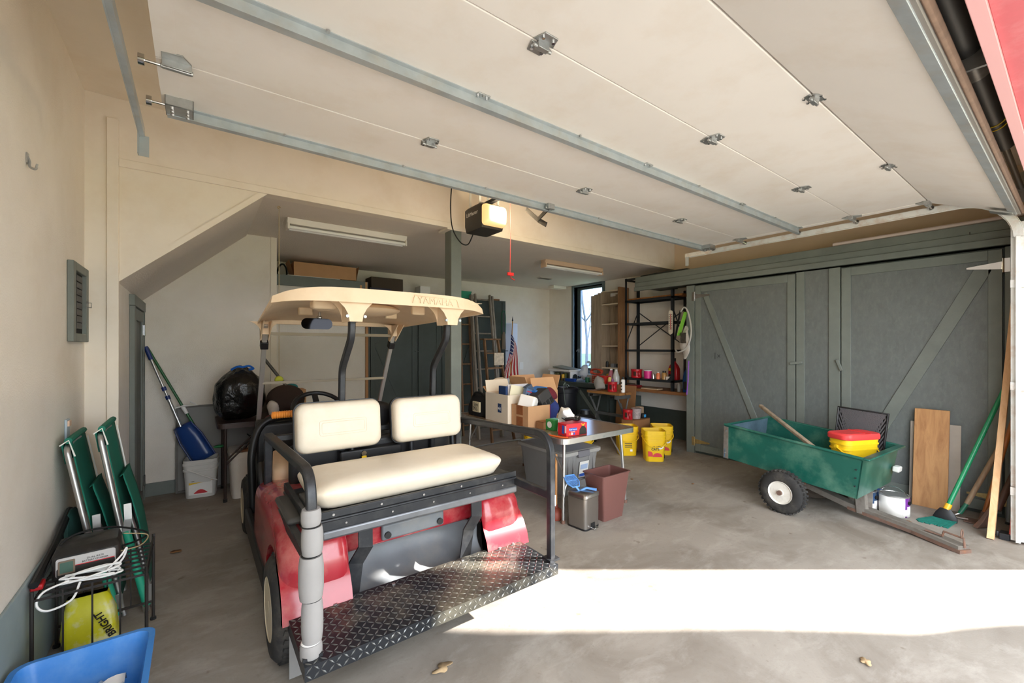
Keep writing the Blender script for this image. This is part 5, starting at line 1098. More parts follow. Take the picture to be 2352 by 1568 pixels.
part(B().bar((3.19, 3.075, 0.17), (3.19, 3.053, 0.33), 0.13, 0.002, up=(0, 1, 0)), 'paper_label', PWHT, t); part(B().bar((3.19, 3.0735, 0.175), (3.19, 3.070, 0.205), 0.12, 0.003, up=(0, 1, 0)), 'label_band', mat('label_blue', (40, 84, 176), 0.5), t)
part(B().bar((3.19, 3.062, 0.25), (3.19, 3.055, 0.30), 0.10, 0.003, up=(0, 1, 0)), 'label_print', mat('label_pale', (176, 196, 226), 0.5), t)
t = thing('plunger', 'plunger with wooden stick and brown rubber cup by the pedal bin', 'plunger', (2.53, 2.76, 0))
part(B().cyl((2.53, 2.76, 0.09), (2.53, 2.76, 0.56), 0.011, n=12), 'stick', mat('plunger_wood', (206, 150, 96), 0.5), t, smooth=True)
part(B().lathe([(0.062, 0), (0.066, 0.01), (0.062, 0.05), (0.045, 0.08), (0.018, 0.095), (0.016, 0.12), (0.0, 0.12)], 24, T(2.53, 2.76, 0)), 'rubber_cup', mat('brown_rubber', (134, 62, 44), 0.6), t, smooth=True)
SST = mat('stainless', (176, 172, 168), 0.28, 0.95, var=0.04, scale=8)
t = thing('pedal_bin', 'small stainless steel pedal bin in front of the folding table', 'bin', (2.615, 2.515, 0), 0.12)
part(B().loft([ring3(rrect(0.195, 0.19, 0.03, 5), 0.012), ring3(rrect(0.20, 0.195, 0.03, 5), 0.255)]), 'body', SST, t, smooth=True, ang=30, local=True)
part(B().loft([ring3(rrect(0.20, 0.195, 0.03, 5), 0.0), ring3(rrect(0.20, 0.195, 0.03, 5), 0.014)]), 'base_ring', BLKP, t, smooth=True, ang=30, local=True)
part(B().loft([ring3(rrect(0.204, 0.2, 0.03, 5), 0.258), ring3(rrect(0.204, 0.2, 0.03, 5), 0.285), ring3(rrect(0.18, 0.175, 0.03, 5), 0.298), ring3(rrect(0.11, 0.10, 0.02, 5), 0.303)]), 'lid', SST, t, smooth=True, ang=50, local=True)
pd = part(B().box(-0.03, 0.03, -0.135, -0.095, 0.012, 0.02), 'pedal', CHROME, t, local=True, bev=0.003); part(B().box(-0.025, 0.025, -0.10, -0.092, 0.012, 0.05), 'pedal_slot', BLKP, pd, local=True)
BRN = mat('brown_plastic', (112, 74, 68), 0.42, var=0.03, scale=5)
t = thing('waste_basket', 'tall brown plastic waste basket standing by the table leg', 'waste basket', (2.92, 2.505, 0))
part(B().loft([ring3(rrect(0.25, 0.16, 0.02, 4, 2.925, 2.53), 0.0), ring3(rrect(0.345, 0.235, 0.02, 4, 2.895, 2.505), 0.405), ring3(rrect(0.365, 0.255, 0.025, 4, 2.895, 2.505), 0.405), ring3(rrect(0.365, 0.255, 0.025, 4, 2.895, 2.505), 0.412), ring3(rrect(0.335, 0.225, 0.02, 4, 2.895, 2.505), 0.412), ring3(rrect(0.245, 0.155, 0.02, 4, 2.925, 2.53), 0.015)]), 'basket', BRN, t, smooth=True, ang=30)
LBL = mat('light_blue_plastic', (96, 150, 216), 0.4)
t = thing('litter_scoop', 'light blue slotted litter scoop lying on the pedal bin lid', 'scoop', (2.62, 2.51, 0.30))
M = T(2.56, 2.60, 0.37) @ R(-0.15, 'Z') @ R(0.55, 'X')
part(B().tube([M @ V(p) for p in ((-0.055, 0.05, 0.0), (-0.06, -0.03, 0.0), (-0.035, -0.075, 0.0), (0.035, -0.075, 0.0), (0.06, -0.03, 0.0), (0.055, 0.05, 0.0))], 0.006, 6, closed=True), 'rim', LBL, t, smooth=True)
for k in range(11):
    x = -0.05+k*0.01; part(B().bar(M @ V((x, 0.05, -0.004)), M @ V((x, -0.06+abs(x)*0.3, -0.012)), 0.0045, 0.004), 'tine', LBL, t)
part(B().bar(M @ V((-0.055, 0.0, -0.006)), M @ V((0.055, 0.0, -0.006)), 0.012, 0.004), 'cross_rib', LBL, t)
part(B().tube([M @ V((0, -0.07, 0.0)), M @ V((0.02, -0.11, -0.02)), V((2.625, 2.49, 0.318)), V((2.665, 2.415, 0.315))], 0.011, 8, scl=[1, 0.9, 0.9, 1.0]), 'handle', LBL, t, smooth=True)
# ---- yellow pails and the pile behind them
for i, (x, y, rz, full, lab) in enumerate(((4.88, 3.42, -0.72, True, 'yellow litter bucket with red print, nearest of the three by the cabinet'), (5.27, 3.56, -0.80, True, 'yellow litter bucket closest to the cabinet end'), (4.84, 3.83, -0.62, False, 'yellow litter bucket turned label-back behind the table leg'))):
    p = litter_pail('litter_bucket', lab, (x, y, 0), rz, 0.285, 0.27, 0.40, YEL, group='yellow litter buckets'); pail_print(p, 0.285, 0.27, 0.40, full)
for x, y, rz, lab in ((4.62, 4.45, -0.5, 'yellow litter bucket on the floor beside the shop vacuum'), (4.05, 4.95, -0.4, 'yellow litter bucket behind the folding table near the ladders')):
    p = litter_pail('litter_bucket', lab, (x, y, 0), rz, 0.27, 0.25, 0.24, YEL, group='yellow litter buckets')
# ================================================================== LEFT WALL GROUP
GFAB = mat('green_canvas', (16, 112, 92), 0.75, var=0.08, scale=6); GTUB = mat('green_sleeve', (38, 158, 124), 0.5)
def lawn_chair(x0, y0, xt, h, w, label, nm='folding_chair'):
    """folded aluminium lounge chair leaning against the wall; near edge at y0"""
    t = thing(nm, label, 'chair', (x0, y0+w/2, 0), 0, 'folded green lawn chairs')
    lean = V((xt-x0, 0.03, h)).normalized(); L = math.hypot(xt-x0, h); nx = V((1, 0, 0)); nx = (nx-lean*nx.dot(lean)).normalized()
    def P(u, v, n=0.0): return V((x0, y0, 0))+lean*(v*L)+V((0, u, 0))+nx*n
    # main frame: near tube up, over the top, down the far side
    part(B().tube(round_path([P(0, 0.46), P(0, 0.985), P(w*0.5, 1.0), P(w, 0.985), P(w, 0.20)], 0.05, 5), 0.013, 10), 'back_frame', ALU, t, smooth=True)
    part(B().cyl(P(0, 0.03, 0.035), P(0, 0.46, 0.02), 0.019, n=12), 'armrest_sleeve', GTUB, t, smooth=True)
    part(B().tube(round_path([P(0.03, 0.0, 0.055), P(0.03, 0.40, 0.055), P(0.02, 0.58, 0.04)], 0.1, 4), 0.012, 10), 'leg', ALU, t, smooth=True)
    part(B().tube(round_path([P(w-0.03, 0.0, 0.02), P(w-0.03, 0.6, 0.02)], 0.1, 4), 0.012, 10), 'leg', ALU, t, smooth=True)
    part(B().cyl(P(0.0, 0.0, 0.03), P(0.0, 0.04, 0.03), 0.016, n=12), 'leg', ALU, t, smooth=True)
    part(B().cyl(P(w, 0.0, 0.02), P(w, 0.22, 0.02), 0.014, n=12), 'leg', ALU, t, smooth=True)
    # hinge plates
    part(B().sweep([P(-0.012, 0.45, 0.02), P(-0.012, 0.52, 0.04), P(-0.005, 0.60, 0.05)], [(-0.016, -0.003), (0.016, -0.003), (0.016, 0.003), (-0.016, 0.003)], up=(0, 1, 0)), 'hinge_plate', ALU, t)
    part(B().sweep([P(-0.01, 0.04, 0.04), P(-0.01, 0.14, 0.06)], [(-0.018, -0.003), (0.018, -0.003), (0.014, 0.003), (-0.014, 0.003)], up=(0, 1, 0)), 'hinge_plate', ALU, t)
    # canvas: back wrapped over the top bar and the seat fold
    G = [[P(0.02+(w-0.04)*j/8, v, 0.018+0.025*math.sin(PI*j/8)*-1*0.4) for j in range(9)] for v in (0.30, 0.5, 0.7, 0.86, 0.96, 1.0)]
    G += [[P(0.02+(w-0.04)*j/8, v, n) for j in range(9)] for v, n in ((1.02, 0.0), (1.0, -0.02), (0.90, -0.022))]
    o = part(B().grid(G), 'back_canvas', GFAB, t, smooth=True, ang=80); md = o.modifiers.new('s', 'SOLIDIFY'); md.thickness = 0.004
    G = [[P(0.11+(w-0.13)*j/8, v, 0.030+0.035*math.sin(PI*min(1, v*1.2))) for j in range(9)] for v in (0.04, 0.15, 0.3, 0.45, 0.6, 0.72)]+[[P(0.11+(w-0.13)*j/8, v, n) for j in range(9)] for v, n in ((0.74, 0.045), (0.73, 0.026))]
    o = part(B().grid(G), 'seat_canvas', GFAB, t, smooth=True, ang=80); md = o.modifiers.new('s', 'SOLIDIFY'); md.thickness = 0.004
    part(B().tube([P(0.01+(w-0.02)*j/6, 1.018, 0.012) for j in range(7)], 0.016, 8), 'top_hem', GFAB, t, smooth=True)
    part(B().tube([P(0.012, 0.93, 0.022), P(0.012, 1.02, 0.014), P(0.012, 1.0, -0.024)], 0.004, 6), 'white_piping', PWHT, t)
    part(B().tube([P(w-0.018, 0.62, 0.024), P(w-0.018, 0.98, 0.024)], 0.004, 6), 'white_piping', PWHT, t)
    return t
lawn_chair(-0.375, 3.15, -0.55, 0.985, 0.40, 'folded green lawn chair nearer the wall, leaning behind the wire rack')
lawn_chair(-0.255, 3.17, -0.425, 1.03, 0.42, 'folded green lawn chair standing further from the wall')
# wire rack
WIR = mat('dark_wire', (52, 48, 46), 0.45, 0.4)
rk = thing('wire_rack', 'dark wire plant stand in front of the folded green chairs', 'rack', (-0.375, 2.86, 0))
rx0, rx1, ry0, ry1, rz_ = -0.56, -0.19, 2.66, 3.06, 0.42
def scroll(y0, y1, z): return [(y0, z)]
for x in (rx0, rx1):
    for y in (ry0, ry1):
        part(B().tube([(x, y, 0.0), (x, y, rz_-0.01), (x, y+(0.015 if y > 2.8 else -0.015), rz_+0.045)] if x == rx1 else [(x, y, 0), (x, y, rz_+0.04)], 0.007, 8), 'leg', WIR, rk, smooth=True)
        part(B().cyl((x, y, 0.0), (x, y, 0.012), 0.014, n=10), 'foot', BLKP, rk)
for k in range(8):
    y = ry0+(ry1-ry0)*k/7
    part(B().bar((rx0, y, rz_), (rx1, y, rz_), 0.004, 0.010), 'shelf_slat', WIR, rk)
for x in (rx0, rx1): part(B().bar((x, ry0, rz_-0.012), (x, ry1, rz_-0.012), 0.006, 0.012), 'side_bar', WIR, rk)
for y in (ry0, ry1):
    part(B().bar((rx0, y, 0.10), (rx1, y, 0.10), 0.006, 0.012), 'lower_bar', WIR, rk)
    for k in range(1, 4):
        x = rx0+(rx1-rx0)*k/4; part(B().bar((x, y, 0.10), (x, y, rz_+0.02 if y < 2.8 else rz_-0.005), 0.006, 0.006), 'front_spindle', WIR, rk)
part(B().tube([(rx1, ry0, rz_+0.03), (rx1, ry1, rz_+0.03)], 0.005, 6), 'hand_bar', WIR, rk)
# battery charger
t = thing('battery_charger', 'black battery charger with red and white faceplate on the wire rack', 'charger', (-0.42, 2.90, 0.435), 0.06)
bx, by, bh = 0.115, 0.10, 0.125
part(B().loft([ring3(rrect(0.23, 0.20, 0.02, 3), 0.0), ring3(rrect(0.23, 0.20, 0.02, 3), 0.10), ring3(rrect(0.21, 0.17, 0.025, 3, 0, 0.012), bh)]), 'case', mat('charger_black', (30, 30, 31), 0.4, var=0.1, scale=12, dirt=((110,104,96), 0.4, 7)), t, smooth=True, ang=40, local=True)
MF = T(0, -0.101, 0.0) @ R(PI/2, 'X')
part(B().prism(rrect(0.20, 0.085, 0.01, 3, 0.0, 0.052), 0.0, 0.003, MF), 'faceplate', mat('faceplate_silver', (190, 188, 186), 0.4), t, local=True)
part(B().prism(rrect(0.195, 0.040, 0.006, 3, 0.0, 0.030), 0.003, 0.0042, MF), 'faceplate_black', PBLK, t, local=True)
part(B().prism([(-0.04, 0.050), (0.097, 0.050), (0.097, 0.053), (-0.04, 0.053)], 0.003, 0.0048, MF), 'red_line', PRED, t, local=True)
mtr = part(B().prism(rrect(0.055, 0.062, 0.004, 3, -0.065, 0.052), 0.003, 0.007, MF), 'meter', mat('meter_frame', (120, 104, 88), 0.4), t, local=True)
part(B().prism(rrect(0.043, 0.048, 0.003, 3, -0.065, 0.052), 0.007, 0.0075, MF), 'meter_dial', mat('meter_green', (70, 100, 88), 0.4), mtr, local=True)
text('DUAL RATE', 0.011, MF @ T(0.03, 0.073, 0.004), PBLK, t, local=True); text('BATTERY CHARGER', 0.010, MF @ T(0.03, 0.061, 0.004), PBLK, t, local=True)
part(B().tube(smooth_path([(0.11, 0.02, 0.05), (0.16, 0.10, 0.03), (0.21, 0.16, 0.03), (0.19, 0.20, 0.05), (0.06, 0.10, 0.135), (-0.08, 0.02, 0.14), (-0.14, -0.10, 0.03)]), 0.005, 6), 'black_lead', BLKM, t, smooth=True, local=True)
part(B().tube(smooth_path([(0.11, -0.02, 0.04), (0.19, 0.03, 0.03), (0.215, 0.11, 0.05), (0.12, 0.12, 0.08)]), 0.003, 6), 'tan_lead', mat('tan_wire', (176, 158, 120), 0.5), t, smooth=True, local=True)
part(B().box(-0.17, -0.13, -0.17, -0.10, 0.0, 0.025), 'red_clamp', RED, t, local=True, bev=0.006)
# white extension cord bundle
t = thing('extension_lead', 'white extension cord bundle lying on the front of the wire rack', 'cord', (-0.40, 2.68, 0.44))
pts = []
for k in range(44):
    a = k*0.62; rr = 0.075+0.02*math.sin(k*1.7); pts.append((-0.385+rr*1.15*math.cos(a), 2.735+0.028*math.sin(a)+0.006*math.sin(k), 0.438+0.020*math.sin(k*0.37)+0.0006*k))
part(B().tube(smooth_path(pts, 3), 0.0045, 6), 'coil', mat('cord_white', (236, 236, 234), 0.45), t, smooth=True)
part(B().tube(smooth_path([(-0.46, 2.72, 0.45), (-0.53, 2.68, 0.44), (-0.545, 2.655, 0.40), (-0.51, 2.645, 0.37), (-0.44, 2.65, 0.39), (-0.42, 2.70, 0.44)]), 0.0045, 6), 'loop', mat('cord_white', (236, 236, 234), 0.45), t, smooth=True)
part(B().tube(smooth_path([(-0.34, 2.73, 0.45), (-0.29, 2.75, 0.50), (-0.27, 2.76, 0.53), (-0.285, 2.76, 0.48), (-0.33, 2.74, 0.44)]), 0.0045, 6), 'loop', mat('cord_white', (236, 236, 234), 0.45), t, smooth=True)
# seed bag under the rack
t = thing('seed_bag', 'yellow and white plastic bag lettered BRIGHT under the wire rack', 'bag', (-0.42, 2.985, 0))
part(B().loft([ring3([(x+0.012*noise.noise(V((x*30, z*20, 1))), y) for x, y in rrect(0.20*s, 0.10*s2, 0.03, 5, -0.42-0.08*z, 2.985+0.1*z)], z) for s, s2, z in ((0.75, 0.8, 0.0), (1.0, 1.1, 0.02), (1.04, 1.15, 0.08), (0.98, 1.0, 0.15), (0.86, 0.6, 0.21), (0.74, 0.15, 0.25))]), 'bag', mat('bag_yellow', (214, 208, 40), 0.35, var=0.1, scale=10, dirt=((232,232,226), 1.0, 7)), t, smooth=True)
text('BRIGHT', 0.042, lookM((-0.365, 2.922, 0.115), (-0.45, 0, 1), (-1, 0.0, -0.45)), PBLK, t, bold=0.001)
# dark green bag with poles behind rack
t = thing('umbrella_bundle', 'dark folded parasol lying along the left wall behind the rack', 'umbrella', (-0.55, 3.02, 0))
part(B().tube([(-0.562, 2.70, 0.47), (-0.562, 3.05, 0.52), (-0.562, 3.35, 0.60)], 0.016, 8), 'pole', BLKP, t, smooth=True)
part(B().ell((-0.55, 3.35, 0.45), (0.03, 0.16, 0.16), 14, 10, f=lumpy(0.02, 9, 1)), 'cloth', mat('dark_teal_cloth', (28, 66, 60), 0.8, var=0.2, scale=10), t, smooth=True)
# blue tub with papers at the bottom left
t = thing('blue_tub', 'bright blue plastic tub with white paper in it at the lower left', 'tub', (-0.355, 2.2, 0))
SB = mat('sky_blue_plastic', (62, 134, 212), 0.35, var=0.06, scale=4, dirt=((150,190,226), 0.3, 6))
part(B().loft([ring3(rrect(0.30, 0.40, 0.05, 5, -0.355, 2.19), 0.0), ring3(rrect(0.40, 0.52, 0.05, 5, -0.355, 2.19), 0.255), ring3(rrect(0.425, 0.545, 0.055, 5, -0.355, 2.19), 0.255), ring3(rrect(0.425, 0.545, 0.055, 5, -0.355, 2.19), 0.268), ring3(rrect(0.385, 0.505, 0.045, 5, -0.355, 2.19), 0.268), ring3(rrect(0.29, 0.39, 0.045, 5, -0.355, 2.19), 0.012)]), 'tub', SB, t, smooth=True, ang=35)
b = B(); P_ = [[(-0.49+0.26*j/10, 2.04+0.32*i/10, 0.17+0.05*noise.noise(V((i*0.5, j*0.5, 2)))+0.045*math.sin(i*0.4)) for j in range(11)] for i in range(11)]
o = solo(b.grid(P_), 'crumpled_paper', PWHT, 'white paper sheet lying inside the blue tub', 'paper', smooth=True); md = o.modifiers.new('s', 'SOLIDIFY'); md.thickness = 0.003
# electrical panel, hook, outlet on the left wall
t = thing('electrical_panel', 'grey framed electrical panel open on the left wall', 'electrical panel', (LX, 3.68, 1.53))
part(B().box(LX+0.001, LX+0.03, 3.47, 3.53, 1.53, 2.0).box(LX+0.001, LX+0.03, 3.83, 3.89, 1.53, 2.0).box(LX+0.001, LX+0.03, 3.53, 3.83, 1.53, 1.58).box(LX+0.001, LX+0.03, 3.53, 3.83, 1.95, 2.0), 'frame', GRN, t, bev=0.004)
part(B().box(LX+0.001, LX+0.008, 3.53, 3.83, 1.58, 1.95), 'recess', BLKM, t)
for k in range(8): part(B().box(LX+0.008, LX+0.02, 3.60, 3.76, 1.61+k*0.041, 1.645+k*0.041), 'breaker', BLKP, t)
part(B().tube([(LX+0.03, 3.80, 1.78), (LX+0.055, 3.80, 1.78), (LX+0.055, 3.80, 1.75), (LX+0.03, 3.80, 1.75)], 0.003, 6), 'pull_ring', ZINC, t)
t = thing('wall_hook', 'small metal hook screwed to the left wall', 'hook', (LX, 2.75, 2.29))
part(B().tube(smooth_path([(LX+0.004, 2.75, 2.33), (LX+0.01, 2.75, 2.31), (LX+0.012, 2.745, 2.285), (LX+0.03, 2.74, 2.278), (LX+0.036, 2.74, 2.30)]), 0.005, 6), 'hook', ZINC, t, smooth=True)
part(B().box(LX+0.001, LX+0.006, 2.74, 2.765, 2.30, 2.345), 'plate', ZINC, t)
t = thing('wall_outlet', 'pale outlet strip on the left wall above the chairs', 'outlet', (LX, 3.44, 0.95))
part(B().box(LX+0.001, LX+0.012, 3.41, 3.48, 0.94, 1.09), 'cover_plate', mat('pale_blue_plate', (176, 192, 204), 0.4), t, bev=0.003)
part(B().box(LX+0.012, LX+0.02, 3.42, 3.47, 1.05, 1.08), 'label', mat('peach_label', (232, 196, 166), 0.5), t)
# ---- leaves on the floor
LEAF = mat('dry_leaf', (128, 88, 52), 0.8, var=0.25, scale=30)
def leaf(x, y, s, rz, lab, m=LEAF):
    b = B(); out = []
    for k in range(22):
        a = 2*PI*k/22; r = s*(0.62+0.38*math.cos(3*a)*math.cos(a*1.0+0.4)); out.append((x+r*math.cos(a+rz)*1.4, y+r*math.sin(a+rz), 0.004+0.25*s*abs(math.sin(a*1.5))))
    n = len(out); b.add([(x, y, 0.012)]+out, [(0, i+1, (i+1)%n+1) for i in range(n)])
    o = solo(b, 'dry_leaf', m, lab, 'leaf', smooth=True, group='dry leaves on the floor'); md = o.modifiers.new('s', 'SOLIDIFY'); md.thickness = 0.002
leaf(0.92, 1.78, 0.045, 0.3, 'large curled brown leaf on the floor in front of the golf cart step', mat('pale_leaf', (172, 146, 110), 0.8, var=0.15, scale=30))
leaf(2.55, 0.62, 0.032, 1.0, 'pale dry leaf lying in the shade in front of the sunlit strip', mat('pale_leaf', (172, 146, 110), 0.8))
leaf(4.74, 0.80, 0.05, 2.4, 'orange brown oak leaf beside the trailer tongue')
leaf(4.88, 0.90, 0.035, 0.2, 'small brown leaf by the purple labelled paint can')
leaf(-0.40, 4.62, 0.05, 0.8, 'orange leaf on the floor at the foot of the side door'); leaf(-0.12, 3.95, 0.04, 2.2, 'brown leaf on the floor left of the golf cart wheel')
leaf(3.95, 3.05, 0.022, 1.5, 'tiny dark leaf on the bare floor left of the yellow buckets'); leaf(4.35, 2.55, 0.02, 0.5, 'tiny dark leaf on the floor near the trailer tailgate')
# ================================================================== BACK LEFT CORNER
t = thing('white_bucket', 'white square litter bucket with yellow label by the partition wall', 'bucket', (0.045, 5.36, 0), -0.12)
w, d, h = 0.29, 0.26, 0.375
rg = [ring3(rrect(w*s, d*s, 0.045, 5), z*h) for s, z in ((0.83, 0), (0.84, 0.01), (0.93, 0.70), (0.99, 0.71), (0.99, 0.75), (0.95, 0.76), (0.96, 0.86), (1.01, 0.87), (1.01, 0.91), (0.98, 0.92), (0.98, 1.0), (0.93, 1.0), (0.80, 0.04))]
part(B().loft(rg), 'pail', mat('white_pail', (216, 214, 208), 0.45), t, smooth=True, ang=35, local=True)
sl = math.atan((0.93-0.84)*d/2/(0.69*h)); M = T(0, -d*0.4435, h*0.36) @ R(PI/2-sl, 'X')
part(B().prism([(-0.09, 0.0), (0.10, 0.03), (0.10, 0.10), (-0.09, 0.085)], 0, 0.0015, M), 'yellow_label', YEL, t, local=True); part(B().prism([(-0.09, -0.10), (0.10, -0.10), (0.10, 0.028), (-0.09, -0.002)], 0, 0.0012, M), 'white_label', PWHT, t, local=True)
text('TIDY', 0.030, M @ T(0.01, 0.072, 0.002), PBLK, t, local=True, bold=0.001); text('CATS', 0.030, M @ T(0.01, 0.047, 0.002), PBLK, t, local=True, bold=0.001)
part(B().prism([(-0.05+0.11*k/8, -0.085+0.035*math.sin(PI*k/8)) for k in range(9)]+[(0.06, -0.09), (-0.05, -0.09)], 0, 0.002, M), 'red_print', PRED, t, local=True)
part(B().prism([(-0.06+0.022*math.cos(a), 0.045+0.016*math.sin(a)) for a in [2*PI*i/14 for i in range(14)]], 0, 0.003, M), 'badge', PBLK, t, local=True)
part(B().tube([(-0.10, -0.13, 0.29), (-0.02, -0.15, 0.25), (0.07, -0.152, 0.20), (0.14, -0.13, 0.16)], 0.006, 6), 'bail_handle', WHT, t, smooth=True, local=True)
NAVY = mat('navy_plastic', (28, 50, 112), 0.4)
t = thing('long_dustpan', 'blue scoop with telescopic metal pole standing in the white bucket', 'dustpan', (-0.1, 5.42, 0.3))
p0, p1 = V((-0.40, 5.50, 1.50)), V((-0.125, 5.40, 0.70))
part(B().cyl(p0, p0.lerp(p1, 0.16), 0.019, n=12), 'grip', NAVY, t, smooth=True); part(B().cyl(p0.lerp(p1, 0.16), p0.lerp(p1, 0.62), 0.012, n=12), 'pole', ALU, t, smooth=True); part(B().cyl(p0.lerp(p1, 0.62), p1, 0.016, n=12), 'pole', ALU, t, smooth=True)
for f in (0.50, 0.61): part(B().cyl(p0.lerp(p1, f), p0.lerp(p1, f+0.045), 0.020, n=12), 'lock_ring', NAVY, t, smooth=True)
bd = V((0.185, -0.07, -0.36)).normalized(); sd_ = V((0.86, -0.3, 0.5)).normalized(); sd_ = (sd_-bd*sd_.dot(bd)).normalized(); up_ = bd.cross(sd_)
G = [[p1+bd*(0.40*i/8)+sd_*(0.105*(0.75+0.25*min(1, i/3))*(j/5-1))+up_*(0.045*abs(j/5-1)**4*(-1)) for j in range(11)] for i in range(9)]
o = part(B().grid(G), 'scoop', mat('blue_scoop', (34, 66, 126), 0.3), t, smooth=True, ang=60); md = o.modifiers.new('s', 'SOLIDIFY'); md.thickness = 0.004
part(B().tube([G[8][0]]+[G[i][0] for i in range(7, -1, -1)]+G[0][1:]+[G[i][10] for i in range(1, 9)], 0.009, 6), 'scoop_rim', NAVY, t, smooth=True)
t = thing('reacher_pole', 'green pole with white joint and grabber head leaning in the white bucket', 'pole', (0.1, 5.40, 0.38))
p0, p1 = V((-0.39, 5.54, 1.49)), V((0.085, 5.44, 0.47))
part(B().cyl(p0, p1, 0.0125, n=12), 'pole', mat('dark_green_pole', (24, 92, 46), 0.35), t, smooth=True)
part(B().cyl(p0.lerp(p1, 0.58), p0.lerp(p1, 0.66), 0.02, 0.017, n=12), 'joint', WHT, t, smooth=True); part(B().tube([p0.lerp(p1, 0.60)+V((-0.09, -0.02, 0.0)), p0.lerp(p1, 0.60)+V((0, -0.02, 0.02)), p0.lerp(p1, 0.59)+V((0.12, -0.02, 0.01)), p0.lerp(p1, 0.59)+V((0.06, -0.02, 0.05))], 0.009, 6), 'trigger', WHT, t, smooth=True)
part(B().loft([[tuple(p1+V((0.03*k*math.cos(a), 0.02*math.sin(a), 0.04-q))) for a in [2*PI*i/10 for i in range(10)]] for k, q in ((0.6, 0.0), (1.2, 0.05), (1.5, 0.12))]), 'head', WHT, t, smooth=True)
part(B().ell(tuple(p1+V((0.11, 0, -0.02))), (0.05, 0.02, 0.016), 12, 8), 'green_jaw', mat('jaw_green', (40, 128, 72), 0.4), t, smooth=True); part(B().ell(tuple(p1+V((0.02, -0.02, -0.07))), (0.035, 0.02, 0.02), 10, 8), 'brown_jaw', mat('jaw_brown', (160, 110, 60), 0.5), t, smooth=True)
t = thing('framed_panel', 'grey framed panel leaning on the wall behind the white bucket', 'panel', (0.25, 5.545, 0))
part(B().add([(-0.16, 5.535, 0.0), (0.68, 5.535, 0.0), (0.68, 5.575, 0.88), (-0.16, 5.575, 0.88), (-0.16, 5.545, 0.0), (0.68, 5.545, 0), (0.68, 5.583, 0.88), (-0.16, 5.583, 0.88)], [(0,1,2,3),(7,6,5,4),(0,4,5,1),(1,5,6,2),(2,6,7,3),(3,7,4,0)]), 'sheet', mat('grey_sheet_panel', (128, 126, 122), 0.6), t)
for a, c in (((-0.16, 5.53, 0.0), (-0.16, 5.57, 0.88)), ((-0.16, 5.57, 0.875), (0.68, 5.57, 0.875)), ((0.68, 5.53, 0), (0.68, 5.57, 0.88)), ((-0.16, 5.53, 0.012), (0.68, 5.53, 0.012))): part(B().bar(a, c, 0.03, 0.02), 'frame', mat('frame_dark', (92, 88, 80), 0.5), t)
# brown table with garbage bag and clutter
t = thing('card_table', 'dark brown folding card table against the partition wall', 'table', (0.62, 5.15, 0))
part(B().prism(rrect(0.86, 0.62, 0.05, 5, 0.60, 5.20), 0.735, 0.765), 'table_top', mat('dark_brown_top', (52, 38, 34), 0.35), t); part(B().sweep([(x, y, 0.735) for x, y in rrect(0.865, 0.625, 0.05, 5, 0.60, 5.20)], [(-0.008, -0.02), (0.008, -0.02), (0.008, 0.025), (-0.008, 0.025)], closed=True), 'edge', mat('dark_brown_metal', (64, 50, 46), 0.4, 0.3), t)
DBM = mat('dark_brown_metal', (64, 50, 46), 0.4, 0.3)
for x, y in ((0.225, 4.95), (0.98, 4.95), (0.225, 5.46), (0.98, 5.46)):
    lg = part(B().cyl((x, y, 0.02), (x, y, 0.73), 0.014, n=10), 'leg', DBM, t, smooth=True); part(B().cyl((x, y, 0), (x, y, 0.03), 0.019, n=10), 'leg_tip', BLKP, lg)
for a, c in (((0.235, 4.95, 0.40), (0.55, 4.95, 0.72)), ((0.235, 4.96, 0.36), (0.50, 4.97, 0.62)), ((0.97, 4.95, 0.4), (0.70, 4.95, 0.72))): part(B().cyl(a, c, 0.008, n=8), 'folding_brace', DBM, t, smooth=True)
def bagf(p):
    n = noise.noise_vector(V((p.x*6, p.y*6, p.z*4)))*0.035+noise.noise_vector(V((p.x*22, p.y*22, p.z*9)))*0.014; e = V((p.x-0.36, p.y-5.16, p.z-1.02)); m_ = max(abs(e.x)/0.225, abs(e.y)/0.215, abs(e.z)/0.285, 0.01); q = p+e*(0.16*(1/m_-1) if False else 0.10*(1-m_)*2)+n; f = (p.z-0.77)/0.5
    k = 1.0-0.30*max(0, f-0.75)/0.25; return V((0.36+(q.x-0.36)*k+0.006*math.sin(math.atan2(p.y-5.16, p.x-0.36)*14)*f, 5.16+(q.y-5.16)*k, max(0.767, q.z)))
t = thing('garbage_bag', 'full black garbage bag with blue drawstring on the brown card table', 'garbage bag', (0.36, 5.16, 0.766))
part(B().ell((0.36, 5.16, 1.02), (0.225, 0.215, 0.285), 48, 28, f=bagf), 'bag', mat('black_bag', (14, 14, 15), 0.22, bump=0.5, bscale=26, bdist=0.02), t, smooth=True)
part(B().tube(smooth_path([(0.28, 5.08, 1.27), (0.33, 5.06, 1.30), (0.38, 5.07, 1.295), (0.43, 5.07, 1.305), (0.47, 5.08, 1.275), (0.43, 5.06, 1.27)]), 0.011, 6), 'drawstring', mat('blue_drawstring', (26, 100, 196), 0.4), t, smooth=True)
t = thing('cushion_paddle', 'dark brown padded round cushion with a pole on the card table', 'cushion', (0.80, 5.16, 0.766))
part(B().ell((0.78, 5.17, 0.93), (0.19, 0.06, 0.16), 20, 12), 'pad', mat('dark_brown_fabric', (56, 42, 38), 0.8), t, smooth=True); part(B().tube([(0.80, 5.16, 1.05), (0.70, 5.2, 1.20), (0.58, 5.25, 1.38)], 0.016, 8), 'pole', mat('pole_grey', (86, 84, 80), 0.5), t, smooth=True)
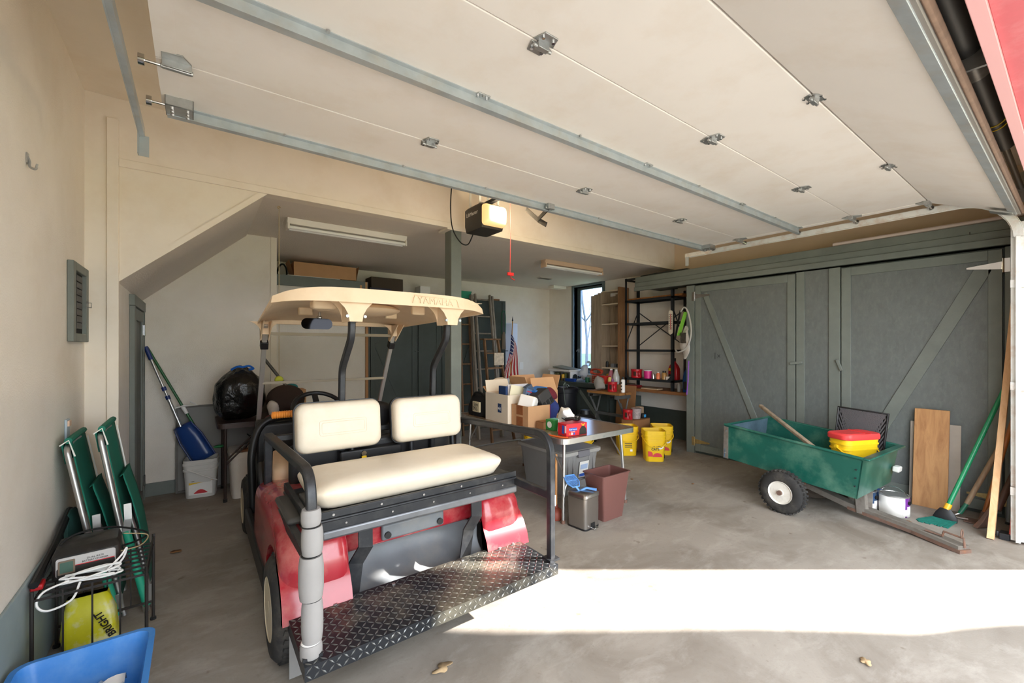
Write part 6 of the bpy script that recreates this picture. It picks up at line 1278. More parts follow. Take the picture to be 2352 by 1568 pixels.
solo(B().ell((0.635, 4.99, 0.86), (0.055, 0.05, 0.095), 14, 10, f=lumpy(0.02, 12, 3)), 'plastic_bag', mat('white_film', (214, 206, 200), 0.3, var=0.1, scale=12), 'small white plastic bag slumped on the card table', 'bag', smooth=True)
solo(B().box(0.80, 1.0, 5.26, 5.46, 0.767, 1.02), 'toy_carton', CARD, 'cardboard box behind the brown cushion on the card table', 'box', bev=0.004)
solo(B().ell((0.86, 5.34, 1.045), (0.07, 0.06, 0.04), 14, 8), 'teal_cap', mat('teal_cloth', (24, 122, 128), 0.8), 'teal cloth cap on the cardboard box seen through the windscreen', 'cap', smooth=True)
t = thing('foam_cooler', 'white foam cooler box under the brown card table', 'cooler', (0.43, 5.18, 0))
part(B().loft([ring3(rrect(0.27, 0.38, 0.05, 5, 0.42, 5.18), 0.0), ring3(rrect(0.31, 0.42, 0.05, 5, 0.42, 5.18), 0.40)]), 'box', mat('styrofoam', (226, 218, 206), 0.8, bump=0.2, bscale=200), t, smooth=True, ang=35); part(B().loft([ring3(rrect(0.32, 0.43, 0.05, 5, 0.42, 5.18), 0.40), ring3(rrect(0.30, 0.41, 0.05, 5, 0.42, 5.18), 0.45)]), 'lid', mat('styrofoam', (226, 218, 206), 0.8), t, smooth=True, ang=35)
solo(B().box(0.36, 0.60, 5.0, 5.09, 0.452, 0.475), 'wood_block', WDB, 'short brown board on the foam cooler', 'board', bev=0.003)
b = B()
for k in range(5): b.tube(smooth_path([(0.40+0.04*k, 5.02+0.01*k, 0.485), (0.44+0.03*math.sin(k), 5.1, 0.53+0.02*k), (0.52, 5.16+0.02*k, 0.50), (0.60, 5.08, 0.55-0.01*k)]), 0.005, 5)
solo(b, 'wire_tangle', BLKM, 'tangle of black wire on top of the foam cooler', 'wire', smooth=True, kind='stuff')
# ================================================================== BACK OF THE GARAGE
# closet with cream front and grey green top shelf
t = thing('closet', 'cream panelled closet with grey green top board in the rear corner', 'closet', (1.5, 6.85, 0))
part(B().box(0.80, 2.12, 6.62, BY-0.006, 0.0, 2.35), 'front_panel', WALL, t)
part(B().box(0.80, 2.13, 6.59, BY-0.006, 2.352, 2.495), 'top_board', GRN, t, bev=0.004)
part(B().box(2.09, 2.13, 6.585, 6.61, 0.0, 2.35), 'edge_strip', mat('raw_ply_edge', (176, 128, 84), 0.7), t)
part(B().bar((2.02, 6.588, 2.44), (2.02, 6.588, 2.38), 0.03, 0.002, up=(0, 1, 0)), 'bare_patch', WDP, t); part(B().bar((2.10, 6.588, 2.49), (2.10, 6.588, 2.37), 0.03, 0.002, up=(0, 1, 0)), 'bare_patch', WDP, t)
t = thing('long_carton', 'long brown cardboard carton lying on the closet top', 'box', (1.53, 6.78, 2.496))
part(B().box(1.10, 1.96, 6.62, 6.92, 2.505, 2.70), 'carton', CARD, t, bev=0.004)
for x, a in ((1.10, -0.06), (1.96, 0.04)): part(B().add([(x, 6.62, 2.505), (x, 6.92, 2.505), (x+a, 6.92, 2.71), (x+a, 6.62, 2.72)], [(0,1,2,3)]), 'end_flap', CARD, t)
solo(B().box(1.02, 1.72, 6.61, 6.66, 2.496, 2.504), 'paper_sheet', PWHT, 'white paper sheet under the long carton', 'paper')
solo(B().tube(smooth_path([(0.90, 6.75, 2.497), (0.93, 6.72, 2.62), (0.98, 6.72, 2.66), (1.02, 6.72, 2.60), (1.03, 6.73, 2.50)]), 0.012, 6), 'black_clamp', BLKM, 'black wire frame at the left end of the closet top', 'clamp', smooth=True)
# rear cabinets: the shade at the back is put into their darker colour
t = thing('rear_cabinet', 'grey green double door cabinet, shade painted in, at the back behind the post', 'cabinet', (3.45, 6.85, 0))
part(B().box(2.14, 4.76, 6.62, BY-0.006, 0.0, 2.37), 'body', GRND, t)
for x0, x1, s in ((2.17, 2.92, 1), (2.96, 3.36, 0), (3.40, 4.06, -1), (4.10, 4.74, 1)):
    dd = part(B().box(x0, x1, 6.603, 6.62, 0.04, 2.34), 'door', GRND, t)
    for a, c in ((x0, x0+0.07), (x1-0.07, x1)): part(B().box(a, c, 6.590, 6.603, 0.04, 2.34), 'door_stile', GRND, dd, bev=0.002)
    if s: part(B().bar((x0+0.08, 6.597, 1.55 if s > 0 else 0.2), (x1-0.08, 6.597, 0.2 if s > 0 else 1.55), 0.07, 0.012, up=(0, 1, 0)), 'door_brace', GRND, dd)
    part(B().bar((x1-0.02, 6.583, 1.42), (x1+0.05, 6.583, 1.42), 0.02, 0.014), 'turn_button', GRND, dd)
solo(B().box(2.20, 2.72, 6.66, 6.95, 2.375, 2.60), 'dark_carton', mat('dark_brown_box', (72, 60, 48), 0.8), 'dark brown box on top of the rear cabinet', 'box', bev=0.004)
solo(B().box(2.16, 2.50, 6.605, 6.655, 2.372, 2.42), 'flat_magazines', mat('navy_paper', (46, 46, 66), 0.6), 'low stack of dark papers in front of the dark brown box', 'papers')
solo(B().box(3.02, 3.20, 6.65, 6.85, 2.372, 2.52), 'white_carton', PWHT, 'small white box on the rear cabinet left of the post', 'box')
solo(B().loft([ring3(rrect(0.30, 0.24, 0.03, 4, 3.84, 6.78), 2.372), ring3(rrect(0.38, 0.30, 0.03, 4, 3.84, 6.78), 2.50)]), 'green_basket', mat('mint_plastic', (54, 152, 120), 0.4), 'mint green plastic basket on the rear cabinet behind the ladders', 'basket')
solo(B().box(4.50, 4.68, 6.70, 6.85, 2.372, 2.41), 'wood_offcut', WDB, 'brown wood offcut on top of the rear cabinet', 'wood')
# ladders
def ladder(name, label, a0, a1, b0, b1, n, m, rw=0.05, rt=0.03, rung='round', f0=0.08, f1=0.97):
    t = thing(name, label, 'ladder', ((a0[0]+b0[0])/2, (a0[1]+b0[1])/2, 0))
    for p, q in ((a0, a1), (b0, b1)): part(B().bar(p, q, rt, rw, up=(0, 1, 0.3)), 'rail', m, t, bev=0.004)
    for k in range(n):
        f = f0+(f1-f0)*k/(n-1); p, q = V(a0).lerp(V(a1), f), V(b0).lerp(V(b1), f)
        if rung == 'round': part(B().cyl(p, q, 0.014, n=10), 'rung', m, t, smooth=True)
        else: part(B().bar(p, q, 0.08, 0.02), 'step', m, t)
    return t
GRYW = wood('ladder_grey', (150, 142, 130), (104, 96, 86)); BRNL = wood('ladder_brown', (132, 100, 70), (84, 60, 40))
ladder('extension_ladder', 'tall weathered extension ladder leaning on the rear cabinet', (3.66, 5.83, 0.0), (3.93, 6.52, 2.42), (4.10, 5.80, 0), (4.37, 6.52, 2.42), 8, GRYW, 0.07, 0.035)
lt = [o for o in COL.objects if o.name.startswith('extension_ladder')][0]
for a, c in (((3.73, 5.80, 0.25), (3.985, 6.48, 2.44)), ((4.04, 5.78, 0.25), (4.30, 6.48, 2.44))): part(B().bar(a, c, 0.03, 0.05, up=(0, 1, 0.3)), 'fly_rail', GRYW, lt, bev=0.004)
ladder('wooden_ladder', 'narrow brown wooden ladder standing left of the extension ladder', (3.60, 6.22, 0.0), (3.70, 6.50, 2.1), (3.80, 6.22, 0), (3.88, 6.50, 2.1), 6, BRNL, 0.04, 0.026, f1=0.9)
t = ladder('step_ladder', 'wooden step ladder with worn treads in front of the extension ladder', (3.70, 5.50, 0.0), (3.80, 5.88, 1.62), (4.10, 5.46, 0), (4.05, 5.86, 1.62), 6, BRNL, 0.05, 0.026, 'step', 0.12, 0.86)
part(B().box(3.76, 4.09, 5.82, 5.96, 1.61, 1.635), 'top_board', BRNL, t, bev=0.004)
solo(B().box(3.87, 4.06, 5.69, 5.70, 1.20, 1.40), 'hanging_label', mat('pale_print', (206, 194, 176), 0.7, var=0.3, scale=20), 'pale printed sheet hung on the step ladder', 'sheet')
# jump rope, flag, wall panel, outlet
t = thing('jump_rope', 'green rope with grey tassel hung on the cabinet side', 'rope', (4.70, 6.57, 1.35))
part(B().tube(smooth_path([(4.64, 6.575, 1.75), (4.64, 6.57, 2.1), (4.68, 6.57, 2.18), (4.72, 6.57, 2.1), (4.72, 6.572, 1.75)]), 0.008, 6), 'rope', mat('rope_green', (30, 90, 66), 0.7), t, smooth=True)
part(B().loft([[(4.68+0.04*k*math.cos(a), 6.565+0.02*k*math.sin(a), z) for a in [2*PI*i/10 for i in range(10)]] for k, z in ((0.5, 1.78), (1.0, 1.70), (1.2, 1.45))]), 'tassel', mat('rope_fibre', (112, 100, 84), 0.9), t, smooth=True)
t = thing('flag', 'small stars and stripes flag on a gilt stick above the boxes', 'flag', (4.62, 6.34, 0))
FR, FW, FB = mat('flag_red', (172, 30, 40), 0.8), mat('flag_white', (230, 222, 214), 0.8), mat('flag_blue', (34, 40, 86), 0.8)
part(B().cyl((4.62, 6.34, 0.0), (4.72, 6.34, 1.98), 0.010, n=8), 'stick', mat('gilt_stick', (176, 130, 60), 0.5), t, smooth=True); part(B().lathe([(0.0, 0.0), (0.016, 0.01), (0.008, 0.05), (0, 0.10)], 8, T(4.72, 6.34, 1.97)), 'finial', BLK, t)
def flagp(u, v):  # u along fly hanging down 0..1, v across 0..1
    x = 4.705-0.02*u+0.30*(v-0.35)*(0.40+0.75*u)+0.04*math.sin(u*5)*0.6; y = 6.31-0.05*math.sin(v*5+u*3)*(0.3+u); z = 1.73-0.86*u-0.16*v*(1-u)+0.10*v*u; return (x-0.10*u, y, z)
for k in range(13):
    v0, v1 = k/13, (k+1)/13; u0 = 0.42 if k < 7 else 0.0
    G = [[flagp(u0+(1-u0)*i/14, v0+(v1-v0)*j) for j in (0, 1)] for i in range(15)]
    o = part(B().grid(G), 'stripe', FR if k % 2 == 0 else FW, t, smooth=True); md = o.modifiers.new('s', 'SOLIDIFY'); md.thickness = 0.003
G = [[flagp(0.42*i/8, 7/13*j/6) for j in range(7)] for i in range(9)]
o = part(B().grid(G), 'canton', FB, t, smooth=True); md = o.modifiers.new('s', 'SOLIDIFY'); md.thickness = 0.003
for i in range(5):
    for j in range(4): c = V(flagp(0.05+0.08*i, (0.06+0.14*j)*0.95)); part(B().cyl(c+V((0, -0.006, 0)), c+V((0, -0.002, 0)), 0.009, n=5), 'star', FW, o)
t = thing('wall_panel', 'pale grey metal panel door on the rear wall behind the flag', 'panel', (5.22, BY, 1.15))
part(B().box(5.03, 5.40, BY-0.022, BY-0.002, 1.15, 1.99), 'door', mat('panel_grey', (206, 206, 208), 0.3, 0.2), t, bev=0.006); part(B().box(5.05, 5.24, BY-0.026, BY-0.022, 1.17, 1.97), 'inner_leaf', mat('panel_grey2', (176, 178, 184), 0.4), t)
solo(B().box(5.46, 5.56, BY-0.014, BY-0.002, 1.02, 1.17), 'wall_outlet', PWHT, 'ivory outlet plate low on the rear wall right of the flag', 'outlet', bev=0.004)
# workbench along the right wall
t = thing('workbench', 'dark green built-in workbench under the window', 'workbench', (5.95, 5.55, 0))
part(B().box(5.66, RX-0.035, 4.82, 6.38, 0.0, 0.80), 'base', GRND, t)
part(B().box(5.58, RX-0.035, 4.76, 6.42, 0.80, 0.85), 'bench_top', GRND, t, bev=0.004)
for y0, y1 in ((4.86, 5.58), (5.62, 6.34)):
    dd = part(B().box(5.645, 5.66, y0, y1, 0.06, 0.74), 'door', GRND, t); part(B().bar((5.64, y0+0.06, 0.10), (5.64, y1-0.06, 0.70), 0.06, 0.012, up=(1, 0, 0)), 'door_brace', GRN, dd)
    for a in (y0, y1-0.07): part(B().box(5.634, 5.646, a, a+0.07, 0.06, 0.74), 'door_stile', GRND, dd)
part(B().box(5.572, 5.58, 4.76, 6.42, 0.775, 0.835), 'edge_board', GRND, t)
solo(B().add([(5.66, 4.36, 0.0), (5.66, 4.72, 0.0), (5.735, 4.73, 0.86), (5.735, 4.34, 0.86), (5.67, 4.36, 0.0), (5.67, 4.72, 0.0), (5.745, 4.73, 0.86), (5.745, 4.34, 0.86)], [(0,1,2,3),(7,6,5,4),(0,4,5,1),(1,5,6,2),(2,6,7,3),(3,7,4,0)]), 'cardboard_sheet', CARDD, 'brown cardboard sheet leaning on the plank shelf beside the workbench', 'cardboard')
# weathered shelf unit on the bench
t = thing('wooden_shelf_unit', 'weathered grey wooden shelf unit standing on the workbench', 'shelf unit', (6.15, 5.30, 0.85))
for k in range(3): part(B().box(6.02, 6.04, 5.347+k*0.085, 5.428+k*0.085, 0.852, 2.50-0.02*k), 'plank', WDD, t, bev=0.003)
part(B().box(6.02, RX-0.04, 5.325, 5.345, 0.852, 2.52), 'side_board', WDD, t)
part(B().box(6.0, RX-0.04, 4.90, 4.94, 0.852, 2.56), 'side_board', wood('shelf_side', (150, 108, 72), (108, 74, 46)), t, bev=0.003)
for k in range(3): part(B().box(RX-0.05, RX-0.04, 4.942+k*0.128, 5.066+k*0.128, 0.86, 2.5-0.03*k), 'back_board', WDD, t)
for z in (1.10, 1.50, 1.90, 2.26, 2.5): part(B().box(6.02, RX-0.05, 4.94, 5.325, z, z+0.022), 'shelf', mat('pale_shelf_edge', (206, 190, 164), 0.7, var=0.1, scale=8), t, bev=0.002)
for k, (y, w_, h_, m_, lb, nm) in enumerate(((5.28, 0.05, 0.11, BLKP, 'black canister on the lowest shelf of the wooden unit', 'canister'), (5.12, 0.08, 0.07, mat('grey_tin', (140, 144, 148), 0.4, 0.4), 'grey tin on the lowest shelf of the wooden unit', 'tin'), (5.04, 0.05, 0.07, BLK, 'dark jar on the lowest shelf of the wooden unit', 'jar'), (4.98, 0.06, 0.12, mat('oxide_red', (112, 48, 36), 0.6), 'dark red block on the lowest shelf of the wooden unit', 'block'))):
    b = B().lathe([(0, 0), (w_*0.5, 0), (w_*0.5, h_*0.85), (w_*0.4, h_*0.9), (w_*0.4, h_), (0, h_)], 14, T(6.12, y, 1.122)) if k != 1 else B().box(6.07, 6.16, y-w_/2, y+w_/2, 1.122, 1.122+h_)
    solo(b, nm, m_, lb, nm, smooth=True, ang=30)
# plank shelf with steel rack
t = thing('plank_shelf', 'rough brown plank shelf on the right wall under the steel rack', 'shelf', (6.03, 4.1, 0.76))
part(B().box(5.76, RX-0.035, 3.44, 4.74, 0.775, 0.82), 'plank', WDB, t, bev=0.004); part(B().box(5.80, 5.83, 4.42, 4.72, 0.68, 0.775), 'support', WDB, t); part(B().box(5.78, 6.0, 4.44, 4.72, 0.48, 0.68), 'side_panel', GRND, t)
RCK = mat('dark_grey_rack', (52, 56, 60), 0.45, 0.5)
t = thing('steel_rack', 'dark grey slotted steel rack with cross braces on the plank shelf', 'rack', (6.0, 4.15, 0.82))
kx0, kx1, ky0, ky1 = 5.80, 6.15, 3.72, 4.62
for x in (kx0, kx1):
    for y in (ky0, ky1):
        sx = 1 if x == kx0 else -1; sy = 1 if y == ky0 else -1; zt = 2.375 if y == ky0 else 2.64
        part(B().box(x, x+sx*0.004, y, y+sy*0.04, 0.821, zt).box(x, x+sx*0.04, y, y+sy*0.004, 0.821, zt), 'post', RCK, t)
for z in (0.95, 1.42, 1.86, 2.24, 2.60):
    e0 = ky0 if z < 2.5 else 4.30
    if z in (0.95, 2.24): part(B().box(kx0, kx1, ky0, ky1, z+0.03, z+0.034), 'shelf_pan', RCK, t)
    for x in (kx0, kx1-0.004): part(B().box(x, x+0.004, e0, ky1, z, z+0.034), 'shelf_edge', RCK, t)
    for y in (e0, ky1-0.004): part(B().box(kx0, kx1, y, y+0.004, z, z+0.034), 'shelf_edge', RCK, t)
for a, c in (((kx1-0.005, ky0, 1.5), (kx1-0.005, ky1, 2.1)), ((kx1-0.005, ky1, 1.5), (kx1-0.005, ky0, 2.1)), ((kx0, ky1-0.004, 1.5), (kx1, ky1-0.004, 2.1)), ((kx0, ky0+0.004, 2.1), (kx1, ky0+0.004, 1.5))): part(B().bar(a, c, 0.016, 0.004, up=(1, 0.3, 0)), 'cross_brace', RCK, t)
for y in (ky0+0.03, ky1-0.03): part(B().prism([(0, 0), (0.07, 0), (0, 0.07)], -0.002, 0.002, lookM((kx0-0.004, y, 0.985), (0, 1 if y < 4 else -1, 0), (0, 0, 1))), 'gusset', RCK, t)
solo(B().box(5.86, 6.12, 3.60, 4.60, 2.276, 2.305), 'shelf_plank', wood('amber_plank', (168, 108, 52), (120, 70, 30)), 'orange brown plank lying on the upper rack shelf', 'plank', bev=0.003)
t = thing('thermometer', 'white wall thermometer hung on the steel rack post', 'thermometer', (5.78, 3.74, 1.70))
part(B().loft([[(5.782-q, 3.742+a, 1.87+c) for a, c in rrect(0.07, 0.36, 0.034, 6)] for q in (0.0, 0.012)]), 'plate', mat('ivory_plastic', (226, 216, 198), 0.5), t, smooth=True, ang=40)
part(B().box(5.766, 5.7695, 3.738, 3.746, 1.76, 2.0), 'glass_tube', PRED, t)
for k in range(9): part(B().box(5.767, 5.7698, 3.716, 3.73, 1.765+k*0.027, 1.774+k*0.027), 'scale_mark', PBLK, t); part(B().box(5.767, 5.7698, 3.754, 3.768, 1.765+k*0.027, 1.774+k*0.027), 'scale_mark', PBLK, t)
def jar(name, label, cat, x, y, z, prof, m, cap=None, capz=None, n=20):
    t = thing(name, label, cat, (x, y, z)); part(B().lathe(prof, n, T(x, y, z)), 'body', m, t, smooth=True, ang=35)
    if cap: part(B().lathe([(0, capz[0]), (capz[2], capz[0]), (capz[2], capz[1]), (0, capz[1])], n, T(x, y, z)), 'cap', cap, t, smooth=True, ang=35)
    return t
sz = 0.986
RCAN = mat('coffee_red', (182, 26, 36), 0.35)
def coffee(label, x, y, z, r=0.078, h=0.165):
    t = jar('coffee_canister', label, 'canister', x, y, z, [(0, 0), (r*0.95, 0), (r, 0.01), (r, h*0.25), (r*0.96, h*0.3), (r*0.96, h*0.7), (r, h*0.75), (r, h*0.88), (r*1.05, h*0.89), (r*1.05, h), (r*0.95, h), (0, h*0.98)], RCAN, n=26)
    part(B().tube(smooth_path([(x-0.55*r, y-0.84*r, z+h*0.2), (x-0.72*r, y-1.05*r, z+h*0.35), (x-0.72*r, y-1.05*r, z+h*0.6), (x-0.55*r, y-0.84*r, z+h*0.78)]), 0.012, 6), 'grip', RCAN, t, smooth=True)
    part(B().grid([[(x+r*1.01*math.cos(a), y+r*1.01*math.sin(a), zz) for a in [PI*1.02+0.1*k for k in range(6)]] for zz in (z+h*0.25, z+h*0.75)]), 'label', mat('label_dark', (60, 30, 18), 0.5, var=0.6, scale=40), t)
    return t
coffee('red plastic coffee canister on the steel rack', 5.90, 4.46, sz, 0.09, 0.14)
jar('pink_tub', 'pink and white plastic tub on the steel rack', 'tub', 5.90, 4.24, sz, [(0, 0), (0.058, 0), (0.064, 0.12), (0.0, 0.12)], mat('magenta_label', (214, 48, 130), 0.4), WHT, (0.12, 0.135, 0.066))
jar('spray_tin', 'small silver and purple tin on the steel rack', 'tin', 5.89, 4.13, sz, [(0, 0), (0.026, 0), (0.026, 0.07), (0.012, 0.09), (0, 0.09)], ALU)
jar('paint_bottle', 'orange and white bottle on the steel rack', 'bottle', 5.89, 4.04, sz, [(0, 0), (0.032, 0), (0.032, 0.075), (0.016, 0.1), (0, 0.1)], mat('orange_label', (226, 120, 76), 0.4), WHT, (0.098, 0.115, 0.017))
jar('amber_jar', 'amber jar with black cap on the steel rack', 'jar', 5.89, 3.93, sz, [(0, 0), (0.040, 0), (0.040, 0.09), (0.026, 0.11), (0, 0.11)], mat('amber_glass', (172, 128, 70), 0.2), BLKP, (0.108, 0.135, 0.028))
jar('paper_cup', 'low white and red carton on the steel rack', 'carton', 5.88, 3.845, sz, [(0, 0), (0.05, 0), (0.045, 0.05), (0, 0.05)], mat('cup_white', (226, 214, 206), 0.5))
t = thing('oil_jug', 'red motor oil jug with black cap on the steel rack', 'jug', (5.99, 3.81, sz))
part(B().loft([ring3(rrect(0.11*s, 0.165*s2, 0.03*s, 4, 6.0, 3.83), z) for s, s2, z in ((0.95, 0.97, sz), (1, 1, sz+0.01), (1, 1, sz+0.17), (0.8, 0.75, sz+0.22), (0.45, 0.3, sz+0.27), (0.4, 0.28, sz+0.29))]), 'jug', mat('jug_red', (170, 22, 28), 0.3), t, smooth=True, ang=40); part(B().cyl((6.0, 3.83, sz+0.285), (6.0, 3.83, sz+0.335), 0.028, n=14), 'cap', BLKP, t, smooth=True); part(B().box(5.9435, 5.945, 3.79, 3.89, sz+0.03, sz+0.09), 'label', PBLK, t); part(B().box(5.9435, 5.945, 3.85, 3.89, sz+0.14, sz+0.18), 'label', YEL, t)
t = thing('blue_jug', 'blue jug with yellow cap at the end of the plank shelf', 'jug', (5.90, 3.53, 0.821))
part(B().loft([ring3(rrect(0.10*s, 0.15*s, 0.03*s, 4, 5.90, 3.53), z) for s, z in ((0.95, 0.821), (1, 0.83), (1, 1.02), (0.85, 1.10), (0.4, 1.17), (0.36, 1.19))]), 'jug', mat('jug_blue', (18, 66, 124), 0.3), t, smooth=True, ang=40); part(B().cyl((5.90, 3.53, 1.185), (5.90, 3.53, 1.22), 0.024, n=12), 'cap', YEL, t, smooth=True); part(B().box(5.848, 5.8505, 3.48, 3.58, 0.86, 0.98), 'label', PBLK, t)
solo(B().box(5.80, 5.95, 4.0, 4.30, 0.821, 0.835), 'paper_stack', mat('old_paper', (190, 164, 132), 0.7), 'stack of old papers on the plank shelf under the rack', 'papers')
solo(B().box(5.84, 6.0, 4.42, 4.62, 0.821, 0.86), 'red_case', mat('dark_red_case', (130, 30, 30), 0.4), 'flat red case on the plank shelf under the rack', 'case', bev=0.008)
jar('white_bottle', 'small white bottle beside the blue jug', 'bottle', 5.86, 3.66, 0.821, [(0, 0), (0.03, 0), (0.03, 0.10), (0.012, 0.13), (0, 0.13)], mat('smoke_plastic', (120, 116, 110), 0.3))
# things on the workbench
bz = 0.851
t = thing('tool_box', 'white open-fronted metal tray box full of tools on the workbench', 'tool box', (5.80, 6.10, bz))
part(B().box(5.70, 6.1, 5.82, 5.835, bz, bz+0.17).box(5.70, 6.1, 6.385, 6.40, bz, bz+0.17).box(6.085, 6.1, 5.835, 6.385, bz, bz+0.17), 'case', WHT, t); part(B().box(5.66, 6.12, 5.80, 6.41, bz+0.17, bz+0.205), 'lid', mat('white_metal', (222, 216, 206), 0.4), t, bev=0.006)
solo(B().add([(5.70, 5.84, bz+0.21), (5.74, 6.36, bz+0.23), (5.98, 6.36, bz+0.25), (5.98, 5.84, bz+0.21), (5.70, 5.84, bz+0.216), (5.74, 6.36, bz+0.255), (5.98, 6.36, bz+0.275), (5.98, 5.84, bz+0.218)], [(0,1,2,3),(7,6,5,4),(0,4,5,1),(1,5,6,2),(2,6,7,3),(3,7,4,0)]), 'dark_tray', mat('olive_tray', (96, 92, 74), 0.5), 'thin olive tray lying on the white tool box lid', 'tray')
random.seed(11)
cl = [('olive_pouch', 'olive cloth pouch inside the white tool box', 'pouch', (84, 86, 46), (5.80, 6.28), 0.06, 0.14), ('mug', 'dark cylindrical mug in front of the white tool box', 'mug', (44, 34, 34), (5.68, 6.10), 0.035, 0.11), ('glue_bottle', 'mustard yellow bottle in front of the white tool box', 'bottle', (196, 150, 30), (5.68, 6.0), 0.032, 0.12), ('tape_roll', 'black roll of tape on the workbench edge', 'tape', (34, 34, 36), (5.64, 5.92), 0.04, 0.05), ('olive_can', 'olive green can inside the white tool box', 'can', (92, 98, 44), (5.84, 6.10), 0.05, 0.13), ('green_can', 'green can left of the red drawer cabinet', 'can', (28, 106, 74), (5.72, 5.40), 0.04, 0.09)]
for nm, lb, ct, col, (x, y), r, h in cl: jar(nm, lb, ct, x, y, bz, [(0, 0), (r, 0), (r, h*0.9), (r*0.9, h), (0, h)], mat(nm+'_m', col, 0.5, var=0.1, scale=20))
t = thing('work_lamp', 'silver clamp work lamp lying on the workbench', 'lamp', (5.74, 5.73, bz)); M = lookM((5.73, 5.73, bz+0.07), (0, 1, 0), (0.2, 0, 1)); part(B().lathe([(0.065, 0.0), (0.062, -0.005), (0.05, -0.03), (0.025, -0.06), (0.02, -0.10), (0.0, -0.10), (0.018, -0.055), (0.045, -0.025)], 24, M @ R(PI, 'X')), 'reflector', CHROME, t, smooth=True); part(B().cyl((5.82, 5.73, bz+0.07), (5.87, 5.73, bz+0.07), 0.025, n=12), 'socket', BLKP, t)
solo(B().box(5.60, 5.66, 5.62, 5.86, bz, bz+0.055), 'blue_box', mat('box_blue', (24, 62, 140), 0.4), 'small dark blue box at the workbench edge', 'box', bev=0.004)
solo(B().ell((5.86, 5.62, bz+0.165), (0.09, 0.08, 0.14), 18, 12, f=lumpy(0.03, 10, 12)), 'soil_bag', mat('blue_white_bag', (196, 200, 206), 0.5, dirt=((40, 96, 160), 0.95, 7)), 'blue and white plastic sack slumped on the workbench', 'bag', smooth=True)
t = thing('cord_bundle', 'coiled orange extension cord on the workbench under the window', 'cord', (5.92, 5.38, bz+0.12))
pts = [(5.92+0.03*math.sin(k*0.9), 5.36+0.13*math.cos(k*0.55), bz+0.19+0.045*math.sin(k*0.55)+0.01*math.sin(k*2)) for k in range(70)]
part(B().tube(smooth_path(pts, 2), 0.009, 6), 'coil', mat('rust_orange_cord', (190, 66, 36), 0.5), t, smooth=True)
solo(B().box(5.82, 6.0, 5.22, 5.50, bz, bz+0.13), 'parts_bin', mat('pale_bin', (180, 172, 160), 0.5), 'pale plastic parts bin under the orange cord coil', 'bin', bev=0.006)
solo(B().ell((5.92, 5.56, bz+0.335), (0.045, 0.045, 0.05), 14, 10), 'glass_globe', mat('clear_globe', (206, 216, 226), 0.1, trans=0.6), 'clear glass globe on top of the blue and white sack', 'globe', smooth=True)
t = thing('drawer_cabinet', 'small red parts cabinet with brown drawers on the workbench', 'drawer cabinet', (5.68, 5.02, bz+0.012))
z0 = bz+0.012
part(B().box(5.62, 5.78, 4.90, 5.20, z0, z0+0.13), 'case', mat('cabinet_red', (200, 40, 34), 0.4), t, bev=0.003)
for i in range(3):
    for j in range(3):
        dr = part(B().box(5.614, 5.62, 5.005+i*0.062, 5.06+i*0.062, z0+0.01+j*0.039, z0+0.043+j*0.039), 'drawer', mat('drawer_brown', (112, 52, 30), 0.5), t); part(B().box(5.606, 5.614, 5.02+i*0.062, 5.045+i*0.062, z0+0.022+j*0.039, z0+0.030+j*0.039), 'handle', mat('drawer_label', (206, 176, 130), 0.5), dr)
solo(B().box(5.585, 5.80, 4.80, 5.26, bz, bz+0.010), 'steel_tray', mat('scratched_tray', (150, 146, 138), 0.4, 0.5), 'flat grey metal tray under the red drawer cabinet', 'tray')
CLR = mat('milky_plastic', (224, 222, 218), 0.25, trans=0.4)
for k, (y, c, lb) in enumerate(((5.0, (206, 120, 140), 'plastic jug of pink fluid behind the red drawer cabinet'), (4.86, (222, 220, 214), 'clear empty plastic jug beside the pink fluid jug'))):
    t = jar('plastic_jug', lb, 'jug', 5.90-0.04*k, y, bz, [(0, 0), (0.06, 0), (0.064, 0.01), (0.064, 0.13), (0.03, 0.22), (0.022, 0.24), (0, 0.24)], mat('jug_fluid_%d' % k, c, 0.2, trans=0.3), WHT, (0.235, 0.255, 0.026)); t['group'] = 'plastic jugs on the workbench'
jar('cleaner_bottle', 'yellow and white cleaner bottle at the end of the workbench', 'bottle', 5.66, 4.83, bz+0.011, [(0, 0), (0.032, 0), (0.032, 0.09), (0.02, 0.12), (0, 0.12)], mat('yellow_white', (232, 200, 110), 0.4))
jar('purple_bottle', 'purple tinted bottle at the near end of the workbench', 'bottle', 5.68, 4.785, bz, [(0, 0), (0.022, 0), (0.022, 0.09), (0.012, 0.11), (0, 0.11)], mat('purple_tint', (150, 90, 140), 0.3))
jar('yellow_pack', 'yellow packet behind the plastic jugs', 'packet', 6.0, 5.14, bz, [(0, 0), (0.05, 0), (0.045, 0.15), (0, 0.17)], mat('packet_yellow', (226, 168, 50), 0.5))
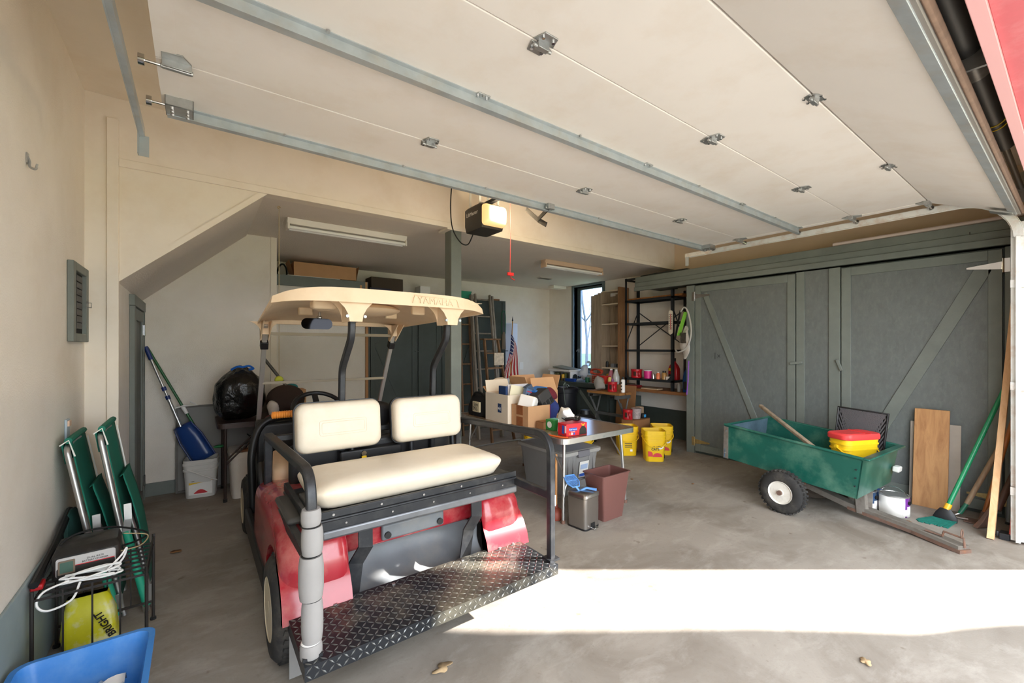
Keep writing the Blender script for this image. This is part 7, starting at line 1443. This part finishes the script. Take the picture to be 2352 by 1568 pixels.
# folding work stand with canister, spray can and bag
t = thing('work_stand', 'folding work stand with worn wooden jaws and grey steel legs', 'work stand', (5.40, 4.62, 0))
JW = wood('jaw_wood', (168, 116, 62), (104, 66, 34), (6, 1, 6), 4)
wz = 0.74
for x in (5.24, 5.40): part(B().box(x, x+0.13, 4.28, 4.96, wz, wz+0.04), 'jaw', JW, t, bev=0.004)
STG = mat('stand_steel', (118, 120, 120), 0.45, 0.6, var=0.15, scale=12)
for y in (4.34, 4.90): part(B().box(5.22, 5.56, y-0.02, y+0.02, wz-0.06, wz), 'jaw_rail', STG, t)
for y in (4.33, 4.91):
    part(B().tube([(5.26, y, wz-0.05), (5.42, y, 0.40), (5.30, y, 0.02)], 0.013, 8), 'leg', STG, t, smooth=True); part(B().tube([(5.52, y, wz-0.05), (5.42, y, 0.40), (5.56, y, 0.02)], 0.013, 8), 'leg', STG, t, smooth=True)
    part(B().cyl((5.33, y, 0.62), (5.50, y, 0.28), 0.008, n=8), 'folding_link', STG, t)
part(B().box(5.24, 5.34, 4.32, 4.92, 0.24, 0.27), 'step', STG, t, bev=0.006); part(B().box(5.40, 5.46, 4.32, 4.92, 0.38, 0.42), 'cross_bar', STG, t)
for y in (4.41, 4.84): part(B().cyl((5.20, y, wz-0.03), (5.24, y, wz-0.03), 0.02, n=10), 'vise_knob', BLKP, t)
coffee('red coffee canister with dark label on the work stand', 5.36, 4.52, wz+0.041, 0.075, 0.155)
t = jar('spray_can', 'white and black spray can on the work stand', 'spray can', 5.40, 4.34, wz+0.041, [(0, 0), (0.032, 0), (0.032, 0.19), (0.022, 0.205), (0, 0.205)], PWHT, BLKP, (0.205, 0.24, 0.018))
for k in range(3): part(B().box(5.366, 5.369, 4.335, 4.355, wz+0.08+k*0.05, wz+0.10+k*0.05), 'print', PBLK, t)
solo(B().ell((5.36, 4.78, wz+0.15), (0.09, 0.11, 0.10), 18, 12, f=lumpy(0.06, 8, 15)), 'clear_bag', mat('cloudy_bag', (196, 190, 184), 0.2, trans=0.45, var=0.1, scale=10), 'crumpled clear plastic bag on the work stand', 'bag', smooth=True)
# shop vacuum, dustbin
t = thing('shop_vacuum', 'black shop vacuum with a ribbed hose on the floor by the work stand', 'vacuum', (4.95, 4.72, 0))
part(B().lathe([(0, 0.06), (0.15, 0.06), (0.17, 0.10), (0.165, 0.26), (0.18, 0.27), (0.18, 0.30), (0, 0.30)], 24, T(4.95, 4.72, 0)), 'drum', mat('vac_grey', (58, 54, 52), 0.5), t, smooth=True, ang=40); part(B().lathe([(0.18, 0.30), (0.185, 0.34), (0.15, 0.40), (0.09, 0.44), (0.08, 0.50), (0, 0.51)], 24, T(4.95, 4.72, 0)), 'motor_head', BLKP, t, smooth=True, ang=40)
part(B().box(4.86, 4.90, 4.60, 4.66, 0.33, 0.37), 'red_switch', RED, t); part(B().tube(smooth_path([(4.80, 4.80, 0.30), (4.70, 4.95, 0.36), (4.66, 5.05, 0.22), (4.74, 5.0, 0.10), (4.85, 4.95, 0.08)]), 0.03, 10), 'hose', BLKP, t, smooth=True)
for a in (0.6, 2.2, 3.8, 5.4): part(B().ell((4.95+0.15*math.cos(a), 4.72+0.15*math.sin(a), 0.035), (0.03, 0.03, 0.035), 10, 8), 'caster', BLKP, t, smooth=True)
t = thing('trash_barrel', 'tall black plastic trash barrel in front of the workbench', 'bin', (5.22, 5.47, 0))
part(B().lathe([(0.17, 0), (0.18, 0.02), (0.215, 0.70), (0.235, 0.71), (0.24, 0.77), (0.225, 0.79), (0.205, 0.78), (0.195, 0.70), (0.165, 0.03), (0, 0.03)], 32, T(5.22, 5.47, 0)), 'barrel', mat('navy_black_plastic', (26, 27, 33), 0.4), t, smooth=True, ang=40)
solo(B().tube([(4.86, 5.08, 0.55), (5.08, 5.36, 0.82), (5.18, 5.42, 0.88), (5.28, 5.48, 0.80)], 0.006, 6).tube([(5.10, 5.28, 0.81), (5.30, 5.60, 0.83), (5.38, 5.56, 0.82), (5.22, 5.36, 0.81)], 0.005, 6), 'wire_hanger', mat('pale_wire', (150, 168, 160), 0.4, 0.5), 'bent wire hanger resting across the black trash barrel', 'wire')
# pile behind the yellow buckets
t = carton('low_carton', 'low brown carton behind the yellow buckets', 5.02, 5.42, 3.86, 4.06, 0, 0.44, CARDD); part(B().box(-0.2, 0.2, -0.1, 0.1, 0.436, 0.442), 'lid', CARDD, t, local=True)
coffee('red coffee canister on the carton behind the yellow buckets', 5.06, 3.98, 0.443, 0.07, 0.14)
jar('glass_jar', 'wide clear jar of small parts on the low carton', 'jar', 5.215, 3.95, 0.443, [(0, 0), (0.06, 0), (0.075, 0.13), (0.08, 0.15), (0, 0.15)], mat('parts_jar', (190, 178, 176), 0.3, trans=0.3, var=0.4, scale=40))
t = thing('tape_measure', 'black tape measure with blue face on the low carton', 'tape measure', (5.33, 3.90, 0.443)); part(B().box(5.28, 5.38, 3.872, 3.928, 0.443, 0.515), 'case', BLKP, t, bev=0.015, seg=3); part(B().box(5.30, 5.34, 3.868, 3.872, 0.46, 0.50), 'blue_face', mat('face_blue', (66, 160, 220), 0.4), t)
solo(B().box(5.32, 5.42, 3.96, 4.05, 0.443, 0.60), 'paper_sack', mat('kraft_sack', (150, 128, 104), 0.85), 'brown paper sack at the end of the low carton', 'sack', bev=0.012)
# bare tree outside the window
BARK = mat('bare_bark', (120, 116, 118), 0.9, var=0.2, scale=6)
t = thing('bare_tree', 'leafless tree seen through the narrow window', 'tree', (13.0, 12.28, -0.02))
def branch(p, d, L, r, depth, seed):
    random.seed(seed); pts = [p]; q = p.copy(); dd = d.copy(); n = 6
    for i in range(n): dd = (dd+V((random.uniform(-.16, .16), random.uniform(-.16, .16), random.uniform(-.04, .12)))).normalized(); q = q+dd*(L/n); pts.append(q.copy())
    part(B().tube(pts, r, 6, scl=[1-0.7*i/n for i in range(n+1)]), 'trunk' if depth == 0 else 'branch', BARK, t, smooth=True)
    if depth < 3:
        for k in range(4 if depth else 9):
            i = random.randint(2, n); a = random.uniform(0, 2*PI); side = V((math.cos(a), math.sin(a), random.uniform(0.2, 1.0))).normalized(); branch(pts[i], (dd*0.4+side).normalized(), L*random.uniform(0.35, 0.55), r*0.42, depth+1, seed*7+k*13+depth)
branch(V((13.0, 12.28, -0.02)), V((0, 0, 1)), 5.2, 0.075, 0, 5)
